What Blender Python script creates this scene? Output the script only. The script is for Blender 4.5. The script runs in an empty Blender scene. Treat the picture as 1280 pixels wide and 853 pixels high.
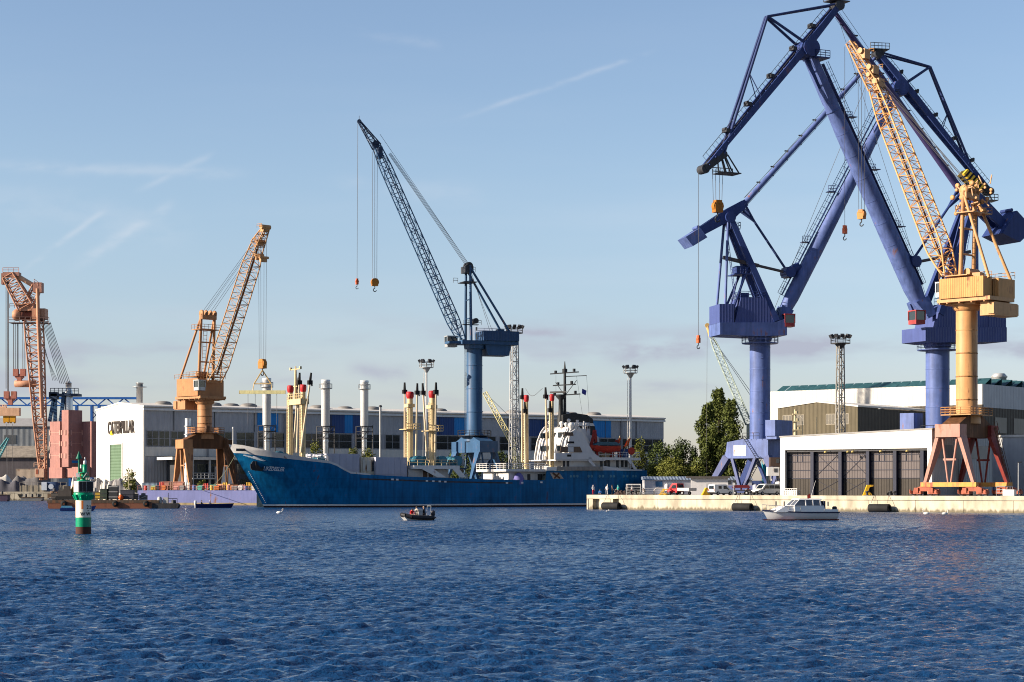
import bpy, math, random
from mathutils import Vector, Matrix
random.seed(11)
R = math.radians
S = bpy.context.scene
COL = S.collection
F, EYE, YH = 2500.0, 3.9, 609.5          # focal length in photo pixels, eye height, horizon row
# ---------------------------------------------------------------- camera
cd = bpy.data.cameras.new('camera'); cam = bpy.data.objects.new('camera', cd); COL.objects.link(cam)
cam.location = (0, 0, EYE); cam.rotation_euler = (R(90), 0, 0)
cd.sensor_width = 36; cd.lens = F / 1280 * 36; cd.shift_y = (YH - 426.5) / 1280
cd.clip_start = 0.5; cd.clip_end = 20000
S.camera = cam
# ---------------------------------------------------------------- light
SUN = Vector((-0.97, -0.23, 0)).normalized(); ELEV = R(21)
SD = Vector((SUN.x * math.cos(ELEV), SUN.y * math.cos(ELEV), math.sin(ELEV)))
sl = bpy.data.lights.new('sun', 'SUN'); so = bpy.data.objects.new('sun', sl); COL.objects.link(so)
sl.energy = 5.0; sl.angle = R(0.5); sl.color = (1.0, 0.86, 0.69)
so.rotation_euler = SD.to_track_quat('Z', 'Y').to_euler()
S.cycles.filter_width = 1.05
S.view_settings.view_transform = 'Standard'; S.view_settings.look = 'None'
S.view_settings.exposure = 1.38; S.view_settings.gamma = 1; S.view_settings.use_curve_mapping = False
W = bpy.data.worlds.new('World'); S.world = W; W.use_nodes = True
wt = W.node_tree; wt.nodes.clear()
def wn(t, **k):
    n = wt.nodes.new(t)
    for a, b in k.items(): setattr(n, a, b)
    return n
def mth(op, a, b=None, c=None):
    n = wn('ShaderNodeMath', operation=op)
    for i, v in enumerate((a, b, c)):
        if v is None: continue
        if isinstance(v, (int, float)): n.inputs[i].default_value = v
        else: wt.links.new(v, n.inputs[i])
    return n.outputs[0]
sky = wn('ShaderNodeTexSky', sky_type='NISHITA'); sky.sun_disc = False
sky.sun_elevation = ELEV; sky.sun_rotation = math.atan2(SUN.x, SUN.y)
sky.air_density = 1.0; sky.dust_density = 0.35; sky.ozone_density = 3.0; sky.altitude = 0
tc = wn('ShaderNodeTexCoord'); sp = wn('ShaderNodeSeparateXYZ'); wt.links.new(tc.outputs['Generated'], sp.inputs[0])
yy = mth('MAXIMUM', sp.outputs[1], 0.05)
U_ = mth('DIVIDE', sp.outputs[0], yy); V_ = mth('DIVIDE', sp.outputs[2], yy)      # tangents of bearing and height
def nz(su, sv, detail=4, off=0.0):
    cb = wn('ShaderNodeCombineXYZ')
    wt.links.new(mth('MULTIPLY', U_, su), cb.inputs[0]); wt.links.new(mth('MULTIPLY', V_, sv), cb.inputs[1]); cb.inputs[2].default_value = off
    n = wn('ShaderNodeTexNoise'); n.inputs['Scale'].default_value = 1; n.inputs['Detail'].default_value = detail
    wt.links.new(cb.outputs[0], n.inputs['Vector']); return n.outputs[0]
def sstep(v, a, b):
    n = wn('ShaderNodeMapRange', interpolation_type='SMOOTHSTEP')
    wt.links.new(v, n.inputs[0]); n.inputs[1].default_value = a; n.inputs[2].default_value = b; return n.outputs[0]
def streak(x1, y1, x2, y2, w, off, amp):
    a = Vector(((x1 - 640) / F, (YH - y1) / F)); b = Vector(((x2 - 640) / F, (YH - y2) / F)); d = b - a; L = d.length; d /= L
    t = mth('ADD', mth('MULTIPLY', U_, d.x), mth('MULTIPLY', V_, d.y)); t = mth('SUBTRACT', t, a.dot(d))
    q = mth('ADD', mth('MULTIPLY', U_, -d.y), mth('MULTIPLY', V_, d.x)); q = mth('SUBTRACT', q, -a.x * d.y + a.y * d.x)
    q = mth('ADD', q, mth('MULTIPLY', mth('SUBTRACT', nz(70, 70, 3, off), 0.5), w / F * 1.4))
    g = mth('POWER', 2.718, mth('MULTIPLY', mth('MULTIPLY', q, q), -1 / (w / F) ** 2))
    win = mth('MULTIPLY', sstep(t, 0, L * .35), sstep(t, L, L * .8))
    return mth('MULTIPLY', mth('MULTIPLY', mth('MULTIPLY', g, win), sstep(nz(40, 90, 4, off + 3), .3, .62)), amp)
m = streak(545, 158, 830, 60, 3.2, 1, .42)
for a in ((20, 345, 145, 252, 4, 2, .5), (75, 345, 225, 248, 7, 5, .5), (160, 245, 275, 188, 4, 8, .35), (-60, 205, 330, 218, 7, 11, .4), (380, 228, 620, 246, 12, 14, .22), (-80, 232, 260, 300, 22, 17, .22), (420, 35, 560, 60, 6, 19, .2)):
    m = mth('ADD', m, streak(*a))
hb = mth('MULTIPLY', sstep(V_, .020, .055), sstep(V_, .098, .066))                # low broken cloud bank
cl = mth('MULTIPLY', mth('MULTIPLY', hb, sstep(nz(11, 46, 5, 33), .48, .70)), .6)
for a in ((735, 443, 900, 432, 13, 50, .95), (425, 460, 520, 471, 9, 53, .7), (560, 412, 720, 417, 5, 57, .7), (930, 436, 1060, 430, 9, 59, .8), (-20, 440, 120, 452, 8, 61, .5), (1180, 430, 1330, 440, 12, 63, .6), (280, 478, 420, 470, 6, 66, .4)): cl = mth('ADD', cl, streak(*a))
cl = mth('MINIMUM', cl, .9)
veil = mth('MULTIPLY', mth('MULTIPLY', sstep(V_, .30, .0), sstep(nz(3.5, 26, 4, 41), .42, .8)), .20)
hue = wn('ShaderNodeMixRGB', blend_type='MULTIPLY'); hue.inputs[0].default_value = 1; wt.links.new(sky.outputs[0], hue.inputs[1]); 
hr = wn('ShaderNodeMixRGB'); wt.links.new(sstep(V_, 0.0, .17), hr.inputs[0]); hr.inputs[1].default_value = (.83, .76, .89, 1); hr.inputs[2].default_value = (1.09, .975, .955, 1); wt.links.new(hr.outputs[0], hue.inputs[2])
c1 = wn('ShaderNodeMixRGB'); wt.links.new(mth('MINIMUM', mth('ADD', mth('MULTIPLY', m, .48), veil), 1), c1.inputs[0]); wt.links.new(hue.outputs[0], c1.inputs[1]); c1.inputs[2].default_value = (4.9, 5.0, 5.3, 1)
c2 = wn('ShaderNodeMixRGB'); wt.links.new(cl, c2.inputs[0]); wt.links.new(c1.outputs[0], c2.inputs[1]); c2.inputs[2].default_value = (2.75, 2.9, 3.55, 1)
bg = wn('ShaderNodeBackground'); bg.inputs[1].default_value = 0.064
wt.links.new(c2.outputs[0], bg.inputs[0]); wo = wn('ShaderNodeOutputWorld'); wt.links.new(bg.outputs[0], wo.inputs[0])

# ---------------------------------------------------------------- materials
MATS = {}
def mat(name, rgb, rough=.55, metal=0.0, var=.18, scale=.35, rust=0.0, rustcol=(.16, .07, .035), streak=True, corr=None, cs=6.0, emit=None, spec=.2, plates=None):
    """procedural paint: base colour, patchy variation, vertical streaks of grime or rust, optional ribbing (corr = axis)"""
    if name in MATS: return MATS[name]
    rgb = tuple(c * .8 for c in rgb)
    m = bpy.data.materials.new(name); m.use_nodes = True; t = m.node_tree; b = t.nodes['Principled BSDF']; MATS[name] = m
    b.inputs['Roughness'].default_value = rough; b.inputs['Metallic'].default_value = metal; b.inputs['Specular IOR Level'].default_value = spec
    N = t.nodes.new; Lk = t.links.new
    co = N('ShaderNodeTexCoord'); oi = N('ShaderNodeObjectInfo')
    off = N('ShaderNodeVectorMath'); off.operation = 'ADD'; Lk(co.outputs['Object'], off.inputs[0])
    sc_ = N('ShaderNodeMath'); sc_.operation = 'MULTIPLY'; sc_.inputs[1].default_value = 37; Lk(oi.outputs['Random'], sc_.inputs[0]); Lk(sc_.outputs[0], off.inputs[1])
    n1 = N('ShaderNodeTexNoise'); n1.inputs['Scale'].default_value = scale; n1.inputs['Detail'].default_value = 6; n1.inputs['Roughness'].default_value = .65; Lk(off.outputs[0], n1.inputs['Vector'])
    mp = N('ShaderNodeMapping'); mp.inputs['Scale'].default_value = (1.6, 1.6, .12) if streak else (1.2, 1.2, 1.2); Lk(off.outputs[0], mp.inputs['Vector'])
    n2 = N('ShaderNodeTexNoise'); n2.inputs['Scale'].default_value = 1; n2.inputs['Detail'].default_value = 5; Lk(mp.outputs[0], n2.inputs['Vector'])
    def rng(o, lo, hi, a=.3, c=.7):
        r = N('ShaderNodeMapRange'); Lk(o, r.inputs[0]); r.inputs[1].default_value = a; r.inputs[2].default_value = c; r.inputs[3].default_value = lo; r.inputs[4].default_value = hi; return r.outputs[0]
    v1 = rng(n1.outputs[0], 1 - var, 1 + var * .5); v2 = rng(n2.outputs[0], 1 - var, 1 + var * .4)
    mm = N('ShaderNodeMath'); mm.operation = 'MULTIPLY'; Lk(v1, mm.inputs[0]); Lk(v2, mm.inputs[1])
    vm = N('ShaderNodeVectorMath'); vm.operation = 'SCALE'; vm.inputs[0].default_value = rgb; Lk(mm.outputs[0], vm.inputs['Scale'])
    col = vm.outputs[0]
    if rust > 0:
        mx = N('ShaderNodeMixRGB'); mx.inputs[2].default_value = (*rustcol, 1)
        ad = N('ShaderNodeMath'); ad.operation = 'MULTIPLY'; Lk(n1.outputs[0], ad.inputs[0]); Lk(n2.outputs[0], ad.inputs[1])
        Lk(rng(ad.outputs[0], 0, 1, .36 - rust * .22, .46 - rust * .16), mx.inputs[0]); Lk(col, mx.inputs[1]); col = mx.outputs[0]
    Lk(col, b.inputs['Base Color'])
    if plates:
        mq = N('ShaderNodeSeparateXYZ'); Lk(co.outputs['Object'], mq.inputs[0]); cq = N('ShaderNodeCombineXYZ'); Lk(mq.outputs[0], cq.inputs[0]); Lk(mq.outputs[2], cq.inputs[1])
        bk = N('ShaderNodeTexBrick'); bk.inputs['Scale'].default_value = 1; bk.inputs['Brick Width'].default_value = plates[0]; bk.inputs['Row Height'].default_value = plates[1]; bk.inputs['Mortar Size'].default_value = .035; bk.inputs['Mortar Smooth'].default_value = .6
        bk.inputs['Color1'].default_value = (1, 1, 1, 1); bk.inputs['Color2'].default_value = (.86, .86, .86, 1); bk.inputs['Mortar'].default_value = (.72, .72, .72, 1); Lk(cq.outputs[0], bk.inputs['Vector'])
        mx2 = N('ShaderNodeMixRGB'); mx2.blend_type = 'MULTIPLY'; mx2.inputs[0].default_value = 1; Lk(col, mx2.inputs[1]); Lk(bk.outputs[0], mx2.inputs[2]); Lk(mx2.outputs[0], b.inputs['Base Color'])
    if corr is not None:
        w = N('ShaderNodeTexWave'); w.wave_type = 'BANDS'; w.bands_direction = corr; w.inputs['Scale'].default_value = cs / 6.283 * .5; w.inputs['Distortion'].default_value = 0
        Lk(co.outputs['Object'], w.inputs['Vector'])
        bp = N('ShaderNodeBump'); bp.inputs['Strength'].default_value = .55; bp.inputs['Distance'].default_value = .12; Lk(w.outputs[0], bp.inputs['Height']); Lk(bp.outputs[0], b.inputs['Normal'])
    else:
        bp = N('ShaderNodeBump'); bp.inputs['Strength'].default_value = .25; bp.inputs['Distance'].default_value = .05; Lk(n1.outputs[0], bp.inputs['Height']); Lk(bp.outputs[0], b.inputs['Normal'])
    if emit: b.inputs['Emission Color'].default_value = (*rgb, 1); b.inputs['Emission Strength'].default_value = emit
    return m
def glass(name, rgb=(.02, .03, .04), rough=.08):
    if name in MATS: return MATS[name]
    m = mat(name, rgb, rough, var=.3, spec=.8); return m
def noise_mix(name, c1, c2, scale, rough=.8, lo=.4, hi=.6, zs=1, bump=.5, bd=.1):
    if name in MATS: return MATS[name]
    m = bpy.data.materials.new(name); m.use_nodes = True; t = m.node_tree; b = t.nodes['Principled BSDF']; MATS[name] = m
    b.inputs['Roughness'].default_value = rough
    co = t.nodes.new('ShaderNodeTexCoord'); mp = t.nodes.new('ShaderNodeMapping'); mp.inputs['Scale'].default_value = (1, 1, zs); t.links.new(co.outputs['Object'], mp.inputs[0])
    n = t.nodes.new('ShaderNodeTexNoise'); n.inputs['Scale'].default_value = scale; n.inputs['Detail'].default_value = 8; t.links.new(mp.outputs[0], n.inputs['Vector'])
    r = t.nodes.new('ShaderNodeValToRGB'); r.color_ramp.elements[0].position = lo; r.color_ramp.elements[1].position = hi
    r.color_ramp.elements[0].color = (*c1, 1); r.color_ramp.elements[1].color = (*c2, 1)
    t.links.new(n.outputs[0], r.inputs[0]); t.links.new(r.outputs[0], b.inputs['Base Color'])
    bp = t.nodes.new('ShaderNodeBump'); bp.inputs['Strength'].default_value = bump; bp.inputs['Distance'].default_value = bd
    t.links.new(n.outputs[0], bp.inputs['Height']); t.links.new(bp.outputs[0], b.inputs['Normal'])
    return m

# ---------------------------------------------------------------- mesh helpers
class MB:
    def __init__(s, m=None): s.v = []; s.f = []; s.mi = []; s.m = m; s.cur = 0; s.sm = []
    def _p(s, p):
        p = Vector(p); return s.m @ p if s.m else p
    def add(s, vs, fs, smooth=False):
        o = len(s.v); s.v += [s._p(v) for v in vs]
        for f in fs: s.f.append([i + o for i in f]); s.mi.append(s.cur); s.sm.append(smooth)
    def box(s, x0, x1, y0, y1, z0, z1):
        s.add([(x0, y0, z0), (x1, y0, z0), (x1, y1, z0), (x0, y1, z0), (x0, y0, z1), (x1, y0, z1), (x1, y1, z1), (x0, y1, z1)],
              [(0, 3, 2, 1), (4, 5, 6, 7), (0, 1, 5, 4), (1, 2, 6, 5), (2, 3, 7, 6), (3, 0, 4, 7)])
    def cbox(s, c, dx, dy, dz): s.box(c[0] - dx / 2, c[0] + dx / 2, c[1] - dy / 2, c[1] + dy / 2, c[2] - dz / 2, c[2] + dz / 2)
    def frame(s, p, q):
        p = Vector(p); q = Vector(q); d = (q - p).normalized()
        a = Vector((0, 1, 0)) if abs(d.y) < .9 else Vector((0, 0, 1))
        a = (a - d * a.dot(d)).normalized(); return p, q, d, a, d.cross(a)
    def bar(s, p, q, w, h=None, w2=None, h2=None):
        """beam; w along the lateral (local y) side, h across it"""
        h = h or w; w2 = w2 or w; h2 = h2 or h; p, q, d, a, b = s.frame(p, q)
        vs = [c + a * i * ww / 2 + b * j * hh / 2 for c, ww, hh in ((p, w, h), (q, w2, h2)) for i, j in ((-1, -1), (1, -1), (1, 1), (-1, 1))]
        s.add(vs, [(3, 2, 1, 0), (4, 5, 6, 7), (0, 1, 5, 4), (1, 2, 6, 5), (2, 3, 7, 6), (3, 0, 4, 7)])
    def tube(s, p, q, r, r2=None, n=8, cap=True):
        r2 = r if r2 is None else r2; p, q, d, a, b = s.frame(p, q); vs = []
        for c, rr in ((p, r), (q, r2)):
            for i in range(n):
                t = 2 * math.pi * i / n; vs.append(c + a * math.cos(t) * rr + b * math.sin(t) * rr)
        s.add(vs, [(i, (i + 1) % n, n + (i + 1) % n, n + i) for i in range(n)], n > 5)
        if cap: s.add(vs, [tuple(range(n))[::-1], tuple(range(n, 2 * n))])
    def lathe(s, c, prof, n=16, axis='z', cap=True):
        c = Vector(c); vs = []
        for r, z in prof:
            for i in range(n):
                t = 2 * math.pi * i / n; x, y = r * math.cos(t), r * math.sin(t)
                vs.append(c + (Vector((x, y, z)) if axis == 'z' else Vector((z, x, y)) if axis == 'x' else Vector((x, z, y))))
        k = len(prof)
        s.add(vs, [(j * n + i, j * n + (i + 1) % n, (j + 1) * n + (i + 1) % n, (j + 1) * n + i) for j in range(k - 1) for i in range(n)], True)
        if cap: s.add(vs, [tuple(range(n))[::-1], tuple(range((k - 1) * n, k * n))])
    def prism(s, poly, y0, y1):
        """polygon in the x-z plane extruded along y"""
        n = len(poly); vs = [(x, y0, z) for x, z in poly] + [(x, y1, z) for x, z in poly]
        s.add(vs, [tuple(range(n)), tuple(range(n, 2 * n))[::-1]] + [(i, n + i, n + (i + 1) % n, (i + 1) % n) for i in range(n)])
    def prismx(s, poly, x0, x1):
        n = len(poly); vs = [(x0, y, z) for y, z in poly] + [(x1, y, z) for y, z in poly]
        s.add(vs, [tuple(range(n))[::-1], tuple(range(n, 2 * n))] + [(i, (i + 1) % n, n + (i + 1) % n, n + i) for i in range(n)])
    def slab(s, poly, z0, z1):
        n = len(poly); vs = [(x, y, z0) for x, y in poly] + [(x, y, z1) for x, y in poly]
        s.add(vs, [tuple(range(n))[::-1], tuple(range(n, 2 * n))] + [(i, (i + 1) % n, n + (i + 1) % n, n + i) for i in range(n)])
    def rail(s, pts, h=1.1, r=.035, step=1.6, bars=2):
        for p, q in zip(pts, pts[1:]):
            p = Vector(p); q = Vector(q); L = (q - p).length; k = max(1, int(L / step))
            for i in range(k + 1):
                c = p.lerp(q, i / k); s.tube(c, c + Vector((0, 0, h)), r, n=4, cap=False)
            for j in range(bars):
                z = Vector((0, 0, h * (j + 1) / bars)); s.tube(p + z, q + z, r, n=4, cap=False)
    def ladder(s, p, q, w=.6, r=.03, step=.6, side=(0, 1, 0)):
        p = Vector(p); q = Vector(q); sd = Vector(side) * w / 2
        s.tube(p + sd, q + sd, r, n=4); s.tube(p - sd, q - sd, r, n=4); k = int((q - p).length / step)
        for i in range(k): c = p.lerp(q, (i + .5) / k); s.tube(c + sd, c - sd, r * .8, n=3, cap=False)
    def path(s, pts, r, n=5):
        for p, q in zip(pts, pts[1:]): s.tube(p, q, r, n=n)
    def lattice(s, p, q, secs, n, rc=.12, rb=.06, side=(0, 1, 0)):
        p = Vector(p); q = Vector(q); d = (q - p).normalized(); sd = Vector(side); sd = (sd - d * sd.dot(d)).normalized(); up = sd.cross(d)
        def sec(t):
            for (t0, w0, h0), (t1, w1, h1) in zip(secs, secs[1:]):
                if t <= t1 + 1e-6: k = (t - t0) / (t1 - t0); return w0 + (w1 - w0) * k, h0 + (h1 - h0) * k
            return secs[-1][1:]
        def cor(t):
            w, h = sec(t); c = p.lerp(q, t); return [c + sd * i * w / 2 + up * j * h / 2 for i, j in ((-1, -1), (1, -1), (1, 1), (-1, 1))]
        ts = [i / n for i in range(n + 1)]; C = [cor(t) for t in ts]
        for i in range(n):
            for k in range(4):
                a, b = C[i], C[i + 1]; s.tube(a[k], b[k], rc, n=6, cap=False); k2 = (k + 1) % 4
                s.tube(a[k], a[k2], rb, n=4, cap=False)
                if (i + k) % 2: s.tube(a[k], b[k2], rb, n=4, cap=False)
                else: s.tube(a[k2], b[k], rb, n=4, cap=False)
        for k in range(4): s.tube(C[-1][k], C[-1][(k + 1) % 4], rb, n=4)
        return C
    def build(s, name, m, parent=None, label=None, smooth_angle=None):
        me = bpy.data.meshes.new(name); me.from_pydata([tuple(v) for v in s.v], [], s.f)
        for x in (m if isinstance(m, (list, tuple)) else [m]): me.materials.append(x)
        me.polygons.foreach_set('material_index', s.mi); me.polygons.foreach_set('use_smooth', s.sm); me.update()
        o = bpy.data.objects.new(name, me); COL.objects.link(o); o.parent = parent
        if label: o['label'] = label
        return o
def thing(name, label, cat, loc=(0, 0, 0), rz=0.0, group=None):
    o = bpy.data.objects.new(name, None); COL.objects.link(o); o.location = loc; o.rotation_euler = (0, 0, rz); o.empty_display_size = .5
    o['label'] = label; o['category'] = cat
    if group: o['group'] = group
    return o
def tag(o, label, cat, group=None):
    o['label'] = label; o['category'] = cat
    if group: o['group'] = group
    return o
def place(o, loc, rz=0.0): o.location = loc; o.rotation_euler = (0, 0, rz); return o
def struct(name, mb, m): o = mb.build(name, m); o['kind'] = 'structure'; return o
def copy_tree(o, loc, rz, label, group=None, scale=None):
    r = o.copy(); COL.objects.link(r); r.location = loc; r.rotation_euler = (0, 0, rz); r['label'] = label
    if group: r['group'] = group
    if scale: r.scale = scale
    for ch in [c for c in bpy.data.objects if c.parent == o]:
        c = ch.copy(); COL.objects.link(c); c.parent = r
        for g in [x for x in bpy.data.objects if x.parent == ch]: d = g.copy(); COL.objects.link(d); d.parent = c
    return r
def X(px, d): return (px - 640) * d / F
def Z(py, d): return EYE + (YH - py) * d / F
LAND = 2.55
class Rig:
    """a vertical working plane through a base point; u runs along azimuth phi, v across it, z up from the base"""
    def __init__(s, px, d, z0=LAND, phi=0.0, x=None):
        s.x = X(px, d) if x is None else x; s.y = d; s.z = z0; s.phi = R(phi); s.c = math.cos(s.phi); s.s = math.sin(s.phi)
    def L(s, px, py, v=0.0):
        k = (px - 640) / F; u = (k * (s.y + v * s.c) - s.x + v * s.s) / (s.c - k * s.s)
        y = s.y + u * s.s + v * s.c
        return Vector((u, v, Z(py, y) - s.z))
    def thing(s, name, label, cat, group=None): return thing(name, label, cat, (s.x, s.y, s.z), s.phi, group)
    def W(s, u, v=0, z=0): return Vector((s.x + u * s.c - v * s.s, s.y + u * s.s + v * s.c, s.z + z))
def text(body, size, name, m, parent, mtx, extr=.02, sx=1.0, bold=.012):
    c = bpy.data.curves.new(name, 'FONT'); c.body = body; c.size = size; c.extrude = extr; c.align_x = 'CENTER'; c.align_y = 'CENTER'; c.offset = size * bold
    o = bpy.data.objects.new(name, c); COL.objects.link(o)
    me = bpy.data.meshes.new_from_object(o); bpy.data.objects.remove(o)
    me.transform(mtx @ Matrix.Diagonal((sx, 1, 1, 1))); me.materials.clear(); me.materials.append(m)
    o = bpy.data.objects.new(name, me); COL.objects.link(o); o.parent = parent; return o
def upright(loc, rz=0): return Matrix.Translation(loc) @ Matrix.Rotation(rz, 4, 'Z') @ Matrix.Rotation(R(90), 4, 'X')

# palette
lav = mat('lavender_blue_paint', (.098, .145, .35), .5, rust=.03, var=.30)
lavd = mat('deep_blue_paint', (.028, .052, .18), .5, rust=.03, var=.2)
stl = mat('steel_blue_paint', (.032, .088, .185), .5, rust=.06, var=.2)
och = mat('ochre_paint', (.44, .215, .095), .55, rust=.3, var=.22)
ochl = mat('ochre_boom_paint', (.52, .28, .12), .55, rust=.3, var=.2)
och2 = mat('golden_crane_paint', (.52, .275, .115), .5, rust=.2, var=.18)
brn = mat('rusty_brown_paint', (.13, .058, .025), .7, rust=.4, var=.3)
redp = mat('oxide_red_paint', (.24, .035, .028), .6, rust=.2, var=.3)
pinkp = mat('sunlit_red_paint', (.46, .235, .185), .6, rust=.3, var=.2)  # red leg paint lightened towards pink to stand for direct sun
orr = mat('orange_red_paint', (.38, .10, .055), .6, rust=.25, var=.3)
pnk = mat('salmon_paint', (.52, .26, .16), .6, rust=.15, var=.2)
pnk2 = mat('dusty_rose_panel', (.34, .16, .14), .7, rust=.12, var=.2)
white = mat('white_paint', (.68, .67, .65), .5, rust=.03, var=.08)
cream = mat('cream_paint', (.62, .48, .26), .5, rust=.14, var=.15)
drk = mat('dark_steel', (.045, .047, .055), .5, var=.4)
blk = mat('black_rubber', (.018, .018, .02), .8, var=.4)
rope_m = mat('wire_rope', (.09, .09, .10), .6, var=.2)
galv = mat('galvanised_steel', (.42, .43, .44), .4, metal=.3, var=.2)
silver = mat('stainless_steel', (.62, .62, .63), .3, metal=.75, var=.15)
hookm = mat('hook_orange_yellow', (.45, .17, .02), .5, rust=.2, var=.25)
gls = glass('window_glass')
capred = mat('cap_red', (.42, .02, .025), .5, var=.15)
# ================================================================ ground and water
E1 = Vector((.765, -.645, 0)); E2 = Vector((.645, .765, 0))       # along and away from the near quay
QA = math.atan2(E1.y, E1.x); QB = math.atan2(E2.y, E2.x)
P0 = Vector((13.56, 357, 0))
def Q(px, b=0.0):
    """point on the near quay edge under photo column px, b metres inland"""
    k = (px - 640) / F; a = (k * P0.y - P0.x) / (E1.x - k * E1.y); return P0 + E1 * a + E2 * b
def Qb(px, b):
    """point b metres inland from the edge line, seen in column px"""
    k = (px - 640) / F; p = P0 + E2 * b; a = (k * p.y - p.x) / (E1.x - k * E1.y); return p + E1 * a
conc = noise_mix('quay_concrete', (.24, .21, .155), (.44, .39, .30), .55, .85, .32, .62, zs=.35, bump=.4)
dk_conc = noise_mix('old_concrete', (.22, .19, .15), (.46, .40, .31), .8, .9, .35, .6)
apron = noise_mix('apron_asphalt', (.10, .095, .09), (.20, .19, .17), .3, .9)
SA = R(28); SU = Vector((math.cos(SA), math.sin(SA), 0)); SV = Vector((-math.sin(SA), math.cos(SA), 0)); SO = Vector((-47.95, 386.7, 0))
a1 = SO + SV * 9.3 + SU * 2; a2 = SO + SV * 9.3 + SU * 86
P1 = P0 + E1 * 140; pw = P0 + E2 * 33
west = [(-4000, 640), (X(-60, 596), 596), (X(110, 596), 596), (X(120, 470), 470), (X(150, 452), 452), (X(331, 442), 442), (a1.x, a1.y)]
poly = west + [(a2.x, a2.y), (40, 436), (pw.x, pw.y), (P0.x, P0.y), (P1.x, P1.y), (4000, 200), (4000, 9000), (-4000, 9000)]
g = MB(); n = len(poly)
g.add([(x, y, LAND) for x, y in poly], [tuple(range(n))])
struct('ground', g, apron)
w = MB()
for i in range(len(poly) - 3):
    if i == 0: continue
    (x0, y0), (x1, y1) = poly[i], poly[i + 1]
    if 9 <= i <= 10: continue
    w.add([(x0, y0, -3), (x1, y1, -3), (x1, y1, LAND - .004), (x0, y0, LAND - .004)], [(0, 1, 2, 3)])
struct('quay_edge', w, dk_conc)
# near quay: capping beam and panelled wall, recesses and joints
qt = thing('quay_wall', 'long pale concrete quay wall lit by the sun at the right of the harbour', 'quay wall', tuple(P0), QA)
m = MB(); s = 0; L = 150
pan = [0, 1.1, 2.6, 5.6, 6.9] + [6.9 + 8.35 * i for i in range(1, 18)]
for i, (a, b) in enumerate(zip(pan, pan[1:])):
    if i in (1, 3): m.box(a, b, .9, 1.4, -3, 1.9)                       # dark fender recesses at the corner
    else: m.box(a + (.035 if i > 4 else 0), b - (.035 if i > 4 else 0), 0, 1.4, -3, 1.9)
m.build('wall_panel', conc, qt)
m = MB(); m.box(-.15, L, -.18, 1.6, 1.9, LAND + .03)
m.build('capping_beam', conc, qt)
m = MB(); m.box(-.2, .1, -.1, 33, -3, LAND + .02); m.build('side_wall', dk_conc, qt)
m = MB()
for i in (8, 9, 14, 15, 19):
    for dx in (-.9, .7): m.box(pan[i] + dx, pan[i] + dx + .22, -.05, 0, .9, 1.6)
m.build('ladder_recess', drk, qt)
# tube fenders hung on the near quay
_m = MATS['quay_concrete']; _t = _m.node_tree; _b = _t.nodes['Principled BSDF']; _l = _b.inputs['Base Color'].links[0].from_socket
_c = _t.nodes.new('ShaderNodeTexCoord'); _s = _t.nodes.new('ShaderNodeSeparateXYZ'); _t.links.new(_c.outputs['Object'], _s.inputs[0]); _n = _t.nodes.new('ShaderNodeTexNoise'); _n.inputs['Scale'].default_value = 1.1; _n.inputs['Detail'].default_value = 6
_mp = _t.nodes.new('ShaderNodeMapping'); _mp.inputs['Scale'].default_value = (1.4, 1, .25); _t.links.new(_c.outputs['Object'], _mp.inputs[0]); _t.links.new(_mp.outputs[0], _n.inputs['Vector'])
_a = _t.nodes.new('ShaderNodeMath'); _a.operation = 'MULTIPLY_ADD'; _t.links.new(_n.outputs[0], _a.inputs[0]); _a.inputs[1].default_value = -1.9; _t.links.new(_s.outputs[2], _a.inputs[2])
_r = _t.nodes.new('ShaderNodeMapRange'); _t.links.new(_a.outputs[0], _r.inputs[0]); _r.inputs[1].default_value = -.75; _r.inputs[2].default_value = -.35; _r.inputs[3].default_value = .85; _r.inputs[4].default_value = 0
_x = _t.nodes.new('ShaderNodeMixRGB'); _t.links.new(_r.outputs[0], _x.inputs[0]); _t.links.new(_l, _x.inputs[1]); _x.inputs[2].default_value = (.075, .06, .03, 1); _t.links.new(_x.outputs[0], _b.inputs['Base Color'])
f0 = thing('fender', 'black tube fender hanging on the quay beside the corner recess', 'fender', group='tube fenders along the quay')
m = MB(); m.lathe((-1.8, 0, 0), [(.3, .25), (.32, .02), (.62, 0), (.66, .12), (.66, 3.5), (.62, 3.6), (.32, 3.58), (.3, 3.3)], 18, 'x'); m.build('tube', blk, f0)
m = MB()
for x in (-1.5, 1.5): m.tube((x, 0, .8), (x * .8, .75, 2.3), .04, n=4)
m.build('chain', drk, f0)
def qf(px, z=.62): p = Q(px, -.95); return (p.x, p.y, z)
f0.location = qf(768); f0.rotation_euler = (0, 0, QA)
copy_tree(f0, qf(932), QA, 'black tube fender hanging on the quay below the pale grey passenger van')
copy_tree(f0, qf(1103), QA, 'black tube fender hanging on the quay right of the motor cruiser')
# bollards
bo = thing('bollard', 'dark bollard on the quay edge left of the pile of nets', 'bollard', group='bollards on the near quay')
m = MB(); m.lathe((0, 0, 0), [(.32, 0), (.3, .08), (.2, .14), (.18, .45), (.34, .55), (.34, .66), (.12, .74)], 12); m.build('post', drk, bo)
m = MB(); m.box(-.4, .4, -.4, .4, -.02, .06); m.build('foot_plate', drk, bo)
def qp(px, b=.8): p = Qb(px, b); return (p.x, p.y, LAND + .04)
place(bo, qp(789), QA)
for px, lb in ((795, 'dark bollard on the quay edge right of the pile of nets'), (938, 'dark bollard on the quay edge at the left of the grey van nose'), (946, 'dark bollard on the quay edge under the grey van nose'), (1084, 'dark bollard beside the yellow steel bracket'), (1113, 'dark bollard in front of the fourth dark shed bay'), (1118, 'dark bollard in front of the last dark shed bay')):
    copy_tree(bo, qp(px), QA, lb)

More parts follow.
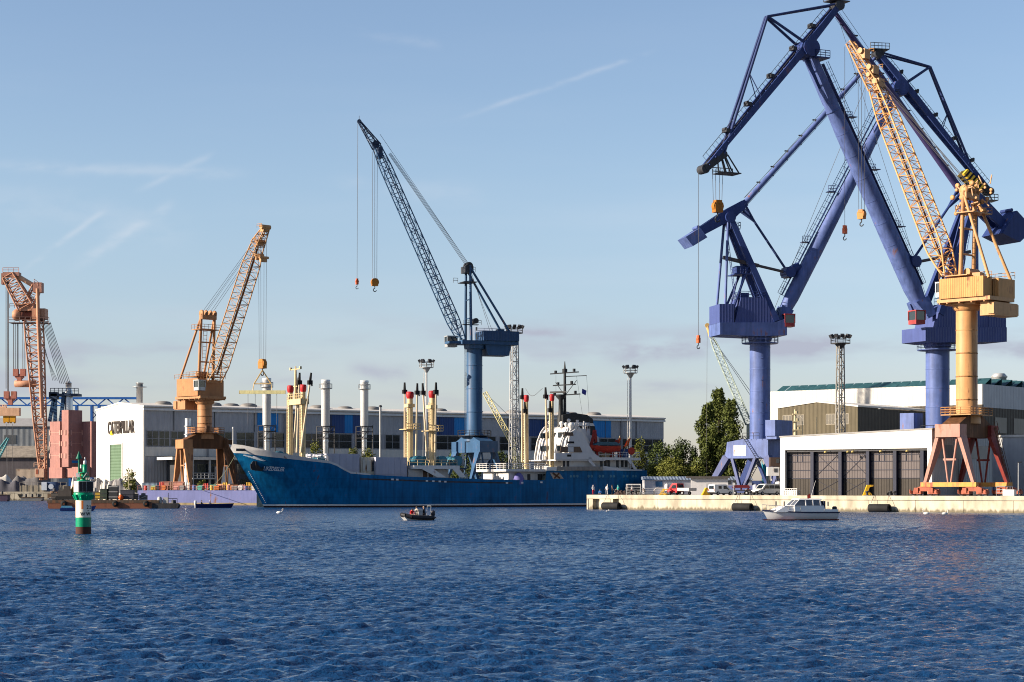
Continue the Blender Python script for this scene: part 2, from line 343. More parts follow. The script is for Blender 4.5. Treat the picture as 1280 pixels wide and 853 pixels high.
# water: one sheet; waves as real relief where they are large enough to see, rougher sheen beyond
import numpy as np
def water_mat(name, rough, bump, col):
    wm = bpy.data.materials.new(name); wm.use_nodes = True; t = wm.node_tree; b = t.nodes['Principled BSDF']
    b.inputs['Base Color'].default_value = (*col, 1); b.inputs['Roughness'].default_value = rough; b.inputs['IOR'].default_value = 1.33; b.inputs['Specular IOR Level'].default_value = .5
    co = t.nodes.new('ShaderNodeTexCoord')
    def wnz(sx, sy, det, rot=0):
        mp = t.nodes.new('ShaderNodeMapping'); mp.inputs['Scale'].default_value = (sx, sy, 1); mp.inputs['Rotation'].default_value = (0, 0, R(rot)); t.links.new(co.outputs['Object'], mp.inputs[0])
        q = t.nodes.new('ShaderNodeTexNoise'); q.inputs['Scale'].default_value = 1; q.inputs['Detail'].default_value = det; q.inputs['Roughness'].default_value = .6; t.links.new(mp.outputs[0], q.inputs['Vector']); return q.outputs[0]
    def wmt(op, a, c):
        q = t.nodes.new('ShaderNodeMath'); q.operation = op
        for i, v in enumerate((a, c)):
            if isinstance(v, (int, float)): q.inputs[i].default_value = v
            else: t.links.new(v, q.inputs[i])
        return q.outputs[0]
    sx_ = t.nodes.new('ShaderNodeSeparateXYZ'); t.links.new(co.outputs['Object'], sx_.inputs[0]); mr = t.nodes.new('ShaderNodeMapRange'); mr.inputs[1].default_value = 120; mr.inputs[2].default_value = 340; mr.inputs[3].default_value = rough; mr.inputs[4].default_value = .27; t.links.new(sx_.outputs[1], mr.inputs[0]); t.links.new(mr.outputs[0], b.inputs['Roughness'])
    h = wmt('ADD', wmt('MULTIPLY', wnz(2.4, 5.0, 4, 12), .34), wmt('MULTIPLY', wnz(.5, .9, 3, -8), .5))
    bp = t.nodes.new('ShaderNodeBump'); bp.inputs['Distance'].default_value = bump; bp.inputs['Strength'].default_value = 1; t.links.new(h, bp.inputs['Height']); t.links.new(bp.outputs[0], b.inputs['Normal']); return wm
wm1 = water_mat('harbour_water', .06, .5, (.005, .032, .095)); wm2 = wm1
rg = np.random.default_rng(5); WV = []
for i in range(110):
    lam = .30 * (1.9 / .30) ** (rg.random() ** 1.1); a_ = math.radians(-80 + rg.normal(0, 27)); k_ = 2 * math.pi / lam
    WV.append((k_ * math.cos(a_), k_ * math.sin(a_), rg.random() * 6.28, .0098 * lam / (1 + (lam / 1.5) ** 2) , k_))
def wave(x, y):
    z = np.zeros_like(x)
    env = .72 + .38 * np.sin(x * .043 + y * .019 + 1) * np.sin(y * .027 - x * .013) + .22 * np.sin(x * .16 + y * .071 + 2) * np.sin(y * .11 + .4 - x * .05)
    for kx, ky, ph, am, k_ in WV: s_ = np.sin(kx * x + ky * y + ph); z += am * (s_ + .22 * np.cos(2 * (kx * x + ky * y + ph)))
    return z * env
def patch(x0, x1, nx, y0, y1, ny, fade):
    X_, Y_ = np.meshgrid(np.linspace(x0, x1, nx + 1), np.linspace(y0, y1, ny + 1)); Z_ = wave(X_, Y_) * fade(X_, Y_); v = np.stack([X_, Y_, Z_], -1).reshape(-1, 3)
    i = np.arange(ny)[:, None] * (nx + 1) + np.arange(nx)[None]; f = np.stack([i, i + 1, i + nx + 2, i + nx + 1], -1).reshape(-1, 4); return v, f
XE, YN, YM, YF = 110.0, 20.0, 135.0, 365.0
def edge(X_, Y_): return np.clip((XE - abs(X_)) / 12, 0, 1) * np.clip((YF - Y_) / 150, 0, 1) ** .6 * np.clip((Y_ - YN) / 6, 0, 1)
parts_ = [patch(-50, 50, 900, 32, 85, 520, edge), patch(-50, 50, 300, YN, 32, 60, edge), patch(-64, 64, 680, 85, 180, 560, edge), patch(-XE, XE, 420, 180, YF, 380, edge), patch(-XE, -50, 260, YN, 85, 280, edge), patch(50, XE, 260, YN, 85, 280, edge), patch(-XE, -64, 180, 85, 180, 320, edge), patch(64, XE, 180, 85, 180, 320, edge)]
vs = []; fs = []; mi = []; off = 0
for v, f in parts_: vs.append(v); fs.append(f + off); off += len(v); mi.append(np.zeros(len(f), int))
flat = [(-4000, -60), (4000, -60), (4000, YN), (-4000, YN), (-4000, YF), (4000, YF), (4000, 900), (-4000, 900), (-XE, YN), (-XE, YF), (XE, YN), (XE, YF)]
vs.append(np.array([(x, y, 0.0) for x, y in flat])); ff = np.array([(0, 1, 2, 3), (5, 6, 7, 4), (3, 8, 9, 4), (10, 2, 5, 11)]) + off; fs.append(ff); mi.append(np.array([0, 1, 0, 0]))
V3 = np.concatenate(vs); F4 = np.concatenate(fs); MI = np.concatenate(mi); nf = len(F4)
yc = V3[F4][:, :, 1].mean(1); MI[:] = 0
me = bpy.data.meshes.new('water'); me.vertices.add(len(V3)); me.vertices.foreach_set('co', V3.astype(np.float32).ravel()); me.loops.add(nf * 4); me.loops.foreach_set('vertex_index', F4.astype(np.int32).ravel())
me.polygons.add(nf); me.polygons.foreach_set('loop_start', np.arange(0, nf * 4, 4, dtype=np.int32)); me.polygons.foreach_set('loop_total', np.full(nf, 4, dtype=np.int32)); me.materials.append(wm1)
me.polygons.foreach_set('material_index', MI.astype(np.int32)); me.polygons.foreach_set('use_smooth', np.ones(nf, dtype=bool)); me.update(); me.validate()
wo_ = bpy.data.objects.new('water', me); COL.objects.link(wo_); wo_['kind'] = 'structure'
# ================================================================ cranes
def rotm(a): return Matrix.Rotation(a, 4, 'Z')
def portal(root, phi, az, H, topw, botw, gl, gd, gw, m_girder, m_legs, m_sill, m_bogie, crown=1.2):
    """portal on rails: girder along azimuth az, an A-frame of two legs at each end"""
    M = rotm(az - phi)
    b = MB(M); h = gl / 2
    b.prism([(-h, H - gd), (h, H - gd), (h, H - .5), (h * .35, H + crown), (-h * .35, H + crown), (-h, H - .5)], -gw / 2, gw / 2)
    b.build('portal_girder', m_girder, root)
    for i, sx in enumerate((-1, 1)):
        mats = m_legs[i]
        for sy in (-1, 1):
            l = MB(M); l.bar((sx * (h - 1.1), sy * topw / 2, H - gd + .3), (sx * (h - .5), sy * botw / 2, 1.9), .6, 2.3, .5, .7)
            l.build('leg', mats, root)
        v = MB(M)
        for sy in (-1, 1): v.tube((sx * (h - .6), sy * topw * .35, H - gd), (sx * (h - .5), sy * .25, 2.1), .2, .16, 6)
        v.bar((sx * (h - .6), -topw * .3, (H - gd) * .62), (sx * (h - .6), topw * .3, (H - gd) * .62), .3)
        v.build('brace', mats, root)
        e = MB(M); e.bar((sx * (h - .9), 0, H - gd - .02), (sx * (h - .9), 0, H - .2), topw + .7, 2.3); e.build('end_box', m_legs[i], root)
        e = MB(M); e.box(sx * (h - .5) - .5, sx * (h - .5) + .5, -botw / 2 - .6, botw / 2 + .6, 1.45, 2.15); e.build('sill_beam', m_sill, root)
        for sy in (-1, 1):
            g = MB(M); cx = sx * (h - .5); cy = sy * botw / 2
            g.prismx([(cy - 2.2, .75), (cy + 2.2, .75), (cy + 1.6, 1.2), (cy + .5, 1.6), (cy - .5, 1.6), (cy - 1.6, 1.2)], cx - .35, cx + .35)
            for k in (-1, 1): g.box(cx - .45, cx + .45, cy + k * 1.5 - .9, cy + k * 1.5 + .9, .3, .8); g.box(cx - .62, cx - .3, cy + k * 1.3 - .3, cy + k * 1.3 + .4, .5, 1.3); g.box(cx + .3, cx + .62, cy + k * 1.9 - .3, cy + k * 1.9 + .3, .4, 1.05); g.tube((cx - .7, cy + k * 2.3, .4), (cx - .7, cy + k * 2.3, 1.0), .14, n=6)
            bo_ = g.build('bogie', m_bogie, root)
            wh = MB(M)
            for k in (-2.05, -.95, .95, 2.05): wh.lathe((cx - .2, cy + k, .33), [(.33, 0), (.33, .4)], 12, 'x')
            wh.build('wheel', drk, bo_)
    s = MB(M); s.ladder((h + .3, -botw / 2 - .2, .6), (h - 1.2, -topw / 2 - .6, H - .5), .8, .06, .5, side=(1, 0, 0))
    for k in (-.5, .5): s.tube((h + .3 + k, -botw / 2 - .2, 1.6), (h - 1.2 + k, -topw / 2 - .6, H + .5), .05, n=4)
    s.build('stair', m_girder, root)
def ringdeck(root, R1, R2, z, m, name='ring_platform'):
    b = MB(); b.lathe((0, 0, z), [(R1, 0), (R2, 0), (R2, .15), (R1, .15)], 20)
    pts = [(R2 * math.cos(a * math.pi / 10), R2 * math.sin(a * math.pi / 10), z + .15) for a in range(21)]
    b.rail(pts, 1.1, .045, 3); b.build(name, m, root)
def hookblock(root, top, bot, r, m=None, ropes=((-.4, 0), (.4, 0)), rr=.045, nm='hook_block', size=1.0):
    rp = MB()
    for dx, dy in ropes: rp.tube(Vector(top) + Vector((dx, dy, 0)), Vector(bot) + Vector((dx * .8, dy, .4 * size)), rr, n=4)
    rp.build('hoist_rope', rope_m, root)
    h = MB(); b = Vector(bot); s_ = size
    h.lathe(b + Vector((0, -.35 * s_, 0)), [(r, 0), (r, .7 * s_)], 12, 'y'); h.cbox(b + Vector((0, 0, -.3 * s_)), r * 1.5, .9 * s_, 1.0 * s_)
    h.cbox(b + Vector((0, 0, .5 * s_)), r * 1.2, .8 * s_, .5 * s_)
    hb = h.build(nm, m or hookm, root)
    k = MB(); p0 = b + Vector((0, 0, -.8 * s_)); pts = [p0, p0 + Vector((0, 0, -.5 * s_))] + [p0 + Vector((.35 * s_ * math.sin(a), 0, -.85 * s_ + .35 * s_ * math.cos(a))) for a in (0, .8, 1.6, 2.4, 3.1, 3.9, 4.6)]
    k.path(pts, .09 * s_, 6); k.build('hook', drk, hb)

# ---- lattice jib crane (three of them): everything measured on the plane of the boom
def cabin(root, c, m, sx=2.0, sy=1.8, sz=2.4, name='operator_cabin'):
    x, y, z = c; b = MB()
    b.box(x - sx / 2, x + sx / 2, y - sy / 2, y + sy / 2, z - sz / 2, z - sz * .2); b.box(x - sx / 2 - .08, x + sx / 2 + .08, y - sy / 2 - .08, y + sy / 2 + .08, z + sz / 2 - .2, z + sz / 2)
    for i in (-1, 1):
        for j in (-1, 1): b.box(x + i * sx / 2 - .07, x + i * sx / 2 + .07, y + j * sy / 2 - .07, y + j * sy / 2 + .07, z - sz * .2, z + sz / 2 - .2)
    cb = b.build(name, m, root); g = MB(); g.box(x - sx / 2 + .05, x + sx / 2 - .05, y - sy / 2 + .05, y + sy / 2 - .05, z - sz * .2, z + sz / 2 - .2); g.build('window', gls, cb)

def mid_crane():
    g = Rig(593, 430, LAND, 200)
    root = g.thing('harbour_crane', 'steel blue lattice jib crane on portal legs behind the blue cargo ship', 'crane')
    L = g.L; phi = g.phi
    H = L(593, 551)[2]
    portal(root, phi, math.atan2(.884, -.47), H, 3.6, 8.2, 13, 2.6, 3.4, stl, (stl, stl), stl, stl, .9)
    r = 1.72; ct = L(593, 436)[2]
    b = MB(); b.lathe((0, 0, 0), [(r + .5, H - .2), (r + .4, H + 1.2), (r, H + 1.6), (r, ct)], 28); c = b.build('column', stl, root)
    b = MB()
    for z in (H + 6, H + 11, H + 16): b.lathe((0, 0, z), [(r + .01, 0), (r + .05, .05), (r + .05, .2), (r + .01, .25)], 28, cap=False)
    b.ladder((1.9, -.6, H + 1), (1.9, -.6, ct), .6, .04); b.build('weld_band', stl, c)
    ringdeck(root, r + .3, 3.6, H + .9, drk)
    z0 = ct
    b = MB(); b.lathe((0, 0, ct - .1), [(2.2, 0), (2.3, .9)], 24); b.box(-9.2, 3.6, -2.6, 2.6, ct + .8, ct + 1.6); b.box(3.6, 6.2, -1.6, 1.6, ct + .9, ct + 1.4)
    b.build('slewing_platform', stl, root)
    zt = L(615, 417)[2]
    b = MB(); b.box(-9.2, -1.1, -3.0, 2.9, ct + 1.62, zt + .3)
    hs = b.build('machinery_house', mat('house_blue', (.025, .065, .15), .5, corr='X', var=.15), root)
    b = MB(); b.box(-1.09, -1.02, -2.2, -1.2, ct + 2.2, ct + 3.4); b.box(-1.09, -1.02, -2.2, -1.2, ct + 4, ct + 4.8); b.build('window', gls, hs)
    b = MB(); b.rail([(-9, -2.9, zt + .3), (-1.3, -2.9, zt + .3)], 1, .04); b.box(-6.5, -5, -.5, 1, zt + .3, zt + .9); b.build('roof_rail', stl, hs)
    b = MB(); b.prism([(-7.6, ct + .8), (-1.8, ct + .8), (-2.4, ct - 1.5), (-7.2, ct - 1.5)], -2.2, 2.2); b.build('counterweight', stl, root)
    cb = L(564.5, 427, -1.8); cabin(root, (cb[0], -2.2, cb[2]), galv, 2.2, 2.0, 2.4)
    # A-frame
    tp = L(584, 333)
    b = MB()
    for s_ in (-1, 1): b.tube((1.4, s_ * 1.9, ct + 1.6), (tp[0] - .2, s_ * 1.4, tp[2]), .34, .28, 8)
    for k in (.3, .55, .8): z = ct + 1.6 + (tp[2] - ct - 1.6) * k; b.tube((1.4, -1.8, z), (1.4, 1.8, z), .12, n=6)
    for s_ in (-1, 1): b.tube((tp[0] - .3, s_ * 1.4, tp[2] - .5), (-7.2, s_ * 2.4, zt + .2), .26, n=8)
    af = b.build('a_frame', stl, root)
    b = MB(); b.box(tp[0] - 1.6, tp[0] + 1.4, -2.2, 2.2, tp[2] - 3.6, tp[2] - 3.45); b.rail([(tp[0] + 1.4, -2.2, tp[2] - 3.4), (tp[0] + 2.4, -2.2, tp[2] - 3.4)], 1, .045, 1); b.rail([(tp[0] - 2.6, -2.2, tp[2] - 1), (tp[0] - .6, -2.2, tp[2] - 1)], 1.1, .045, 1)
    for s_ in (-.8, 0, .8): b.lathe((tp[0] - .2, s_, tp[2]), [(.2, -.12), (.85, -.12), (.85, .12), (.2, .12)], 14, 'y')
    b.cbox((tp[0], 0, tp[2] - .8), 1.8, 3.2, 1.4); b.build('sheave_head', drk, af)
    b = MB(); b.box(-1.5, 2.0, -2.4, -1.4, ct + 5.2, ct + 5.35); b.rail([(-2.4, -2.4, ct + 5.3), (1.6, -2.4, ct + 5.3)], 1, .05, 1); b.lathe((0, -1.4, ct + 5.9), [(.6, 0), (.6, 2.6)], 12, 'y'); b.build('winch_platform', drk, af)
    q = L(617, 582, -6); b = MB(); b.lathe((q[0], -7.2, q[2]), [(.3, 0), (1.45, .02), (1.45, .12), (.5, .14), (.5, .7), (1.45, .72), (1.45, .82), (.3, .84)], 22, 'y'); b.tube((q[0], -6.6, q[2]), (q[0], -3, q[2] + .6), .2, n=6); b.tube((q[0], -6.6, q[2]), (q[0], -6.4, .2), .2, n=6); b.build('cable_reel', mat('reel_navy', (.015, .03, .07), .6), root)
    foot = L(579, 430); k1 = L(471, 184); tip = L(449, 152)
    b = MB(); b.lattice(foot, k1, [(0, 3.2, .6), (.12, 2.6, 2.1), (.9, 2.1, 2.0), (1, 1.6, 1.4)], 26, .13, .065); bm = b.build('boom', stl, root)
    b = MB(); b.lattice(k1, tip, [(0, 1.6, 1.7), (1, .5, .4)], 5, .13, .07)
    b.lathe(tip, [(.45, -.2), (.45, .2)], 12, 'y'); b.lathe(k1 + Vector((.3, 0, .6)), [(.7, -.5), (.7, .5)], 12, 'y'); b.cbox(k1 + Vector((-.6, 0, -1.2)), .9, 1.8, 2.4); b.tube(tip, tip + Vector((0, 0, 1.2)), .06, n=4)
    b.build('boom_head', mat('dark_boom_head', (.03, .05, .10), .5), bm)
    b = MB(); d = (k1 - foot); b.bar(foot + d * .05 + Vector((0, .4, .2)), foot + d * .97 + Vector((0, .4, .2)), .55, .06); b.build('walkway', mat('dark_boom_head', ()), bm)
    b = MB()
    kk = L(487, 192)
    for s_ in (-1.1, -.4, .4, 1.1): b.tube((tp[0] + .2, s_, tp[2] + .6), (kk[0], s_ * .7, kk[2]), .05, n=4)
    b.tube((tp[0], 0, tp[2] + .9), L(475, 168) , .04, n=4)
    for s_ in (-.5, .5): b.tube((tp[0] - .2, s_, tp[2] + .4), (-4 + s_, s_, zt), .04, n=4)
    b.build('luffing_rope', rope_m, root)
    hookblock(root, tip + Vector((.3, 0, -.3)), L(446.3, 352), .34, mat('ball_orange', (.62, .12, .04), .5), ropes=((0, 0),), size=.8, nm='overhaul_ball')
    q = L(468.5, 353); hookblock(root, (q[0], 0, k1[2] - 1), q, .85, ropes=((-.55, 0), (0, 0), (.55, 0)))
mid_crane()

def ochre_crane(px, d, phi, gaz, P, label, mcol, mboom, mleg, mgird, msill, mbog, gl=13):
    """P: photo positions of the crane's knots"""
    g = Rig(px, d, LAND, phi, P.get('x')); L = g.L
    root = g.thing('harbour_crane', label, 'crane')
    H = L(px, P['girder_top'])[2]; r = P['r']; ct = L(px, P['col_top'])[2]
    portal(root, g.phi, gaz, H, 3.6, 8.4, gl, 2.2, 3.0, mgird, mleg, msill, mbog, 1.3)
    b = MB(); b.lathe((0, 0, 0), [(r + .5, H), (r + .45, H + 1.3), (r, H + 1.6), (r, ct)], 28); c = b.build('column', mcol, root)
    b = MB()
    for k in range(1, 5):
        z = H + (ct - H) * k / 5; b.lathe((0, 0, z), [(r + .005, 0), (r + .035, .04), (r + .035, .16), (r + .005, .2)], 28, cap=False)
        b.build('weld_band', mcol, c)
    b = MB(rotm(gaz - g.phi)); hh = gl * .3
    b.box(-hh, hh, -2.6, 2.6, H + 1.28, H + 1.42); b.rail([(-hh, -2.6, H + 1.4), (hh, -2.6, H + 1.4), (hh, 2.6, H + 1.4), (-hh, 2.6, H + 1.4), (-hh, -2.6, H + 1.4)], 1.15, .06, 1.3, 3); b.build('portal_platform', mcol, root)
    b = MB(); b.ladder((r + .4, -.9, H + 1.4), (r + .4, -.9, H + 5), .7, .05); b.cbox((r + .7, -1.2, H + 2.2), .9, .9, 1.5); b.build('stair_cage', mgird, root)
    b = MB(); b.lathe((0, 0, ct), [(r + .15, -.5), (r + .5, -.1), (r + .5, .5)], 24); b.box(-6.4, 3.2, -3.6, 3.6, ct + .7, ct + 1.3); b.box(-3.0, 2.4, -2.4, 2.4, ct + .3, ct + .75)
    for x in (-5.5, -3.2, -1, 1.2, 2.6): b.box(x, x + .18, -3.7, 3.7, ct + .45, ct + .75)
    b.build('slewing_platform', mcol, root)
    hz = ct + 1.3; ht = L(px, P['house_top'])[2]; rib = mat(mcol.name + '_ribbed', P['rgb'], .55, corr='X', cs=10, rust=.12, var=.15)
    hs = MB(); hs.box(-5.4, 2.6, 1.4 if P['lit'] > 0 else -3.9, 3.9 if P['lit'] > 0 else -1.4, hz, ht)
    h1 = hs.build('machinery_house', rib, root)
    b = MB()
    if P['lit'] > 0: b.box(-6.3, -1.2, -3.9, .9, hz, ht - .2)
    else: b.box(-6.3, 1.9, -.9, 3.9, hz, ht - .3)
    b.build('rear_house', rib, root)
    b = MB(); e = -3.95
    b.rail([(-6.3, -3.9, ht), (2.6, -3.9, ht)], 1, .05, 1.5); b.rail([(2.6, -3.9, ht), (2.6, 3.9, ht)], 1, .05, 1.5)
    b.cbox((-3, 1.5, ht + .4), 1.4, 1.2, .8); b.build('roof_rail', mcol, h1)
    cw = P['cw']; b = MB(); b.box(cw[0], cw[1], cw[2], cw[3], ct - 1.6, ct + .45); b.box(cw[0] - .02, cw[0] + 1.1, cw[2] - .25, cw[3] + .25, ct - 1.4, ct + .3); b.build('counterweight', mcol, root)
    cabin(root, (2.4, P['cabv'], ht - 1.6), galv, 1.8, 1.9, 2.4)
    # A-frame
    tp = L(*P['top']); vt = P['av']
    b = MB()
    for s_ in (-1, 1): b.tube((P['au'], s_ * vt, hz), (tp[0], s_ * vt * .92, tp[2]), .36, .32, 8)
    for k in (.18, .42, .66, .82): z = hz + (tp[2] - hz) * k; b.tube((P['au'], -vt, z), (P['au'], vt, z), .16, n=6)
    af = b.build('a_frame', mcol, root)
    for s_ in (-1, 1):
        b = MB(); b.tube((tp[0], s_ * vt * .9, tp[2] - .4), (P['bu'], s_ * 3.2, ht - .3), .26, n=8); b.build('back_stay', mcol, root)
    b = MB(); b.box(tp[0] - 2.4, tp[0] + .9, -vt - .8, vt + .8, tp[2] - 3.6, tp[2] - 3.45); b.rail([(tp[0] - 2.4, -vt - .8, tp[2] - 3.5), (tp[0] + .9, -vt - .8, tp[2] - 3.5), (tp[0] + .9, vt + .8, tp[2] - 3.5)], 1.1, .05, 1)
    b.cbox((tp[0], 0, tp[2] - .7), 1.2, vt * 2, 1.0)
    b.ladder((P['au'] - 1.2, 0, hz), (tp[0] - 1.0, 0, tp[2] - 3.5), 1, .07, .8)
    for s_ in (-.9, -.3, .3, .9): b.lathe((tp[0], s_ * vt, tp[2] + .1), [(.25, -.14), (.8, -.14), (.8, .14), (.25, .14)], 14, 'y')
    if P.get('busy'):
        rnd = random.Random(4)
        for k in range(52):
            c_ = Vector((tp[0] + rnd.uniform(-3.2, 2.4), rnd.uniform(-2.4, 2.4), tp[2] + rnd.uniform(-3.4, 1.2)))
            if rnd.random() < .5: rr_ = rnd.uniform(.2, .42); b.lathe(c_, [(.1, -.12), (rr_, -.12), (rr_, .12), (.1, .12)], 10, 'y')
            else: b.bar(c_, c_ + Vector((rnd.uniform(-1.6, 1.6), 0, rnd.uniform(-1.6, 1.6))), .15)
    b.build('sheave_head', mcol, af)
    b = MB(); b.box(P['au'] - 2.4, P['au'] + 1.6, -3.6, 3.6, ht + .35, ht + .5); b.rail([(P['au'] - 2.4, -3.6, ht + .5), (P['au'] + 1.6, -3.6, ht + .5), (P['au'] + 1.6, 3.6, ht + .5)], 1, .05, 1.2); b.lathe((P['au'] - 1, -1.6, ht + 1.1), [(.6, 0), (.6, 3)], 12, 'y'); b.build('winch_platform', mcol, root)
    # boom
    ft = L(*P['foot']); k1 = L(*P['neck']); tip = L(*P['tip']); bw = P['bw']
    b = MB(); b.lattice(ft, k1, [(0, bw * 1.25, .5), (.14, bw * 1.05, bw), (.85, bw * .95, bw * .9), (1, bw * .7, bw * .62)], P['n'], .14, .06); bm = b.build('boom', mboom, root)
    b = MB(); d = k1 - ft; b.bar(ft + d * .06 + Vector((0, bw * .1, 0)), ft + d * .97 + Vector((0, bw * .1, 0)), .5, .07); b.rail([ft + d * .06 + Vector((0, bw * .1, 0)), ft + d * .97 + Vector((0, bw * .1, 0))], .8, .03, 2, 1); b.build('walkway', brn, bm)
    b = MB(); b.lattice(k1, tip, [(0, bw * .75, bw * .7), (1, bw * .45, bw * .3)], P['nn'], .15, .08)
    for o in P['blobs']:
        q = L(*o[:2]); b.cbox(q, o[2] * .7, bw * .55, o[3] * .8); b.lathe(q + Vector((.2, 0, .5)), [(o[2] * .32, -bw * .4), (o[2] * .32, bw * .4)], 12, 'y'); b.rail([q + Vector((-.8, -bw * .5, .3)), q + Vector((.9, -bw * .5, .3))], .8, .05, .8)
    b.build('boom_head', P.get('mh', mcol), bm)
    b = MB()
    for s_ in (-1.0, -.5, .5, 1.0): b.tube((tp[0], s_ * vt * .7, tp[2] + .6), k1 + Vector((0, s_ * bw * .3, P.get('rz', 1))), .05, n=4)
    b.tube((tp[0], 0, tp[2] + .9), tip, .035, n=4); b.build('luffing_rope', rope_m, root)
    for (h0, h1_, r_, rp, sz, nm, mm_) in P['hooks']:
        a = L(*h0); c_ = L(*h1_); hookblock(root, (c_[0], c_[1], a[2]), c_, r_, mm_, rp, size=sz, nm=nm)
    return g, root
gY, rY = ochre_crane(256, 455, -45, R(33.5), dict(girder_top=549, col_top=503, r=1.68, house_top=474, rgb=(.43, .195, .08), lit=-1, cw=(-7.6, -3.4, -3.0, 2.4), cabv=-3.2,
    top=(260, 393), av=2.0, au=.2, bu=-5.2, foot=(267, 478), neck=(322, 306), tip=(332, 286), bw=3.1, n=22, nn=4, mh=ochl,
    blobs=((331, 287, 1.6, 1.3), (325, 305, 1.2, 1.0), (323, 322, 1.0, 1.4), (329, 325, .9, 1.2)), rz=.8,
    hooks=(((331, 290), (328, 455), 1.1, ((-1.4, 0), (-.6, 0), (.6, 0), (1.5, 0)), 1.3, 'hook_block', None),)),
    'ochre lattice jib crane on rusty portal legs left of the blue ship bow', och, ochl, (och, brn), brn, och, och, 12)
cO = Qb(1176, 2.2) + E1 * .0
_c = Vector((72.25, 317.75, 0))
gO, rO = ochre_crane(1209, 317.75, 135, QB, dict(x=72.25, girder_top=530, col_top=385, r=1.7, house_top=350, rgb=(.53, .27, .095), lit=1, cw=(-6.5, -3.9, -4.4, 2.4), cabv=2.8,
    top=(1212, 240), av=1.9, au=.1, bu=-6.0, foot=(1187, 345), neck=(1096, 110), tip=(1063, 54), bw=2.9, n=24, nn=6, mh=och2,
    blobs=((1081, 68, 1.5, 2.0), (1092, 88, 1.4, 1.7), (1099, 106, 1.5, 2.4), (1091, 98, 1.2, 1.2)), rz=1.2, busy=True,
    hooks=(((1077, 95), (1077, 268), .75, ((-.7, 0), (0, 0), (.7, 0)), 1.0, 'hook_block', None), ((1058, 58), (1056, 287), .32, ((0, 0),), .9, 'overhaul_ball', mat('ball_orange', ())))),
    'golden yellow lattice jib crane on red legs, front pair in painted sunlit tone, at the quay edge', och2, mat('orange_boom_paint', (.74, .38, .14), .5, rust=.2), (pinkp, redp), brn, mat('sill_yellow_paint', (.66, .32, .07), .6, rust=.5, rustcol=(.34, .07, .04)), orr, 12.5)

# ---- spreader beam hanging from the ochre crane
g = gY; a = g.L(328, 462); sp0 = g.W(a[0], a[1], a[2])
d = sp0.y; rt = thing('spreader_beam', 'pale yellow spreader beam hanging from the ochre crane over the ship bow', 'lifting beam', (sp0.x, sp0.y, Z(490, d)))
m = MB(); x0, x1 = (299 - 328) * d / F, (357 - 328) * d / F; m.box(x0, x1, -.3, .3, -.45, .3); m.build('beam', mat('beam_yellow', (.80, .72, .36), .5, rust=.1), rt)
m = MB(); top = Vector((0, 0, (490 - 463) * d / F)); l = (-10.5 * d / F, 0, (490 - 480) * d / F); r_ = (11 * d / F, 0, (490 - 480) * d / F)
m.tube(top, l, .14, n=5); m.tube(top, r_, .14, n=5); m.tube(l, r_, .12, n=5); m.tube(l, (-12 * d / F, 0, .3), .08, n=4); m.tube(r_, (12 * d / F, 0, .3), .08, n=4); m.build('sling_frame', mat('sling_ochre', (.62, .42, .16), .6), rt)
m = MB()
for x in (-18, -9, 18): m.tube((x * d / F, 0, -.4), (x * d / F, 0, -7.2), .05, n=4)
m.build('chain', rope_m, rt)

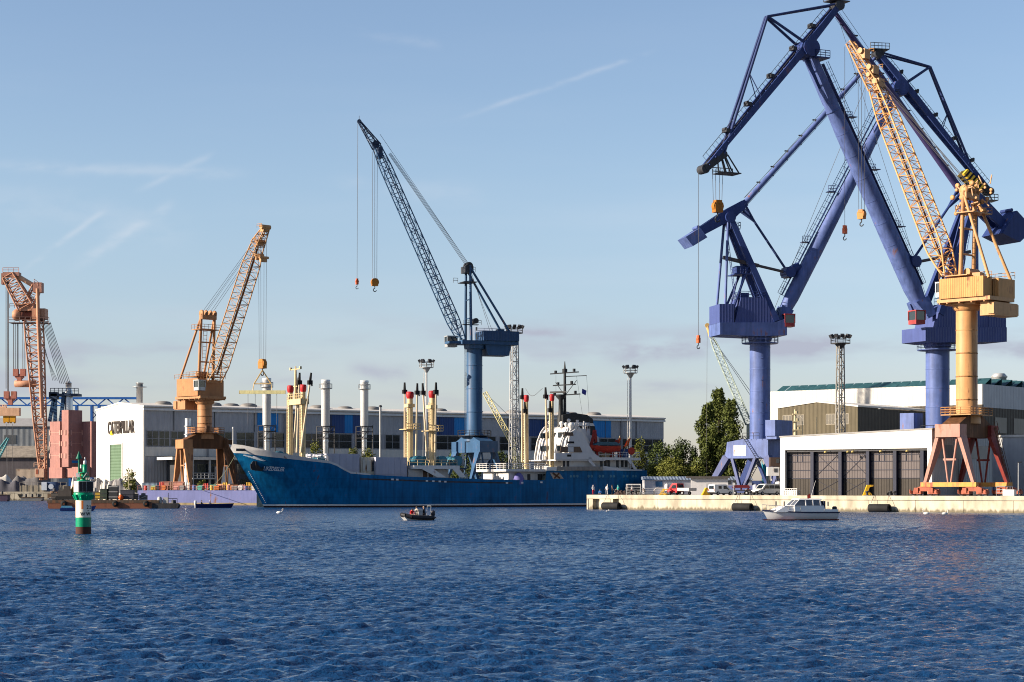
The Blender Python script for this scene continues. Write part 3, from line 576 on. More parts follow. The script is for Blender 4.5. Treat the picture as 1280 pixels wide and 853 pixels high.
# ---- the two tall double-link cranes
def link_crane(px, d, phi, K, label):
    g = Rig(px, d, LAND, phi); L = g.L; k_ = d / F
    root = g.thing('harbour_crane', label, 'crane'); r = K['r']
    # portal box, splayed legs, sills
    M = rotm(QA - g.phi); pz0 = K['pz0']; pz1 = K['pz1']
    b = MB(M); b.prism([(-5.2, pz0), (4.6, pz0), (4.6, pz1), (-1, pz1), (-4.4, pz1 - .5), (-4.6, pz0 + 1.5)], -4.4, 4.4); pb = b.build('portal_box', lav, root)
    if K.get('notice'):
        b = MB(M); b.box(-2.9, -.2, -4.44, -4.405, pz0 + .5, pz1 - 1.1); b.build('blank_panel', white, pb)
    for (sx, sy, ex, ey) in ((-4.6, -4, -8, -5), (-4.0, 4, -8, 5), (4.2, -4, 7.4, -5), (4.2, 4, 7.4, 5)):
        b = MB(M); b.bar((sx, sy, pz0 + .2), (ex, ey, 1.2), 1.2, 1.4, .8, .9); b.build('leg', lavd, root)
    b = MB(M)
    for sy in (-4.8, 4.8):
        for x0_, x1_ in ((-3.4, -1.2), (1.6, -.4)): b.bar((x0_, sy * .85, pz0), (x1_, sy, 1.2), .55)
    b.build('brace', lavd, root)
    for sy in (-5, 5):
        b = MB(M); b.box(-8.6, 8.0, sy - .5, sy + .5, .9, 1.7); b.build('sill_beam', lavd, root)
        for cx in (-7.4, 6.8):
            b = MB(M); b.box(cx - 1.9, cx + 1.9, sy - .4, sy + .4, .35, .9); bg_ = b.build('bogie', lavd, root)
            w_ = MB(M)
            for q in (-1.4, -.5, .5, 1.4): w_.lathe((cx + q, sy - .2, .34), [(.34, 0), (.34, .4)], 12, 'y')
            w_.build('wheel', drk, bg_)
    b = MB(M); b.box(*K['eb'], pz1 + .5, pz1 + 3.4); b.box(K['eb'][0] - .1, K['eb'][1] + .1, K['eb'][2] + .3, K['eb'][3] - .3, pz1 - .1, pz1 + .48); b.build('electrical_house', lav if not K.get('notice') else lav, root)
    b = MB(M); b.ladder((2.6, -4.7, pz0 - .2), (-.6, -4.7, pz1 + .6), .8, .07, .5); b.ladder((-.4, -4.7, 1.2), (3.4, -4.7, pz0 + .3), .8, .07, .5); b.rail([(-.6, -4.9, pz1), (3, -4.9, pz1)], 1.1, .05, 1); b.build('stair', drk, root)
    ct = L(px, K['ct'])[2]
    b = MB(); b.lathe((0, 0, 0), [(r + .05, pz1 - .2), (r + .05, ct)], 36); cl_ = b.build('column', lav, root)
    b = MB()
    for i in range(4):
        z = pz1 + (ct - pz1) * (i + .7) / 4.6; b.tube((-.6, -r - .1, z), (-.1, -r - .1, z), .07, n=4); b.lathe((0, 0, z + 2), [(r + .055, 0), (r + .08, .04), (r + .08, .12), (r + .055, .16)], 36, cap=False)
    b.build('weld_band', lav, cl_)
    ringdeck(root, r, r + 1.5, ct - .9, lav)
    # slewing platform and houses
    mh = mat('house_lavender', (.058, .082, .235), .5, corr='X', cs=7, var=.12)
    Pn = [L(*q) for q in K['plat']]
    b = MB(); b.prism([(q[0], q[2]) for q in Pn], -3.4, 3.4); b.lathe((0, 0, ct - .3), [(r + .3, 0), (r + .6, 1.2)], 28); pl = b.build('slewing_platform', lav if K['A'] else mat('house_lavender', ()), root)
    Hn = [L(*q) for q in K['house']]
    b = MB(); b.prism([(q[0], q[2]) for q in Hn], -3.0, 3.0); hs = b.build('machinery_house', mh, root)
    zt = max(q[2] for q in Hn); ua = min(q[0] for q in Hn if q[2] > zt - 1); ub = max(q[0] for q in Hn if q[2] > zt - 1)
    b = MB(); b.rail([(ua, -2.8, zt), (ub, -2.8, zt), (ub, 2.8, zt), (ua, 2.8, zt), (ua, -2.8, zt)], 1.1, .05, 1.3); b.cbox(((ua + ub) / 2 - 1, 0, zt + .5), 1.6, 2, 1); b.build('roof_rail', lavd, hs)
    Bn = [L(*q) for q in K['rearbox']]
    b = MB(); b.prism([(q[0], q[2]) for q in Bn], -3.1, 3.1); b.build('rear_house', mh, root)
    c_ = L(*K['cabin'][:2], K['cabv']); cabin(root, (c_[0], K['cabv'], c_[2]), mat('cabin_red', (.34, .05, .05), .5), 1.9, 2.2, 2.4)
    # A-frame
    tp = L(*K['pivot']); l1 = L(*K['leg1']); l2 = L(*K['leg2'])
    for s_ in (-1, 1):
        b = MB(); b.bar((tp[0], s_ * 1.3, tp[2]), (l1[0], s_ * 2.7, l1[2]), .7, 1.0, .9, 1.2); b.build('a_frame_leg', lavd, root)
        b = MB(); q1 = L(*K['thin'][0]); q2 = L(*K['thin'][1]); b.tube((tp[0] - .4, s_ * 1.2, tp[2] - 1), (q2[0], s_ * 2.6, q2[2]), .26, n=8); b.build('back_stay', lav, root)
        b = MB(); b.bar((tp[0] + .3, s_ * 1.0, tp[2] - .5), (l2[0], s_ * 1.6, l2[2]), .5, .8); b.build('ladder_leg', lavd, root)
    a_ = L(*K['br'][0]); b_ = L(*K['br'][1])
    b = MB()
    for s_ in (-1, 1): b.tube((a_[0], s_ * 1.7, a_[2]), (b_[0], s_ * 2.9, b_[2]), .24, n=7); b.tube((a_[0] - .6, s_ * 1.5, a_[2] - .3), (b_[0] + 1.2, s_ * 2.2, b_[2]), .18, n=6)
    b.box(a_[0] - 2.6, a_[0] + .4, -2.2, 2.2, a_[2] - 1.3, a_[2] - 1.1); b.rail([(a_[0] - 2.6, -2.2, a_[2] - 1.1), (a_[0] + .4, -2.2, a_[2] - 1.1)], 1.1, .05, .8); b.cbox((a_[0] - 1.2, 0, a_[2] - .3), 1.6, 2.4, 1.3); b.build('drive_platform', lavd, root)
    b = MB(); b.ladder((tp[0] - .2 * 1, 0, tp[2] - 3), (b_[0] + 2.4, 0, b_[2] + 1), .8, .06, .6); b.box(tp[0], tp[0] + 1.9, -1.6, 1.6, tp[2] - 2.2, tp[2] - 2.05); b.rail([(tp[0], -1.6, tp[2] - 2), (tp[0] + 1.9, -1.6, tp[2] - 2), (tp[0] + 1.9, 1.6, tp[2] - 2)], 1.1, .05, 1); b.build('pivot_platform', lavd, root)
    rk0 = L(*K['rack'][0]); rk1 = L(*K['rack'][1]); br = L(*K['bracket'])
    b = MB(); b.bar(rk0, rk0.lerp(rk1, .55), .8, .6); b.tube(rk0.lerp(rk1, .5), rk1, .26, n=8); b.build('luffing_rack', mat('greased_steel', (.12, .10, .10), .5), root)
    # main boom tube
    f0_ = L(*K['foot']); hd = L(*K['head']); bt = K['bt']; d = hd - f0_
    pf = [(0, bt * .72), (.09, bt), (.30, bt), (.7, bt * .86), (.86, bt * .66)]
    b = MB()
    for (t0, r0), (t1, r1) in zip(pf, pf[1:]): b.tube(f0_ + d * t0, f0_ + d * t1, r0, r1, 24, cap=t0 == 0)
    for s_ in (-1, 1): b.bar(f0_ + d * .8 + Vector((0, s_ * bt * .42, 0)), hd + Vector((0, s_ * bt * .55, 0)), bt * .5, bt * 1.0, .5, bt * .7)
    for s_ in (-1, 1): b.bar(f0_ + d * .04 + Vector((0, s_ * bt * .6, 0)), f0_ - d * .02 + Vector((0, s_ * 2.0, -.4)), .9, bt * 1.8, .9, 1.6)
    for k in range(1, 9):
        t_ = .09 + k * .085; rr = bt * (1 if t_ < .3 else 1 - (t_ - .3) * .35) + .03; cc = f0_ + d * t_; b.tube(cc, cc + d * .003, rr, rr, 24)
    bm = b.build('boom', lav, root)
    b = MB(); b.cbox(br, 1.6, 3.0, 1.8); b.lathe(br, [(1.0, -1.7), (1.0, 1.7)], 14, 'y'); b.tube(br, (br + (f0_ + d * .25)) / 2, .9, n=8); b.build('link_bracket', lavd, bm)
    up = Vector((0, 1, 0)).cross(d.normalized()); up = up if up.z > 0 else -up; side_ = K['walk'] * up
    b = MB(); o_ = side_ * (bt + .5); b.bar(f0_ + d * .08 + o_, f0_ + d * .93 + o_ * .85, .8, .08)
    nn = 34
    for i in range(nn):
        c0 = f0_ + d * (.08 + .85 * i / nn) + o_; b.tube(c0 - side_ * .5, c0 + side_ * .9, .045, n=3, cap=False)
    b.tube(f0_ + d * .08 + o_ + side_ * .9, f0_ + d * .93 + o_ + side_ * .9, .05, n=4)
    b.tube(f0_ + d * .08 + o_ + side_ * .5, f0_ + d * .93 + o_ + side_ * .5, .04, n=4)
    for t_ in (.3, .52, .72): c0 = f0_ + d * t_ + o_; b.cbox(c0 + side_ * .6, 1.5, 1.5, .12); b.rail([c0 + side_ * .6 + Vector((-.75, -.7, 0)), c0 + side_ * .6 + Vector((.75, -.7, 0))], 1.1, .05, .5)
    b.build('walkway', lavd, bm)
    # fly jib
    rr_ = L(*K['rear']); tp2 = L(*K['tip']); sgn = 1
    dj = tp2 - rr_; uj = Vector((0, 1, 0)).cross(dj.normalized()); uj = uj if uj.z > 0 else -uj
    hp = (hd - rr_).dot(dj) / dj.length_squared
    b = MB()
    for s_ in (-1, 1):
        y_ = Vector((0, s_ * 1.2, 0)); b.bar(rr_ + y_ * .7, rr_ + dj * hp + y_, .4, .9, .4, 1.3); b.bar(rr_ + dj * hp + y_, tp2 + y_ * .6, .4, 1.2, .35, .7)
    for i in range(22):
        t_ = (i + .5) / 22; b.bar(rr_ + dj * t_ + Vector((0, -1.2, 0)), rr_ + dj * t_ + Vector((0, 1.2, 0)), .18)
    jb = b.build('fly_jib', lavd, root)
    b = MB(); o_ = uj * 1.5
    b.tube(rr_ + dj * .06 + o_, rr_ + dj * .96 + o_, .05, n=4)
    for i in range(40): c0 = rr_ + dj * (.06 + .9 * i / 39); b.tube(c0 + uj * .4, c0 + o_, .04, n=3, cap=False)
    for t_ in (.16, .30, .47, .64, .8): c0 = rr_ + dj * t_ + uj * 1.2; b.cbox(c0, .7, 1.5, .55); b.lathe(c0 + uj * .35, [(.26, -.5), (.26, .5)], 10, 'y')
    b.build('jib_walkway', drk, jb)
    b = MB(); b.cbox(hd, 2.2, 3.4, 2.4); b.lathe(hd, [(1.5, -1.9), (1.5, 1.9)], 16, 'y'); hx = K['hpl']; b.box(hd[0] - 3.4 if hx < 0 else hd[0] + .6, hd[0] - .6 if hx < 0 else hd[0] + 3.4, -2, 2, hd[2] - 1.6, hd[2] - 1.4)
    xa, xb = (hd[0] - 3.4, hd[0] - .6) if hx < 0 else (hd[0] + .6, hd[0] + 3.4); b.rail([(xa, -2, hd[2] - 1.5), (xb, -2, hd[2] - 1.5), (xb, 2, hd[2] - 1.5), (xa, 2, hd[2] - 1.5)], 1.2, .06, .9, 3); b.build('pivot_head', lavd, jb)
    # stays above the jib
    ap = L(*K['apex']); fr = L(*K['front']); b = MB()
    for s_ in (-1, 1):
        b.tube(ap + Vector((0, s_ * .3, 0)), rr_ + Vector((0, s_ * .8, .3)), .2, n=6); b.tube(ap + Vector((0, s_ * .3, 0)), hd + uj * .8 + Vector((0, s_ * 1.3, 0)), .24, n=6); b.tube(ap + Vector((0, s_ * .3, 0)), fr + Vector((0, s_ * .7, 0)), .24, n=6)
    for t_ in (.40, .76):
        c0 = ap.lerp(fr, t_); q = rr_ + dj * max(0, min(1, (c0 - rr_).dot(dj) / dj.length_squared + .05)); b.tube(c0, q + Vector((0, .9, 0)), .09, n=5); b.tube(c0, q + Vector((0, -.9, 0)), .09, n=5)
    b.build('jib_stay', mat('dark_blue_stay', (.03, .05, .15), .5), jb)
    # jib tip, sheaves, platform
    b = MB(); b.lathe(tp2, [(.75, -.9), (.75, .9)], 14, 'y'); b.lathe(fr, [(.7, -.8), (.7, .8)], 12, 'y'); b.bar(fr, tp2, 1.9, 1.1)
    pf_ = L(*K['plf']); b.box(pf_[0] - 1.9, pf_[0] + 1.9, -1.4, 1.4, pf_[2], pf_[2] + .15); b.rail([(pf_[0] - 1.9, -1.4, pf_[2]), (pf_[0] + 1.9, -1.4, pf_[2])], 1.2, .07, .7, 2)
    for x_ in (-1.6, -.4, .9): b.tube((pf_[0] + x_, -1.2, pf_[2]), fr + Vector((x_ * .5, -.6, 0)), .13, n=5); b.tube((pf_[0] + x_, 1.2, pf_[2]), fr + Vector((x_ * .5, .6, 0)), .13, n=5)
    b.build('jib_tip', drk, jb)
    b = MB(); b.lathe(rr_, [(.9, -1.1), (.9, 1.1)], 14, 'y'); b.box(rr_[0] - 1.9, rr_[0] + 1.9, -1.2, 1.2, rr_[2] + .7, rr_[2] + .85); b.rail([(rr_[0] - 1.9, -1.2, rr_[2] + .8), (rr_[0] + 1.9, -1.2, rr_[2] + .8)], 1.1, .06, .7); b.build('rear_sheave', drk, jb)
    # tie, lever, counterweight, link
    le = L(*K['lever_end']); cw = L(*K['cw']); tr = L(*K['tie_top']); dd = (tr - le)
    b = MB(); b.tube(le, le + dd * .7, K['tr0'], K['tr0'] * .92, 14); b.tube(le + dd * .7, tr, K['tr0'] * .92, K['tr0'] * .55, 14); tie = b.build('tie_bar', lav if K['A'] else mat('plum_steel', (.06, .05, .15), .5), root)
    b = MB()
    for k in range(1, 9): c0 = le + dd * (k / 9.5); b.tube(c0 + Vector((0, -.2, -.9)), c0 + Vector((0, -.2, 1.0)), .09, n=4); b.cbox(c0 + Vector((0, 0, .95)), .9, .3, .2)
    b.tube(le + Vector((0, 0, -.9)), tr + Vector((0, 0, -.9)), .035, n=4); b.tube(le + Vector((0, 0, 1)), tr + Vector((0, 0, 1)), .035, n=4); b.build('cable_bracket', drk, tie)
    b = MB(); dl = cw - le
    for s_ in (-1, 1): b.bar(le + Vector((0, s_ * .7, 0)), tp + Vector((0, s_ * 1.0, .6)), .5, 1.3, .55, 2.3); b.bar(tp + Vector((0, s_ * 1.0, .6)), cw + Vector((0, s_ * 1.2, .2)), .55, 2.3, .6, 1.5)
    for k in (.3, .6, .85): q = tp.lerp(cw, k); b.bar(q + Vector((0, -1.1, .2)), q + Vector((0, 1.1, .2)), .4)
    b.lathe(tp, [(1.0, -1.8), (1.0, 1.8)], 14, 'y'); b.build('lever', lavd, root)
    C_ = [L(*q) for q in K['cwbox']]
    b = MB(); b.prism([(q[0], q[2]) for q in C_], -K['cwv'], K['cwv']); b.lathe(C_[1] + Vector((0, 0, .3)), [(.3, -1.5), (.3, 1.5)], 10, 'y'); b.build('counterweight', lav if K['A'] else lavd, root)
    b = MB(); q1 = le.lerp(tp, .1); mid = q1.lerp(br, .25)
    for s_ in (-1, 1): b.tube(q1 + Vector((0, s_ * .9, 0)), mid, .22, n=6); b.tube(q1.lerp(tp, .3) + Vector((0, s_ * .9, 0)), mid, .2, n=6)
    b.tube(mid, br, .24, n=8); b.build('link_rod', lavd if not K['A'] else mat('dark_blue_stay', ()), root)
    # ropes along the jib
    b = MB(); b.tube(rr_ + uj * .6, tp2 + uj * .4, .04, n=4); b.tube(rr_ + Vector((0, .6, 0)), le + Vector((0, .6, 1)), .04, n=4); b.tube(rr_ + Vector((0, -.6, 0)), L(*K['leg1']) + Vector((0, 0, 1)), .04, n=4); b.build('running_rope', rope_m, root)
    for (h0, h1, r_, rp, sz, nm, mm_) in K['hooks']:
        a = L(*h0); c2_ = L(*h1); hookblock(root, (c2_[0], c2_[1], a[2]), c2_, r_, mm_, rp, size=sz, nm=nm)
    if K.get('stripe'):
        s0, s1 = [L(*q) for q in K['stripe']]; ym = mat('stripe_yellow', (.75, .48, .04), .5); b = MB(); nst = 12
        for i in range(nst): b.cur = i % 2; b.bar(s0.lerp(s1, i / nst), s0.lerp(s1, (i + 1) / nst), 3.0, 1.25)
        b.build('warning_stripe', [ym, blk], jb)
    return g, root
gA, rA = link_crane(950, 372, 12, dict(A=True, eb=(4.4, 6.5, -5, .9), r=1.86, ct=424, pz0=Z(573, 368) - LAND, pz1=Z(549, 368) - LAND, notice=True,
    plat=[(893, 420), (893, 405), (962, 405), (976, 400), (976, 421), (938, 422)], house=[(912, 405.5), (920, 374), (950, 374), (962, 405.5)], rearbox=[(893, 405.5), (893, 382), (911, 382), (911, 405.5)],
    cabin=(985, 401), cabv=-2.4, pivot=(910, 273), leg1=(964, 403), leg2=(951, 375), thin=[(905, 280), (901, 388)], br=[(931, 336), (906, 400)],
    rack=[(904, 322), (984, 341)], bracket=(985, 341), foot=(976, 398), head=(1122, 112), bt=1.38, walk=1,
    rear=(1097, 68), tip=(1236, 240), hpl=-1, apex=(1162, 84), front=(1219, 226), plf=(1232, 252),
    lever_end=(931, 254), cw=(867, 296), tie_top=(1096, 70), tr0=.52, cwbox=[(852, 298.5), (870, 287), (879, 299), (861, 310)], cwv=2.6,
    stripe=[(1203, 216), (1226, 238)], hooks=()), 'tall lavender blue level luffing crane with its tube boom leaning right behind the poplars')
gB, rB = link_crane(1172, 348, 205, dict(A=False, eb=(-5.7, -3, -3, .4), r=2.0, ct=432, pz0=7.4, pz1=10.9,
    plat=[(1243, 429), (1243, 411), (1188, 411), (1142, 411), (1142, 428), (1158, 430)], house=[(1240, 411.3), (1238, 394), (1180, 380), (1160, 392), (1156, 411.3)], rearbox=[(1243.5, 411.4), (1243.5, 396), (1222, 396), (1222, 411.4)],
    cabin=(1146, 397), cabv=2.9, pivot=(1213, 250), leg1=(1163, 395), leg2=(1180, 390), thin=[(1216, 262), (1210, 395)], br=[(1186, 345), (1208, 395)],
    rack=[(1212, 315), (1140, 329)], bracket=(1139, 328), foot=(1153, 388), head=(1008, 62), bt=1.62, walk=1,
    rear=(1046, 8), tip=(879, 212), hpl=-1, apex=(958, 21), front=(902, 194), plf=(909, 218),
    lever_end=(1199, 236), cw=(1258, 292), tie_top=(1044, 16), tr0=.66, cwbox=[(1240, 294), (1258, 266), (1279, 289), (1262, 305)], cwv=2.9,
    hooks=(((897, 212), (897, 258), .95, ((-1.0, 0), (-.4, 0), (.4, 0), (1.0, 0)), 1.3, 'hook_block', None), ((874, 214), (873, 424), .28, ((0, 0),), .8, 'overhaul_ball', mat('ball_orange', ())))),
    'tallest lavender blue level luffing crane with its boom leaning left behind the white shed')
# ================================================================ buildings
gry = mat('grey_cladding', (.36, .37, .40), .55, corr='X', cs=5, var=.12)
gry2 = mat('pale_grey_cladding', (.42, .43, .44), .55, corr='X', cs=5, var=.14)
bl1 = mat('blue_cladding', (.010, .20, .55), .5, corr='X', cs=5, var=.12)
bl2 = mat('navy_cladding', (.02, .06, .20), .5, corr='X', cs=5, var=.12)
wclad = mat('white_cladding', (.62, .60, .56), .5, corr='Y', cs=4, var=.08)
wcladx = mat('white_cladding_long', (.60, .58, .54), .5, corr='X', cs=4, var=.08)
roofw = mat('roof_membrane', (.66, .63, .58), .7, var=.12, streak=False)
grn = mat('green_door_slats', (.10, .165, .10), .6, corr='Z', cs=5, var=.15)
seam = mat('seam_dark', (.07, .075, .08), .6)
bryl = mat('olive_brown_cladding', (.105, .088, .055), .7, corr='X', cs=4, var=.15)
brdk = mat('dark_brown_cladding', (.05, .04, .03), .6, corr='X', cs=3, var=.2)
brdy = mat('dark_brown_cladding_side', (.055, .045, .035), .6, corr='Y', cs=3, var=.2)
# --- long grey and blue hall with the white gable
hx, hy, hz = -92.0, 500.0, LAND; HA = math.atan2(.55, .835)
hall = thing('factory_hall', 'long grey and blue industrial hall with white gable and green door', 'hall', (hx, hy, hz), HA)
def hs_(px): k = (px - 640) / F; return (k * hy - hx) / (.835 - k * .55)
HL = hs_(831); Hh = 21.6; Wd = 31.3
b = MB(); b.box(.3, HL - .3, .2, Wd - .2, 0, 11.6); b.box(.35, HL - .35, .25, Wd - .25, 11.6, 15.7); b.box(.3, HL - .3, .2, Wd - .2, 15.7, Hh - .9); b.build('wall', gry, hall)
b = MB(); b.prismx([(0, 0), (Wd, 0), (Wd, Hh), (Wd / 2, Hh + 1.2), (0, Hh)], -.15, .29); b.build('gable_wall', wclad, hall)
b = MB(); b.prismx([(-.5, Hh - .1), (Wd / 2, Hh + 1.2), (Wd + .5, Hh - .1), (Wd + .5, Hh + .25), (Wd / 2, Hh + 1.6), (-.5, Hh + .25)], -.3, HL); rf = b.build('roof', roofw, hall)
b = MB(); b.prismx([(-.35, Hh - .95), (.18, Hh - .95), (1.3, Hh + .1), (1.3, Hh + .4), (.5, Hh + .38), (-.35, Hh - .6)], -.2, HL); b.build('eaves_fascia', white, hall)
b = MB(); b.box(-.1, HL, -.02, .19, 9.2, 11.55); b.build('lower_band', wcladx, hall)
for px in (222, 258, 285, 314, 330, 417, 424, 458, 486, 566, 574, 623, 663, 677, 726, 743, 765):
    v = MB(); v.lathe((hs_(px), 9 + (px % 3) * 1.5, Hh + .85), [(2.2, 0), (2.2, .45), (1.7, .85), (.9, 1.0), (.1, 1.05)], 16); v.build('roof_vent', mat('vent_grey', (.22, .21, .20), .6), rf)
for a_, c_, m_ in ((322, 348, bl1), (413, 431, bl2), (431, 441, bl1), (441, 450, bl2), (544, 568, bl2), (568, 583, bl1), (662, 685, bl2), (739, 764, bl1)):
    b = MB(); b.box(hs_(a_), hs_(c_), .08, .195, 15.75, Hh - .96); b.build('blue_panel' if m_ is bl1 else 'navy_panel', m_, hall)
frm = mat('window_frame_grey', (.30, .30, .32), .5)
for a_, c_ in ((184, 198), (199, 212), (214, 230), (272, 290), (296, 318), (322, 336), (340, 372), (376, 404), (408, 440), (444, 478), (482, 500), (545, 575), (580, 620), (625, 660), (664, 700), (704, 736), (740, 770), (775, 800), (804, 828)):
    x0, x1 = hs_(a_), hs_(c_); wz = 11.75
    f_ = MB(); n_ = max(2, int((x1 - x0) / 2.6))
    for i in range(n_ + 1): x = x0 + (x1 - x0) * i / n_; f_.box(x - .07, x + .07, .10, .24, wz, 15.6)
    for z in (wz, 13.6, 15.5): f_.box(x0, x1, .11, .235, z - .06, z + .06)
    fo = f_.build('window', frm, hall); g = MB(); g.box(x0, x1, .16, .22, wz + .08, 15.44); g.build('pane', mat('hall_glass', (.018, .024, .03), .15, spec=.6, var=.4), fo)
x = 8.0
while x < HL: b = MB(); b.box(x, x + .16, -.01, .17, 15.75, Hh - .96); x += 11.2; b.build('panel_seam', seam, hall)
for x in (17, 39, 82, 121, 148): b = MB(); b.box(x, x + .5, -.3, .17, 2, Hh - 1); b.build('downpipe', mat('pipe_grey', (.25, .25, .26), .5), hall)
d_ = MB(); d_.box(-.17, .1, 13.7, 21.6, 0, 12.4); d_.build('gable_door', grn, hall)
d_ = MB(); d_.box(-.32, -.15, 13.2, 13.7, 0, 12.7); d_.box(-.32, -.15, 21.6, 22.1, 0, 12.7); d_.box(-.32, -.15, 13.7, 21.6, 12.4, 12.9); d_.build('door_frame', white, hall)
b = MB(); b.box(3, 40, Wd + .05, Wd + 6, 0, 17.6); b.build('side_annexe', wclad, hall)
b = MB(); b.box(2.85, 3, Wd + 1.2, Wd + 4.2, 0, 6.6); b.build('annexe_door', grn, hall)
text('CATERPILLAR', 4.3, 'lettering', mat('letter_black', (.035, .025, .02), .6), hall, upright((-.3, 14.4, 16.6), -math.pi / 2), .05, .66, .03)
b = MB(); b.prismx([(21.5, 14.9), (19.3, 14.9), (20.4, 16.1)], -.45, -.36); b.build('emblem_triangle', mat('emblem_yellow', (.8, .55, .02), .5), hall)
# dark glazed office annexe in front of the hall
an = thing('office_annexe', 'low dark glazed office with white flat roof before the long hall', 'building', (hx, hy, hz), HA)
b = MB(); b.box(6, 36, -9, -.4, 0, 8.2); b.build('wall', mat('dark_facade', (.05, .055, .065), .5), an)
b = MB(); b.box(3, 37, -10.5, -.5, 8.2, 8.9); b.build('roof', roofw, an)
for i in range(8):
    for z in (1, 4.8): b = MB(); b.box(6.8 + i * 3.6, 9.6 + i * 3.6, -9.06, -9.0, z, z + 2.4); b.build('window', gls, an)
b = MB()
for i in range(5): b.box(7 + i * 6, 7.5 + i * 6, -10.2, -9.8, 0, 8.2)
b.build('pillar', galv, an)
b = MB(); b.box(8, 14, -12, -9.1, 3.4, 3.7); b.rail([(8, -12, 3.7), (14, -12, 3.7)], 1.2, .08, 1); b.build('balcony', galv, an)
b = MB(); b.box(15, 19, -11, -9.1, .0, 6.6); b.build('white_lobby', white, an)

# --- white open shed at the quay
o1 = Vector((66.7, 317.7, 0)) - E1 * 28.3; SL = 28.3; SD_ = 21
sh = thing('quay_shed', 'white shed with dark sliding doors standing on the near quay', 'shed', (o1.x, o1.y, LAND), QA)
zl, zr = 9.75, 10.6; oz = 7.6
b = MB(); b.prism([(0, oz), (SL, oz), (SL, zr), (0, zl)], 0, .5); b.box(0, .95, 0, .5, 0, oz); b.box(SL - .8, SL, 0, .5, 0, oz); b.build('front_wall', mat('shed_white', (.62, .60, .56), .5, var=.05), sh)
b = MB(); b.prism([(-.15, zl), (SL + .15, zr), (SL + .15, zr + .22), (-.15, zl + .22)], -.1, SD_ + .2); b.build('roof', mat('roof_edge_dark', (.30, .29, .28), .6), sh)
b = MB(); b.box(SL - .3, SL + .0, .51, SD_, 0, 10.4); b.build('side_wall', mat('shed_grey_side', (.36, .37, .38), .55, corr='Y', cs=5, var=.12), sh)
b = MB(); b.box(SL, SL + .05, 1.2, SD_ - 1, 6.0, 8.2); b.build('window_strip', mat('milky_glass', (.17, .18, .20), .3), sh)
b = MB(); b.box(0, .3, .51, SD_, 0, 9.6); b.box(0, SL, SD_ - .3, SD_, 0, 9.6); b.build('rear_wall', gry, sh)
cols = [(px - 975) for px in (1013.5, 1048.5, 1083, 1117, 1151)]
def sx_(px): k = (px - 640) / F; return (k * o1.y - o1.x) / (E1.x - k * E1.y)
navy = mat('navy_post', (.008, .012, .035), .5)
xs = [.95] + [sx_(p) for p in (1013.5, 1048.5, 1083, 1117, 1151)] + [SL - .8]
mauve = mat('mauve_door_panel', (.115, .098, .098), .5, corr='X', cs=8, var=.12); dkb = mat('dark_door_panel', (.045, .038, .032), .55, corr='X', cs=8, var=.2)
for i, (a, c) in enumerate(zip(xs, xs[1:])):
    b = MB(); b.box(a, c, 1.1, 1.25, .05, 2.85); dr = b.build('sliding_door', dkb, sh)
    b = MB(); b.box(a, c, 1.1, 1.25, 2.86, oz); b.build('upper_panel', mauve, dr)
    b = MB()
    for z in (2.85, 4.2, 5.6, 6.7): b.box(a, c, 1.02, 1.1, z - .05, z + .05)
    if i in (0, 3, 4):
        for f in (.35, .55): x = a + (c - a) * f; b.box(x - .05, x + .05, 1.01, 1.1, 5.6, oz)
    else: b.bar((a, 1.05, 2.9), (c, 1.05, oz - .2), .06); b.bar((a, 1.05, oz - .2), (c, 1.05, 2.9), .06); b.bar((a, 1.05, .2), (c, 1.05, 2.8), .05); b.bar((a, 1.05, 2.8), (c, 1.05, .2), .05)
    b.build('door_frame', navy, dr)
for x in xs[1:-1]: b = MB(); b.box(x - .3, x + .3, .35, 1.0, 0, oz); b.build('post', navy, sh)
b = MB(); b.box(.95, SL - .8, .3, .9, oz - .35, oz - .02); b.build('door_track', drk, sh)
for px in (1035, 1063, 1069, 1104, 1137):
    b = MB(); x = sx_(px); b.tube((x, -.05, oz - .1), (x, -.7, oz - .3), .05, n=4); b.lathe((x, -.8, oz - .45), [(.1, -.1), (.26, -.1), (.2, .15), (.06, .2)], 8); b.build('flood_lamp', mat('lamp_brass', (.45, .35, .12), .5), sh)

# --- big white hall behind with panels on its roof
o2 = Vector((59.9, 464.8, 0)); L2 = 53.9; h2 = 23.6; mz = 19.2
wh = thing('assembly_hall', 'huge white hall with dark green solar roof behind the cranes', 'hall', (o2.x, o2.y, LAND), QA)
b = MB(); b.box(0, L2, 0, .6, mz, h2); b.box(0, 7.5, 0, .6, 0, mz); b.build('front_wall', wcladx, wh)
b = MB(); b.box(7.5, L2, .05, .6, 0, mz); b.build('dark_facade', brdk, wh)
b = MB(); b.box(L2 - .6, L2, .61, 150, mz - .6, h2); b.build('side_wall', mat('side_shaded_white', (.42, .44, .47), .6, corr='Y', cs=3, var=.1), wh)  # white cladding coloured blue-grey as if lit by sky alone
b = MB(); b.box(L2 - .6, L2 - .04, .61, 150, 0, mz - .6); b.build('dark_side_wall', brdy, wh)
for i in range(10): b = MB(); b.box(L2 - .03, L2 + .03, 6 + i * 9, 11.5 + i * 9, 13.2, 16.6); b.build('window', mat('grey_pane', (.09, .09, .10), .3), wh)
b = MB(); b.box(0, L2 - .7, .7, 150, h2 - .4, h2 - .1); rf = b.build('roof', roofw, wh)
sol = mat('solar_teal', (.03, .09, .10), .35, var=.3)
b = MB()
for j in range(9):
    y = 1.2 + j * 4.2
    for i in range(22): x = .8 + i * 2.42; b.add([(x, y, h2 - .08), (x + 2.2, y, h2 - .08), (x + 2.2, y + 3.2, h2 + 1.45), (x, y + 3.2, h2 + 1.45)], [(0, 1, 2, 3)])
b.build('solar_panel_rows', sol, rf)
b = MB()
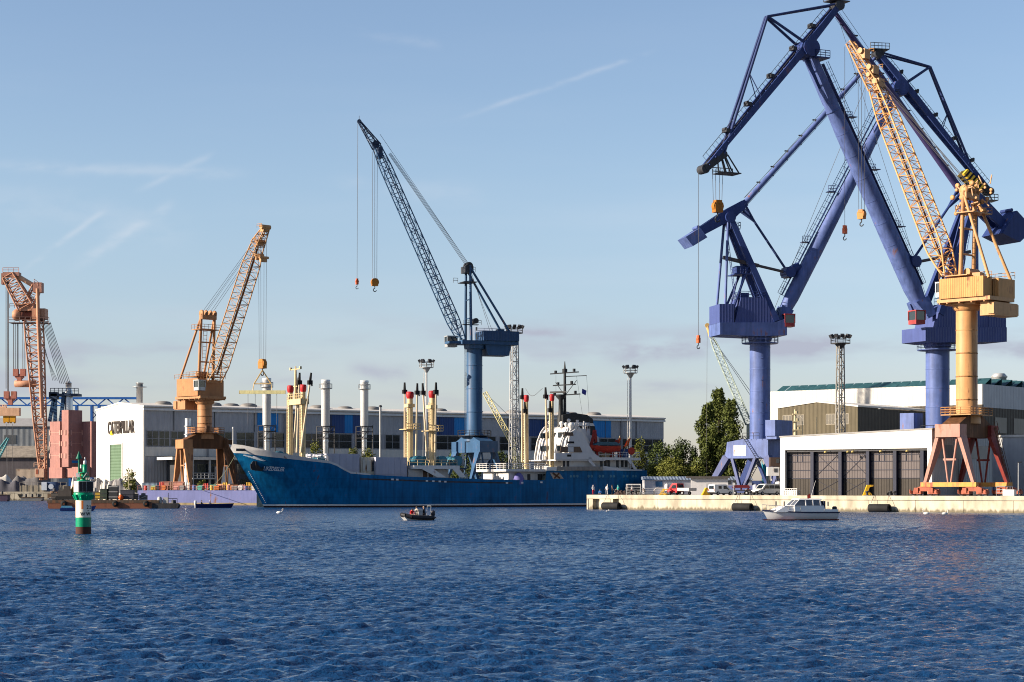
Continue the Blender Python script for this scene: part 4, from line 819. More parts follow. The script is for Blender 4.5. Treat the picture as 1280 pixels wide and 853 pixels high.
for j in range(22): y = 1.2 + j * 5.0; b.add([(L2 - 3.2, y, h2 - .05), (L2 - .3, y, h2 - .05), (L2 - .3, y + 3.6, h2 + 1.5), (L2 - 3.2, y + 3.6, h2 + 1.5)], [(0, 1, 2, 3)]); b.box(L2 - 3.2, L2 - .3, y + 3.6, y + 3.75, h2 - .1, h2 + 1.5)
b.build('roof_light_rows', sol, rf)
b = MB(); b.lathe((L2 - 5, 18, h2), [(1.6, 0), (1.6, 2.2), (1.9, 2.4), (1.2, 3.2)], 16); b.build('roof_vent', galv, rf)
b = MB(); b.lathe((11.3 + 18, -.5, 3), [(.45, 0), (.45, 16)], 10)
for z in range(4, 19, 3): b.lathe((29.3, -.5, z), [(.6, 0), (.6, .3)], 10)
b.build('downpipe', galv, wh)
# --- olive brown gabled hall
o3 = Vector((70, 405, 0)) - E1 * 19.0
bh = thing('workshop', 'olive brown gabled workshop in front of the big white hall', 'hall', (o3.x, o3.y, LAND), QA)
b = MB(); b.prism([(0, 0), (19, 0), (19, 17.6), (9.5, 18.8), (0, 17.8)], 0, .4); b.build('gable_wall', bryl, bh)
b = MB(); b.box(18.7, 19.0, .41, 30, 0, 17.5); b.box(0, .3, .41, 30, 0, 17.5); b.build('side_wall', brdy, bh)
b = MB(); b.prism([(-.2, 17.8), (9.5, 18.85), (19.2, 17.65), (19.2, 18.0), (9.5, 19.15), (-.2, 18.1)], -.2, 30); b.build('roof', roofw, bh)
for x0 in (1.2, 4.2, 11.6, 14.8):
    f_ = MB()
    for i in range(4): f_.box(x0 + i * .7, x0 + i * .7 + .08, -.06, 0, 14.2, 16.4)
    f_.box(x0, x0 + 2.2, -.06, 0, 14.2, 14.3); f_.box(x0, x0 + 2.2, -.06, 0, 16.3, 16.4); fo = f_.build('window', mat('pale_frame', (.35, .31, .24), .5), bh)
    g = MB(); g.box(x0 + .08, x0 + 2.1, -.03, -.01, 14.3, 16.3); g.build('pane', mat('dusty_pane', (.13, .12, .10), .3), fo)
# grey building to the right of the shed, behind the golden crane
p = Qb(1232, 44); bb = thing('grey_annexe', 'grey ribbed building with window strip behind the golden crane', 'building', (p.x, p.y, LAND), QB)
b = MB(); b.box(0, 60, -12, 0, 0, 10.2); b.build('wall', gry2, bb)
b = MB(); b.box(1, 60, .0, .05, 6, 8.2); b.box(1, 60, -12.05, -12.0, 6, 8.2); b.build('window_strip', mat('milky_glass', ()), bb)
b = MB(); b.box(-.2, 60.2, -12.2, .2, 10.21, 10.6); b.build('roof', roofw, bb)
# --- low pale building and hut behind the vehicles
p = Qb(806, 48); lb = thing('site_building', 'long low pale grey building with tin roof behind the ship stern', 'building', (p.x, p.y, LAND), R(2))
b = MB(); b.box(0, 22, 0, 6, 0, 2.9); b.build('wall', mat('pale_lilac_wall', (.46, .46, .50), .7, var=.08), lb)
b = MB(); b.prismx([(-.3, 2.91), (6.3, 2.91), (6.3, 3.5), (3, 3.6)], -.2, 22.2); b.build('roof', mat('blue_grey_tin', (.22, .27, .36), .5, corr='X', cs=6), lb)
b = MB(); b.box(2.2, 3.6, -.05, -.001, 1.5, 2.6); b.build('window', mat('blue_shutter', (.03, .10, .22), .5), lb)
for i in range(3): b = MB(); b.box(15.5 + i * 1.3, 16.4 + i * 1.3, -.05, -.001, 2.0, 2.7); b.build('window', gls, lb)
p = Qb(864, 14); hu = thing('quay_hut', 'small white hut with dark overhanging flat roof behind the red pickup', 'hut', (p.x, p.y, LAND), QA + R(36))
b = MB(); b.box(0, 6.6, 0, 3.6, 0, 3.0); b.build('wall', mat('hut_white', (.62, .61, .62), .6, var=.08), hu)
b = MB(); b.box(-.9, 6.9, -.6, 4.2, 3.01, 3.35); b.build('roof', mat('hut_roof', (.10, .09, .085), .6), hu)
b = MB(); b.box(-.04, -.001, .8, 2.6, 1.2, 2.2); b.build('window', mat('hut_shutter', (.35, .35, .36), .6), hu)
b = MB(); b.box(2.6, 3.5, -.04, -.001, 0, 2.1); b.build('door', mat('hut_door', (.5, .5, .52), .6), hu)

# ================================================================ stacks, masts, gantry
def stack(px, d, wtop, y0, y1, y2, label, loc_g='silver exhaust stacks beside the hall'):
    t = thing('exhaust_stack', label, 'chimney', (X(px, d), d, LAND), HA, loc_g); k = d / F; r = wtop * k / 2; za, zb, zc = (Z(y, d) - LAND for y in (y0, y1, y2))
    b = MB(); b.lathe((0, 0, zb), [(r * .6, -.8), (r, 0), (r, za - zb - .6), (r * 1.06, za - zb - .5), (r * 1.06, za - zb), (r * .9, za - zb)], 24); b.build('upper_pipe', mat('stack_white', (.72, .72, .72), .35, metal=.2, var=.15), t)
    b = MB(); b.lathe((0, 0, 0), [(r * .62, 0), (r * .62, zb - .7)], 20)
    for z in (zb * .25, zb * .5, zb * .75): b.lathe((0, 0, z), [(r * .66, 0), (r * .68, .1), (r * .68, .3), (r * .66, .4)], 20, cap=False)
    b.build('lower_pipe', silver, t)
    b = MB(); b.lathe((0, 0, za - 2.2), [(r, 0), (r * 1.55, 0), (r * 1.55, .15), (r, .15)], 16); b.rail([(r * 1.5 * math.cos(a), r * 1.5 * math.sin(a), za - 2.1) for a in [i * math.pi / 5 for i in range(11)]], 1.1, .05, 2, 1); b.build('top_platform', galv, t)
    b = MB(); w = r * 1.5
    for i in (-1, 1):
        for j in (-1, 1): b.tube((i * w, j * w, 0), (i * w, j * w, zb - .2), .14, n=5)
    for z in (zc, (zb + zc) / 2, zb - .3):
        for i in (-1, 1): b.tube((-w, i * w, z), (w, i * w, z), .11, n=4); b.tube((i * w, -w, z), (i * w, w, z), .11, n=4)
    for i in (-1, 1): b.tube((-w, i * w, zc), (w, i * w, zb), .08, n=4)
    b.build('support_frame', drk, t); return t
stack(333.5, 478, 10.5, 473, 531, 548, 'silver exhaust stack behind the hanging spreader beam')
stack(407, 490, 10.8, 475, 532, 548, 'silver exhaust stack right of the bow derrick posts')
stack(455.5, 500, 10, 476, 532, 548, 'silver exhaust stack between the bow posts and the middle posts')
t = thing('exhaust_stack', 'plain silver pipe rising beside the column of the ochre crane', 'chimney', (X(235, 482), 482, LAND), 0); b = MB(); b.lathe((0, 0, 0), [(.95, 0), (.95, 13), (.75, 13.2), (.75, 18)], 18); b.build('pipe', silver, t)
b = MB()
for z in range(2, 18, 2): b.lathe((0, 0, z), [(1.0, 0), (1.0, .2)], 18)
b.tube((1.25, 0, 0), (1.25, 0, 17.5), .12, n=5); b.build('clamp', galv, t)
t = thing('exhaust_stack', 'small silver chimney standing above the white gable of the hall', 'chimney', (X(174.5, 530), 530, LAND), 0); b = MB(); zt = Z(480, 530) - LAND; b.lathe((0, 0, 0), [(.85, 0), (.85, zt), (1.0, zt), (1.0, zt + .3)], 18); b.build('pipe', silver, t)
b = MB(); b.lathe((0, 0, zt - .9), [(.85, 0), (1.9, 0), (1.9, .12), (.85, .12)], 14); b.build('top_platform', galv, t)
t = thing('vent_pipe', 'thin pale vent pipe in front of the hall between two stacks', 'pipe', (X(475.5, 520), 520, LAND), 0); b = MB(); b.lathe((0, 0, 0), [(.3, 0), (.3, Z(509, 520) - LAND)], 8); b.build('pipe', galv, t)
b = MB(); b.lathe((0, 0, Z(509, 520) - LAND), [(.5, 0), (.3, .5)], 8); b.build('cap', drk, t)

def lamp_head(root, z, n, w, m_):
    b = MB(); b.lathe((0, 0, z), [(w, 0), (w, .15)], 12); b.lathe((0, 0, z - 1), [(.3, 0), (w * .6, 1)], 12); b.rail([(w * math.cos(a), w * math.sin(a), z + .1) for a in [i * math.pi / 4 for i in range(9)]], 1.1, .06, 2, 2); h_ = b.build('lamp_platform', m_, root)
    for i in range(n):
        a = 2 * math.pi * i / n; q = MB(Matrix.Translation((w * .95 * math.cos(a), w * .95 * math.sin(a), z + 1.5)) @ Matrix.Rotation(a, 4, 'Z') @ Matrix.Rotation(R(25), 4, 'Y')); q.box(-.15, .35, -.35, .35, -.3, .3); q.build('flood_light', drk, h_)
def pole_mast(px, d, y0, label, r=.32):
    t = thing('light_mast', label, 'light mast', (X(px, d), d, LAND)); z = Z(y0, d) - LAND; b = MB(); b.lathe((0, 0, 0), [(r, 0), (r * .7, z)], 12); b.build('pole', white, t)
    b = MB(); b.ladder((-.75, 0, 2), (-.6, 0, z - 1), .5, .04, .8); b.build('ladder', galv, t); lamp_head(t, z, 6, 1.5, galv)
pole_mast(788, 440, 467, 'white pole light mast rising behind the lifeboat', .36)
pole_mast(533, 428, 460, 'white pole light mast between the middle derrick posts', .3)
def lat_mast(px, d, y0, w, label, m_=galv):
    t = thing('light_mast', label, 'light mast', (X(px, d), d, LAND), R(20)); z = Z(y0, d) - LAND; b = MB(); b.lattice((0, 0, 0), (0, 0, z), [(0, w * 1.3, w * 1.3), (.5, w, w), (1, w * .8, w * .8)], int(z / 2), .13, .065); b.build('lattice_tower', m_, t)
    b = MB(); b.ladder((0, 0, 0), (0, 0, z), .6, .05, .8); b.build('ladder', m_, t); lamp_head(t, z, 10, 1.9, drk)
lat_mast(643, 440, 417, 1.6, 'lattice light mast behind the house of the steel blue crane')
lat_mast(1050.5, 385, 430, 1.25, 'lattice light mast rising behind the white quay shed', mat('mast_grey', (.30, .29, .27), .5))

# far crane jibs
t = thing('mobile_crane', 'pale green lattice jib leaning left behind the tall lavender crane column', 'crane', (X(940, 430), 430, LAND)); k = 430 / F
b = MB(); b.lattice(((936 - 940) * k, 0, Z(530, 430) - LAND), ((889 - 940) * k, 0, Z(421, 430) - LAND), [(0, 1.3, 1.3), (.9, 1.2, 1.2), (1, .6, .6)], 16, .1, .05); b.bar((-4 * k, 0, 1), (-4 * k, 0, Z(530, 430) - LAND), .9); bo_ = b.build('jib', mat('pale_green_steel', (.42, .50, .44), .5), t)
b = MB(); b.tube(((889 - 940) * k, 0, Z(421, 430) - LAND), ((884 - 940) * k, 0, Z(407, 430) - LAND), .55, .35); b.lathe(((884 - 940) * k, 0, Z(407, 430) - LAND), [(.5, -.3), (.5, .3)], 10, 'y'); b.build('jib_head', mat('sling_ochre', ()), bo_)
b = MB()
for dx in (0, 4): b.tube(((889 - 940) * k, 0, Z(421, 430) - LAND), ((942 + dx - 940) * k, .5, Z(500, 430) - LAND), .05, n=4)
b.tube(((884 - 940) * k, 0, Z(407, 430) - LAND), ((883 - 940) * k, 0, Z(600, 430) - LAND), .035, n=4); b.build('rope', rope_m, t)
b = MB(); b.box(-3, 5, -1.6, 1.6, .9, 2.8)
for x in (-2, 0, 2.2, 4): b.lathe((x, -1.7, .6), [(.6, 0), (.6, .5)], 12, 'y')
b.build('carrier', lav, t)
t = thing('mobile_crane', 'pale yellow lattice jib leaning left behind the lattice light mast', 'crane', (X(640, 470), 470, LAND)); k = 470 / F
b = MB(); b.lattice(((642 - 640) * k, 0, Z(556, 470) - LAND), ((606 - 640) * k, 0, Z(491, 470) - LAND), [(0, 1.3, 1.3), (1, 1.0, 1.0)], 11, .11, .06); b.bar((2 * k, 0, 1), (2 * k, 0, Z(556, 470) - LAND), 1.0); b.build('jib', mat('beam_yellow', ()), t)
b = MB(); b.tube(((606 - 640) * k, 0, Z(491, 470) - LAND), ((640 - 640) * k, 0, Z(524, 470) - LAND), .05, n=4); b.build('rope', rope_m, t)
b = MB(); b.box(-3, 4, -1.5, 1.5, .8, 2.8)
for x in (-2, 0, 2.2): b.lathe((x, -1.6, .6), [(.6, 0), (.6, .5)], 12, 'y')
b.build('carrier', cream, t)
# radar mast seen over the shed
t = thing('radar_mast', 'yellowish ship radar mast sticking up behind the left end of the white shed', 'mast', (X(994, 378), 378, LAND)); k = 378 / F
b = MB(); zz = Z(512, 378) - LAND; b.lathe((0, 0, 0), [(.35, 0), (.3, zz - 3), (.2, zz)], 10)
for z, w in ((zz - 4, 1.2), (zz - 2.4, .8), (zz - 1, .5)): b.box(-w, w, -.4, .4, z, z + .2); b.lathe((w * .5, 0, z + .2), [(.3, 0), (.3, .5)], 8)
b.tube((-2.2, 0, zz - 5.4), (2.2, 0, zz - 5.4), .12, n=5)
b.build('mast', mat('beige_paint', (.55, .48, .30), .6), t)
for px, y0 in ((1003, 527), (1021, 522)):
    t = thing('flagpole', 'thin pale pole standing behind the white shed, %s' % ('just right of the radar mast' if px == 1003 else 'in front of the olive workshop gable'), 'pole', (X(px, 375), 375, LAND)); b = MB(); b.lathe((0, 0, 0), [(.08, 0), (.06, Z(y0, 375) - LAND)], 6); b.build('pole', mat('beige_paint', ()), t)
# blue gantry far left
d = 640; k = d / F; t = thing('gantry_crane', 'bright blue truss gantry spanning behind the rose towers far left', 'gantry crane', (X(0, d), d, LAND))
gb = mat('gantry_blue', (.02, .12, .42), .5, var=.15)
def GX(px): return px * k
z1, z0 = Z(498, d) - LAND, Z(507, d) - LAND
b = MB(); b.box(GX(-120), GX(171), -.5, .5, z1 - .35, z1 + .35); b.box(GX(-120), GX(166), -.5, .5, z0 - .2, z0 + .2)
b.build('truss_chord', gb, t)
b = MB(); x = -120
while x < 160: b.bar((GX(x), 0, z0), (GX(x + 11), 0, z1), .35); b.bar((GX(x + 11), 0, z1), (GX(x + 22), 0, z0), .35); x += 22
b.build('truss_brace', gb, t)
for a, c in ((115, 124), (88, 96)):
    b = MB()
    for x in (a, c): b.box(GX(x) - .35, GX(x) + .35, -1, 1, 0, z0)
    zz = 2
    while zz < z0 - 3: b.bar((GX(a), 0, zz), (GX(c), 0, zz + 3), .2); b.bar((GX(c), 0, zz), (GX(a), 0, zz + 3), .2); zz += 3
    b.build('leg', gb, t)
# ================================================================ the blue cargo ship
gS = Rig(0, SO.y, 0, 28, x=SO.x); SH = gS.L
ship = gS.thing('cargo_ship', 'long blue cargo ship with white bridge house moored in the harbour', 'ship')
hullm = mat('hull_blue', (.001, .135, .33), .5, rust=.02, var=.34, scale=.25, spec=.12, plates=(7.5, 1.9), rustcol=(.05, .05, .09)); antif = mat('boot_topping', (.03, .012, .012), .6)
LB = 83.5; BH = 7.4
NV = -7.2
# top edge of the blue side, measured in the photograph
tp_ = [(-6.85, 11.4)]
for px, py, v in ((300, 561.5, -1.2), (318, 564.5, -3), (340, 568, -5.4), (365, 571.5, -6.6), (390, 575, -7.1), (412, 578, NV), (420, 581, NV), (430, 587, NV), (438, 591, NV), (470, 594, NV), (507, 596, NV), (569, 598, NV), (631, 600, NV), (681, 600.5, NV), (682.5, 588.6, NV), (740, 588.4, NV), (808, 588.2, -5.5)):
    q = SH(px, py, v); tp_.append((q[0], q[2]))
tp_.append((LB, tp_[-1][1]))
def interp(tab, x):
    if x <= tab[0][0]: return tab[0][1]
    for (a, b_), (c, d_) in zip(tab, tab[1:]):
        if x <= c: return b_ + (d_ - b_) * (x - a) / max(1e-6, c - a)
    return tab[-1][1]
def stem(z): return -6.85 * max(0, z / 11.4) ** 1.08 + (0 if z > 0 else -z * .5)
def stern(z): return LB - (0 if z > 4 else (4 - z) * 1.3)
def halfb(s, z):
    a = .34 - .20 * min(1, max(0, z / 11)); f = 1 - (1 - min(1, s / a)) ** 2.1 if s < a else 1
    f = f ** (.85 + .5 * (1 - min(1, max(0, z / 9))))
    e = .86; zz = min(1, max(0, z / 5.5))
    if s > e: f *= 1 - ((s - e) / (1 - e)) ** 2 * (.25 + .6 * (1 - zz))
    return BH * f
def hp(u, z, side, off=0.0):
    s = (u - stem(z)) / (stern(z) - stem(z)); s = min(1, max(0, s)); return Vector((u, side * (halfb(s, z) + off), z))
US = [stem(11.4) * (1 - i / 8) for i in range(8)] + [i * 1.6 for i in range(0, 53)]
US = sorted(set(US + [p[0] for p in tp_])); US = [u for u in US if u <= LB]
ZN = 16
def station(u, side, zlo, zhi, off=0.0):
    pts = []
    for j in range(ZN + 1):
        z = zlo + (zhi - zlo) * j / ZN; uu = max(u, stem(z)); uu = min(uu, stern(z)); pts.append(hp(uu, z, side, off))
    return pts
def skin(name, m, parent, ulist, zlo, zhi, off=0.0):
    b = MB()
    for side in (-1, 1):
        st = [station(u, side, zlo(u), zhi(u), off) for u in ulist]; n = ZN + 1
        b.add([p for s in st for p in s], [((i * n + j), (i * n + j + 1), ((i + 1) * n + j + 1), ((i + 1) * n + j)) if side > 0 else ((i * n + j), ((i + 1) * n + j), ((i + 1) * n + j + 1), (i * n + j + 1)) for i in range(len(st) - 1) for j in range(ZN)], True)
    return b.build(name, m, parent)
zt_ = lambda u: interp(tp_, u)
hull = skin('hull', hullm, ship, US, lambda u: .62, zt_)
b = MB()
st = [[hp(stern(z), z, s_) for z in [.62 + (zt_(LB) - .62) * j / 8 for j in range(9)]] for s_ in (-1, 1)]
b.add(st[0] + st[1], [(j, 9 + j, 10 + j, j + 1) for j in range(8)]); b.build('transom', hullm, hull)
skin('boot_topping', antif, hull, US, lambda u: -1.2, lambda u: .34, .0)
skin('waterline_stripe', white, hull, US, lambda u: .34, lambda u: .62, .012)
# white bulwark round the forecastle
bwt = [(-6.85, 1.6), (0, .95), (8, .5), (16, .3), (22, .22), (27, .15)]
UB = [u for u in US if u < 19.5]
skin('bow_bulwark', mat('bulwark_white', (.55, .54, .53), .5, rust=.08, var=.12), hull, UB, lambda u: zt_(u) - interp(bwt, u) * .55, lambda u: zt_(u) + interp(bwt, u) * .5, .03)
# decks
b = MB(); us = [u for u in US if -6 < u < LB]; n = 0
vs = []; fs = []
for u in us:
    z = zt_(u) - .9 if u < 25 else zt_(u) - 1.0
    h_ = halfb((u - stem(z)) / (stern(z) - stem(z)), z) - .05; vs += [(u, -h_, z), (u, h_, z)]
for i in range(len(us) - 1): fs.append((2 * i, 2 * i + 2, 2 * i + 3, 2 * i + 1))
b.add(vs, fs); b.build('deck', mat('deck_green_grey', (.14, .17, .16), .7), ship)
# rub line and freeing ports
for px in range(455, 640, 9):
    b = MB(); q = SH(px, interp([(455, 599), (560, 602.5), (640, 604)], px), NV); p1 = hp(q[0], q[2], -1, .01); b.box(p1.x - .9, p1.x + .9, p1.y - .02, p1.y + .05, p1.z - .14, p1.z + .14); b.build('freeing_port', drk, hull)
for px in (490, 496, 533, 541, 549, 556, 633, 652, 676):
    q = SH(px, interp([(455, 598), (560, 602.5), (640, 604), (680, 603)], px), NV); p1 = hp(q[0], q[2], -1, .03); b = MB(); b.cbox(p1, .5, .06, .32); b.build('port_light', white, hull)
for px in (713, 717, 721, 735, 739, 749, 753, 763, 767, 780, 785, 793, 797):
    q = SH(px, 595.5, NV); b = MB(); b.tube(hp(q[0], q[2], -1, -.02), hp(q[0], q[2], -1, .06), .28, n=10); b.build('porthole', mat('port_teal', (.05, .20, .30), .3), hull)
# anchor, draught marks, name, bow emblem
q = SH(316, 582, -2.2); p1 = hp(q[0] + .6, q[2], -1, .1)
b = MB(); b.lathe(p1, [(1.05, -.25), (1.0, .25), (.4, .3)], 14, 'y'); hp_ = b.build('hawse_pipe', drk, hull)
b = MB(); b.bar(p1 + Vector((-.2, -.45, .8)), p1 + Vector((.1, -.45, -1.0)), .3); b.bar(p1 + Vector((-1.1, -.5, -.6)), p1 + Vector((1.1, -.5, -.9)), .4, .5); b.bar(p1 + Vector((-1.1, -.5, -.6)), p1 + Vector((-1.2, -.5, .3)), .3); b.bar(p1 + Vector((1.1, -.5, -.9)), p1 + Vector((1.4, -.5, 0)), .3); b.build('anchor', mat('anchor_black', (.02, .02, .025), .5), hull)
b = MB()
for i in range(19):
    z = 1.0 + i * .33; c_ = hp(stem(z) + .7, z, -1, .03); b.cbox(c_, .16, .08, .14)
b.build('draught_mark', white, hull)
q = SH(346, 586.5, -5.2)
o = text('LIKEDEELER', 1.08, 'ship_name', mat('name_pale', (.62, .68, .74), .5), hull, Matrix.Identity(4), 0, .62)
for v in o.data.vertices: tx, ty = v.co.x, v.co.y; v.co = hp(q[0] + tx, q[2] + ty - tx * .06, -1, .05)
b = MB()
for i in range(6):
    u0 = -4.9 + i * .42; z0 = zt_(u0) - 1.15 - .07 * i
    b.add([hp(u0, z0, -1, .05), hp(u0 + 1.9 - i * .1, z0 - .32, -1, .05), hp(u0 + 2.1 - i * .1, z0 - .16, -1, .05), hp(u0 + .1, z0 + .16, -1, .05)], [(0, 1, 2, 3)])
b.build('bow_emblem', mat('name_pale', ()), hull)
b = MB(); q = SH(305, 562.6, -2.2); c_ = hp(q[0], q[2], -1, .1); b.cbox(c_, 3.4, .12, .5); b.build('fairlead', drk, hull)
q = SH(289.5, 560, 0); b = MB(); b.tube((-6.3, 0, 11.5), (-6.3, 0, 15.2), .11, .07, 6); b.lathe((-6.3, 0, 15.2), [(.2, 0), (.1, .3)], 6); b.build('jackstaff', white, ship)
# forecastle fittings
teal = mat('winch_teal', (.05, .20, .28), .5, rust=.1)
def winch(u, v, z, s=1.0):
    b = MB(); b.lathe((u, v - 1.6 * s, z + .9 * s), [(.8 * s, 0), (.8 * s, .12), (.45 * s, .14), (.45 * s, 1.2 * s), (.8 * s, 1.22 * s), (.8 * s, 1.35 * s), (.4 * s, 1.4 * s), (.4 * s, 2.6 * s), (.7 * s, 2.62 * s), (.7 * s, 2.75 * s)], 14, 'y'); b.cbox((u, v + .2, z + .35 * s), 1.6 * s, 2.6 * s, .7 * s); b.cbox((u + .8 * s, v + .4, z + .8 * s), 1.0 * s, 1.0 * s, 1.1 * s); w_ = b.build('winch', teal, ship)
for px, py, v in ((346, 568, -1), (353, 569, 2), (397, 575, -3.5), (407, 577, 1.5)): q = SH(px, py, v); winch(q[0], v, zt_(q[0]) - .9, 1.15)
b = MB()
for (pa, pb__) in (((384, 574.5), (410, 577.5)),):
    a = SH(*pa, -6.6); c_ = SH(*pb__, -6.6); b.rail([(a[0], -6.6, a[2]), (c_[0], -6.6, c_[2]), (c_[0], 6.6, c_[2])], 1.2, .07, 1.8)
b.build('railing', white, ship)
b = MB(); q = SH(406, 577, 0); b.box(q[0] - .3, q[0] + 1.4, -5.5, -1, q[2] - .6, q[2] + 1.1); b.box(q[0] - 4, q[0] - .5, -3, 3, q[2] - .6, q[2] + .5); b.build('deck_locker', white, ship)
# derrick posts
def post(px, y0, y1, v, r, cap=True, m_=cream, taper=1.0, name='derrick_post'):
    q0 = SH(px, y1, v); q1 = SH(px, y0, v); q1 = Vector((q0[0], v, q1[2])); b = MB(); b.lathe((q0[0], v, q0[2] - 1.2), [(r * 1.2, 0), (r, 1.6), (r * taper, q1[2] - q0[2] + 1.2)], 16)
    b.ladder((q0[0] - r - .2, v, q0[2]), (q0[0] - r * taper - .15, v, q1[2] - 1), .5, .045, .5)
    o = b.build(name, m_, ship)
    if cap: c = MB(); rt = r * taper; c.lathe((q0[0], v, q1[2]), [(rt * 1.05, -.1), (rt * 1.35, .3), (rt * 1.4, 1.0), (rt * 1.2, 1.3), (rt * .6, 1.35)], 16); c.build('cap', capred, o)
    return q0, q1
def derrick(p, q, m_=mat('derrick_cream', (.58, .48, .33), .5, rust=.12)):
    b = MB(); p = Vector(p); q = Vector(q); b.tube(p, q, .24, .17, 8); o = b.build('derrick_boom', m_, ship)
    c = MB(); d_ = (q - p).normalized(); c.tube(q - d_ * 1.6, q + d_ * .6, .34, .2, 8); c.tube(q - d_ * .4, q - d_ * 1.6 + Vector((.5, 0, -.4)), .16, n=5); c.cbox(q - d_ * 1.3, .9, .7, .8); c.build('boom_head', blk, o)
# bow pair
a0, a1_ = post(379, 489.5, 571, -2.6, .46); b0, b1_ = post(363, 490.5, 568, 2.9, .48)
b = MB(); zc = SH(371, 503, 0)[2]; b.box(a0[0] - .9, a0[0] + .9, -3.4, 3.6, zc - .5, zc + .6); b.rail([(a0[0] - .9, -3.4, zc + .6), (a0[0] - .9, 3.6, zc + .6)], 1.0, .06, 1); b.build('crosstree', cream, ship)
q = SH(369.5, 458, 0); b = MB(); b.lathe((q[0], 0, zc), [(.42, 0), (.22, q[2] - zc - 1), (.12, q[2] - zc)], 10); b.box(q[0] - .1, q[0] + .1, -1.0, 1.0, zc + 3, zc + 3.15); b.tube((q[0], -2.6, q[2] - .6), (q[0], 2.6, q[2] - .6), .12, n=5); b.cbox((q[0], -2.5, q[2] - .4), .4, .4, .5); b.cbox((q[0], 2.5, q[2] - .4), .4, .4, .5); b.build('topmast', cream, ship)
derrick(SH(376, 566, -3), SH(388.5, 470, -4)); derrick(SH(371, 566, 1), SH(374.5, 470, 2.0)); derrick(SH(367, 566, 3), SH(372.8, 476, 4.0))
# middle pair
m0, m1_ = post(540.5, 497, 581, -4.8, .66, taper=.85); n0, n1_ = post(512.5, 498, 578, 4.8, .68, taper=.85)
for (bp_, tp2_) in (((506, 572, 5.8), (505.8, 482, 6.2)), ((520, 572, 3.4), (521.6, 483, 3.2)), ((534, 576, -3.0), (528.4, 483, -2.6)), ((544, 576, -6), (545, 482, -6.4))): derrick(SH(*bp_), SH(*tp2_))
for c0 in (m0, n0):
    b = MB(); v = c0[1]; b.box(c0[0] - 1.6, c0[0] + 1.6, v - 1.7, v + 1.7, c0[2] + 6.6, c0[2] + 6.75); b.rail([(c0[0] - 1.6, v - 1.7, c0[2] + 6.7), (c0[0] + 1.6, v - 1.7, c0[2] + 6.7), (c0[0] + 1.6, v + 1.7, c0[2] + 6.7)], 1.1, .06, 1); b.build('post_platform', cream, ship); b = MB(); b.cbox((c0[0] - .1, v, c0[2] + 11.5), 1.5, 1.9, .7); b.build('post_collar', cream, ship)
# aft pair
p0_, p1_ = post(690, 501, 584, -3.9, .46, taper=.8); r0_, r1_ = post(658, 502, 584, 4.8, .48, taper=.8)
derrick(SH(684, 580, -3.0), SH(682, 488, -2.6)); derrick(SH(652.5, 578, 6.0), SH(653, 489, 6.2)); derrick(SH(688, 582, -4.6), SH(687.6, 505, -5)); derrick(SH(657, 580, 4), SH(656, 506, 3.8))
b = MB(); qa = SH(657, 486, 6); qb = SH(678, 486, -2); pts = [qa.lerp(qb, i / 8) + Vector((0, 0, -2.2 * math.sin(math.pi * i / 8) * (1 - i / 12))) for i in range(9)]; b.path(pts, .05, 4); b.build('stay_wire', rope_m, ship)
# deck cargo: hatch covers and a container, things of their own
def deckbox(px0, px1, y0, y1, v0, v1, name, label, cat, m_, detail=True, grp=None):
    a = SH(px0, y1, v0); c_ = SH(px1, y0, v0); zb = zt_((a[0] + c_[0]) / 2) - 1.0; t = gS.thing(name, label, cat, grp); top = c_[2]
    b = MB(); b.box(a[0], c_[0], v0, v1, zb, top); o = b.build('body', m_, t)
    b = MB(); b.box(a[0] - .06, c_[0] + .06, v0 - .06, v1 + .06, zb + (top - zb) * .28, zb + (top - zb) * .31)
    n_ = int((c_[0] - a[0]) / 1.2)
    for i in range(n_ + 1): x = a[0] + (c_[0] - a[0]) * i / n_; b.box(x - .04, x + .04, v0 - .05, v0 - .001, zb, top)
    b.build('stiffener', m_, t); return a, c_, zb, top, t
lil = mat('hatch_shaded_white', (.40, .40, .48), .5, var=.1)  # white paint with the lilac tone of shade put into its colour
deckbox(408, 449, 567.5, 590, -5.6, 5.6, 'hatch_box', 'white steel box coloured as if shaded on the foredeck left of the cabin container', 'deck box', lil)
deckbox(470, 508.5, 572, 594, -5.6, 5.6, 'hatch_box', 'white steel box coloured as if shaded right of the cabin container on deck', 'deck box', lil)
a, c_, zb, top, t = deckbox(451, 469, 572, 592, -4.6, 4.6, 'cabin_container', 'cream cabin container with windows between two shade-toned boxes', 'container', mat('container_cream', (.62, .55, .44), .6, rust=.08))
for i in range(3): b = MB(); x = a[0] + (c_[0] - a[0]) * (.12 + i * .3); b.box(x, x + .55, -4.68, -4.655, zb + 1.7, top - .5); b.build('window', gls if i == 2 else mat('blind_pale', (.6, .58, .52), .6), t)
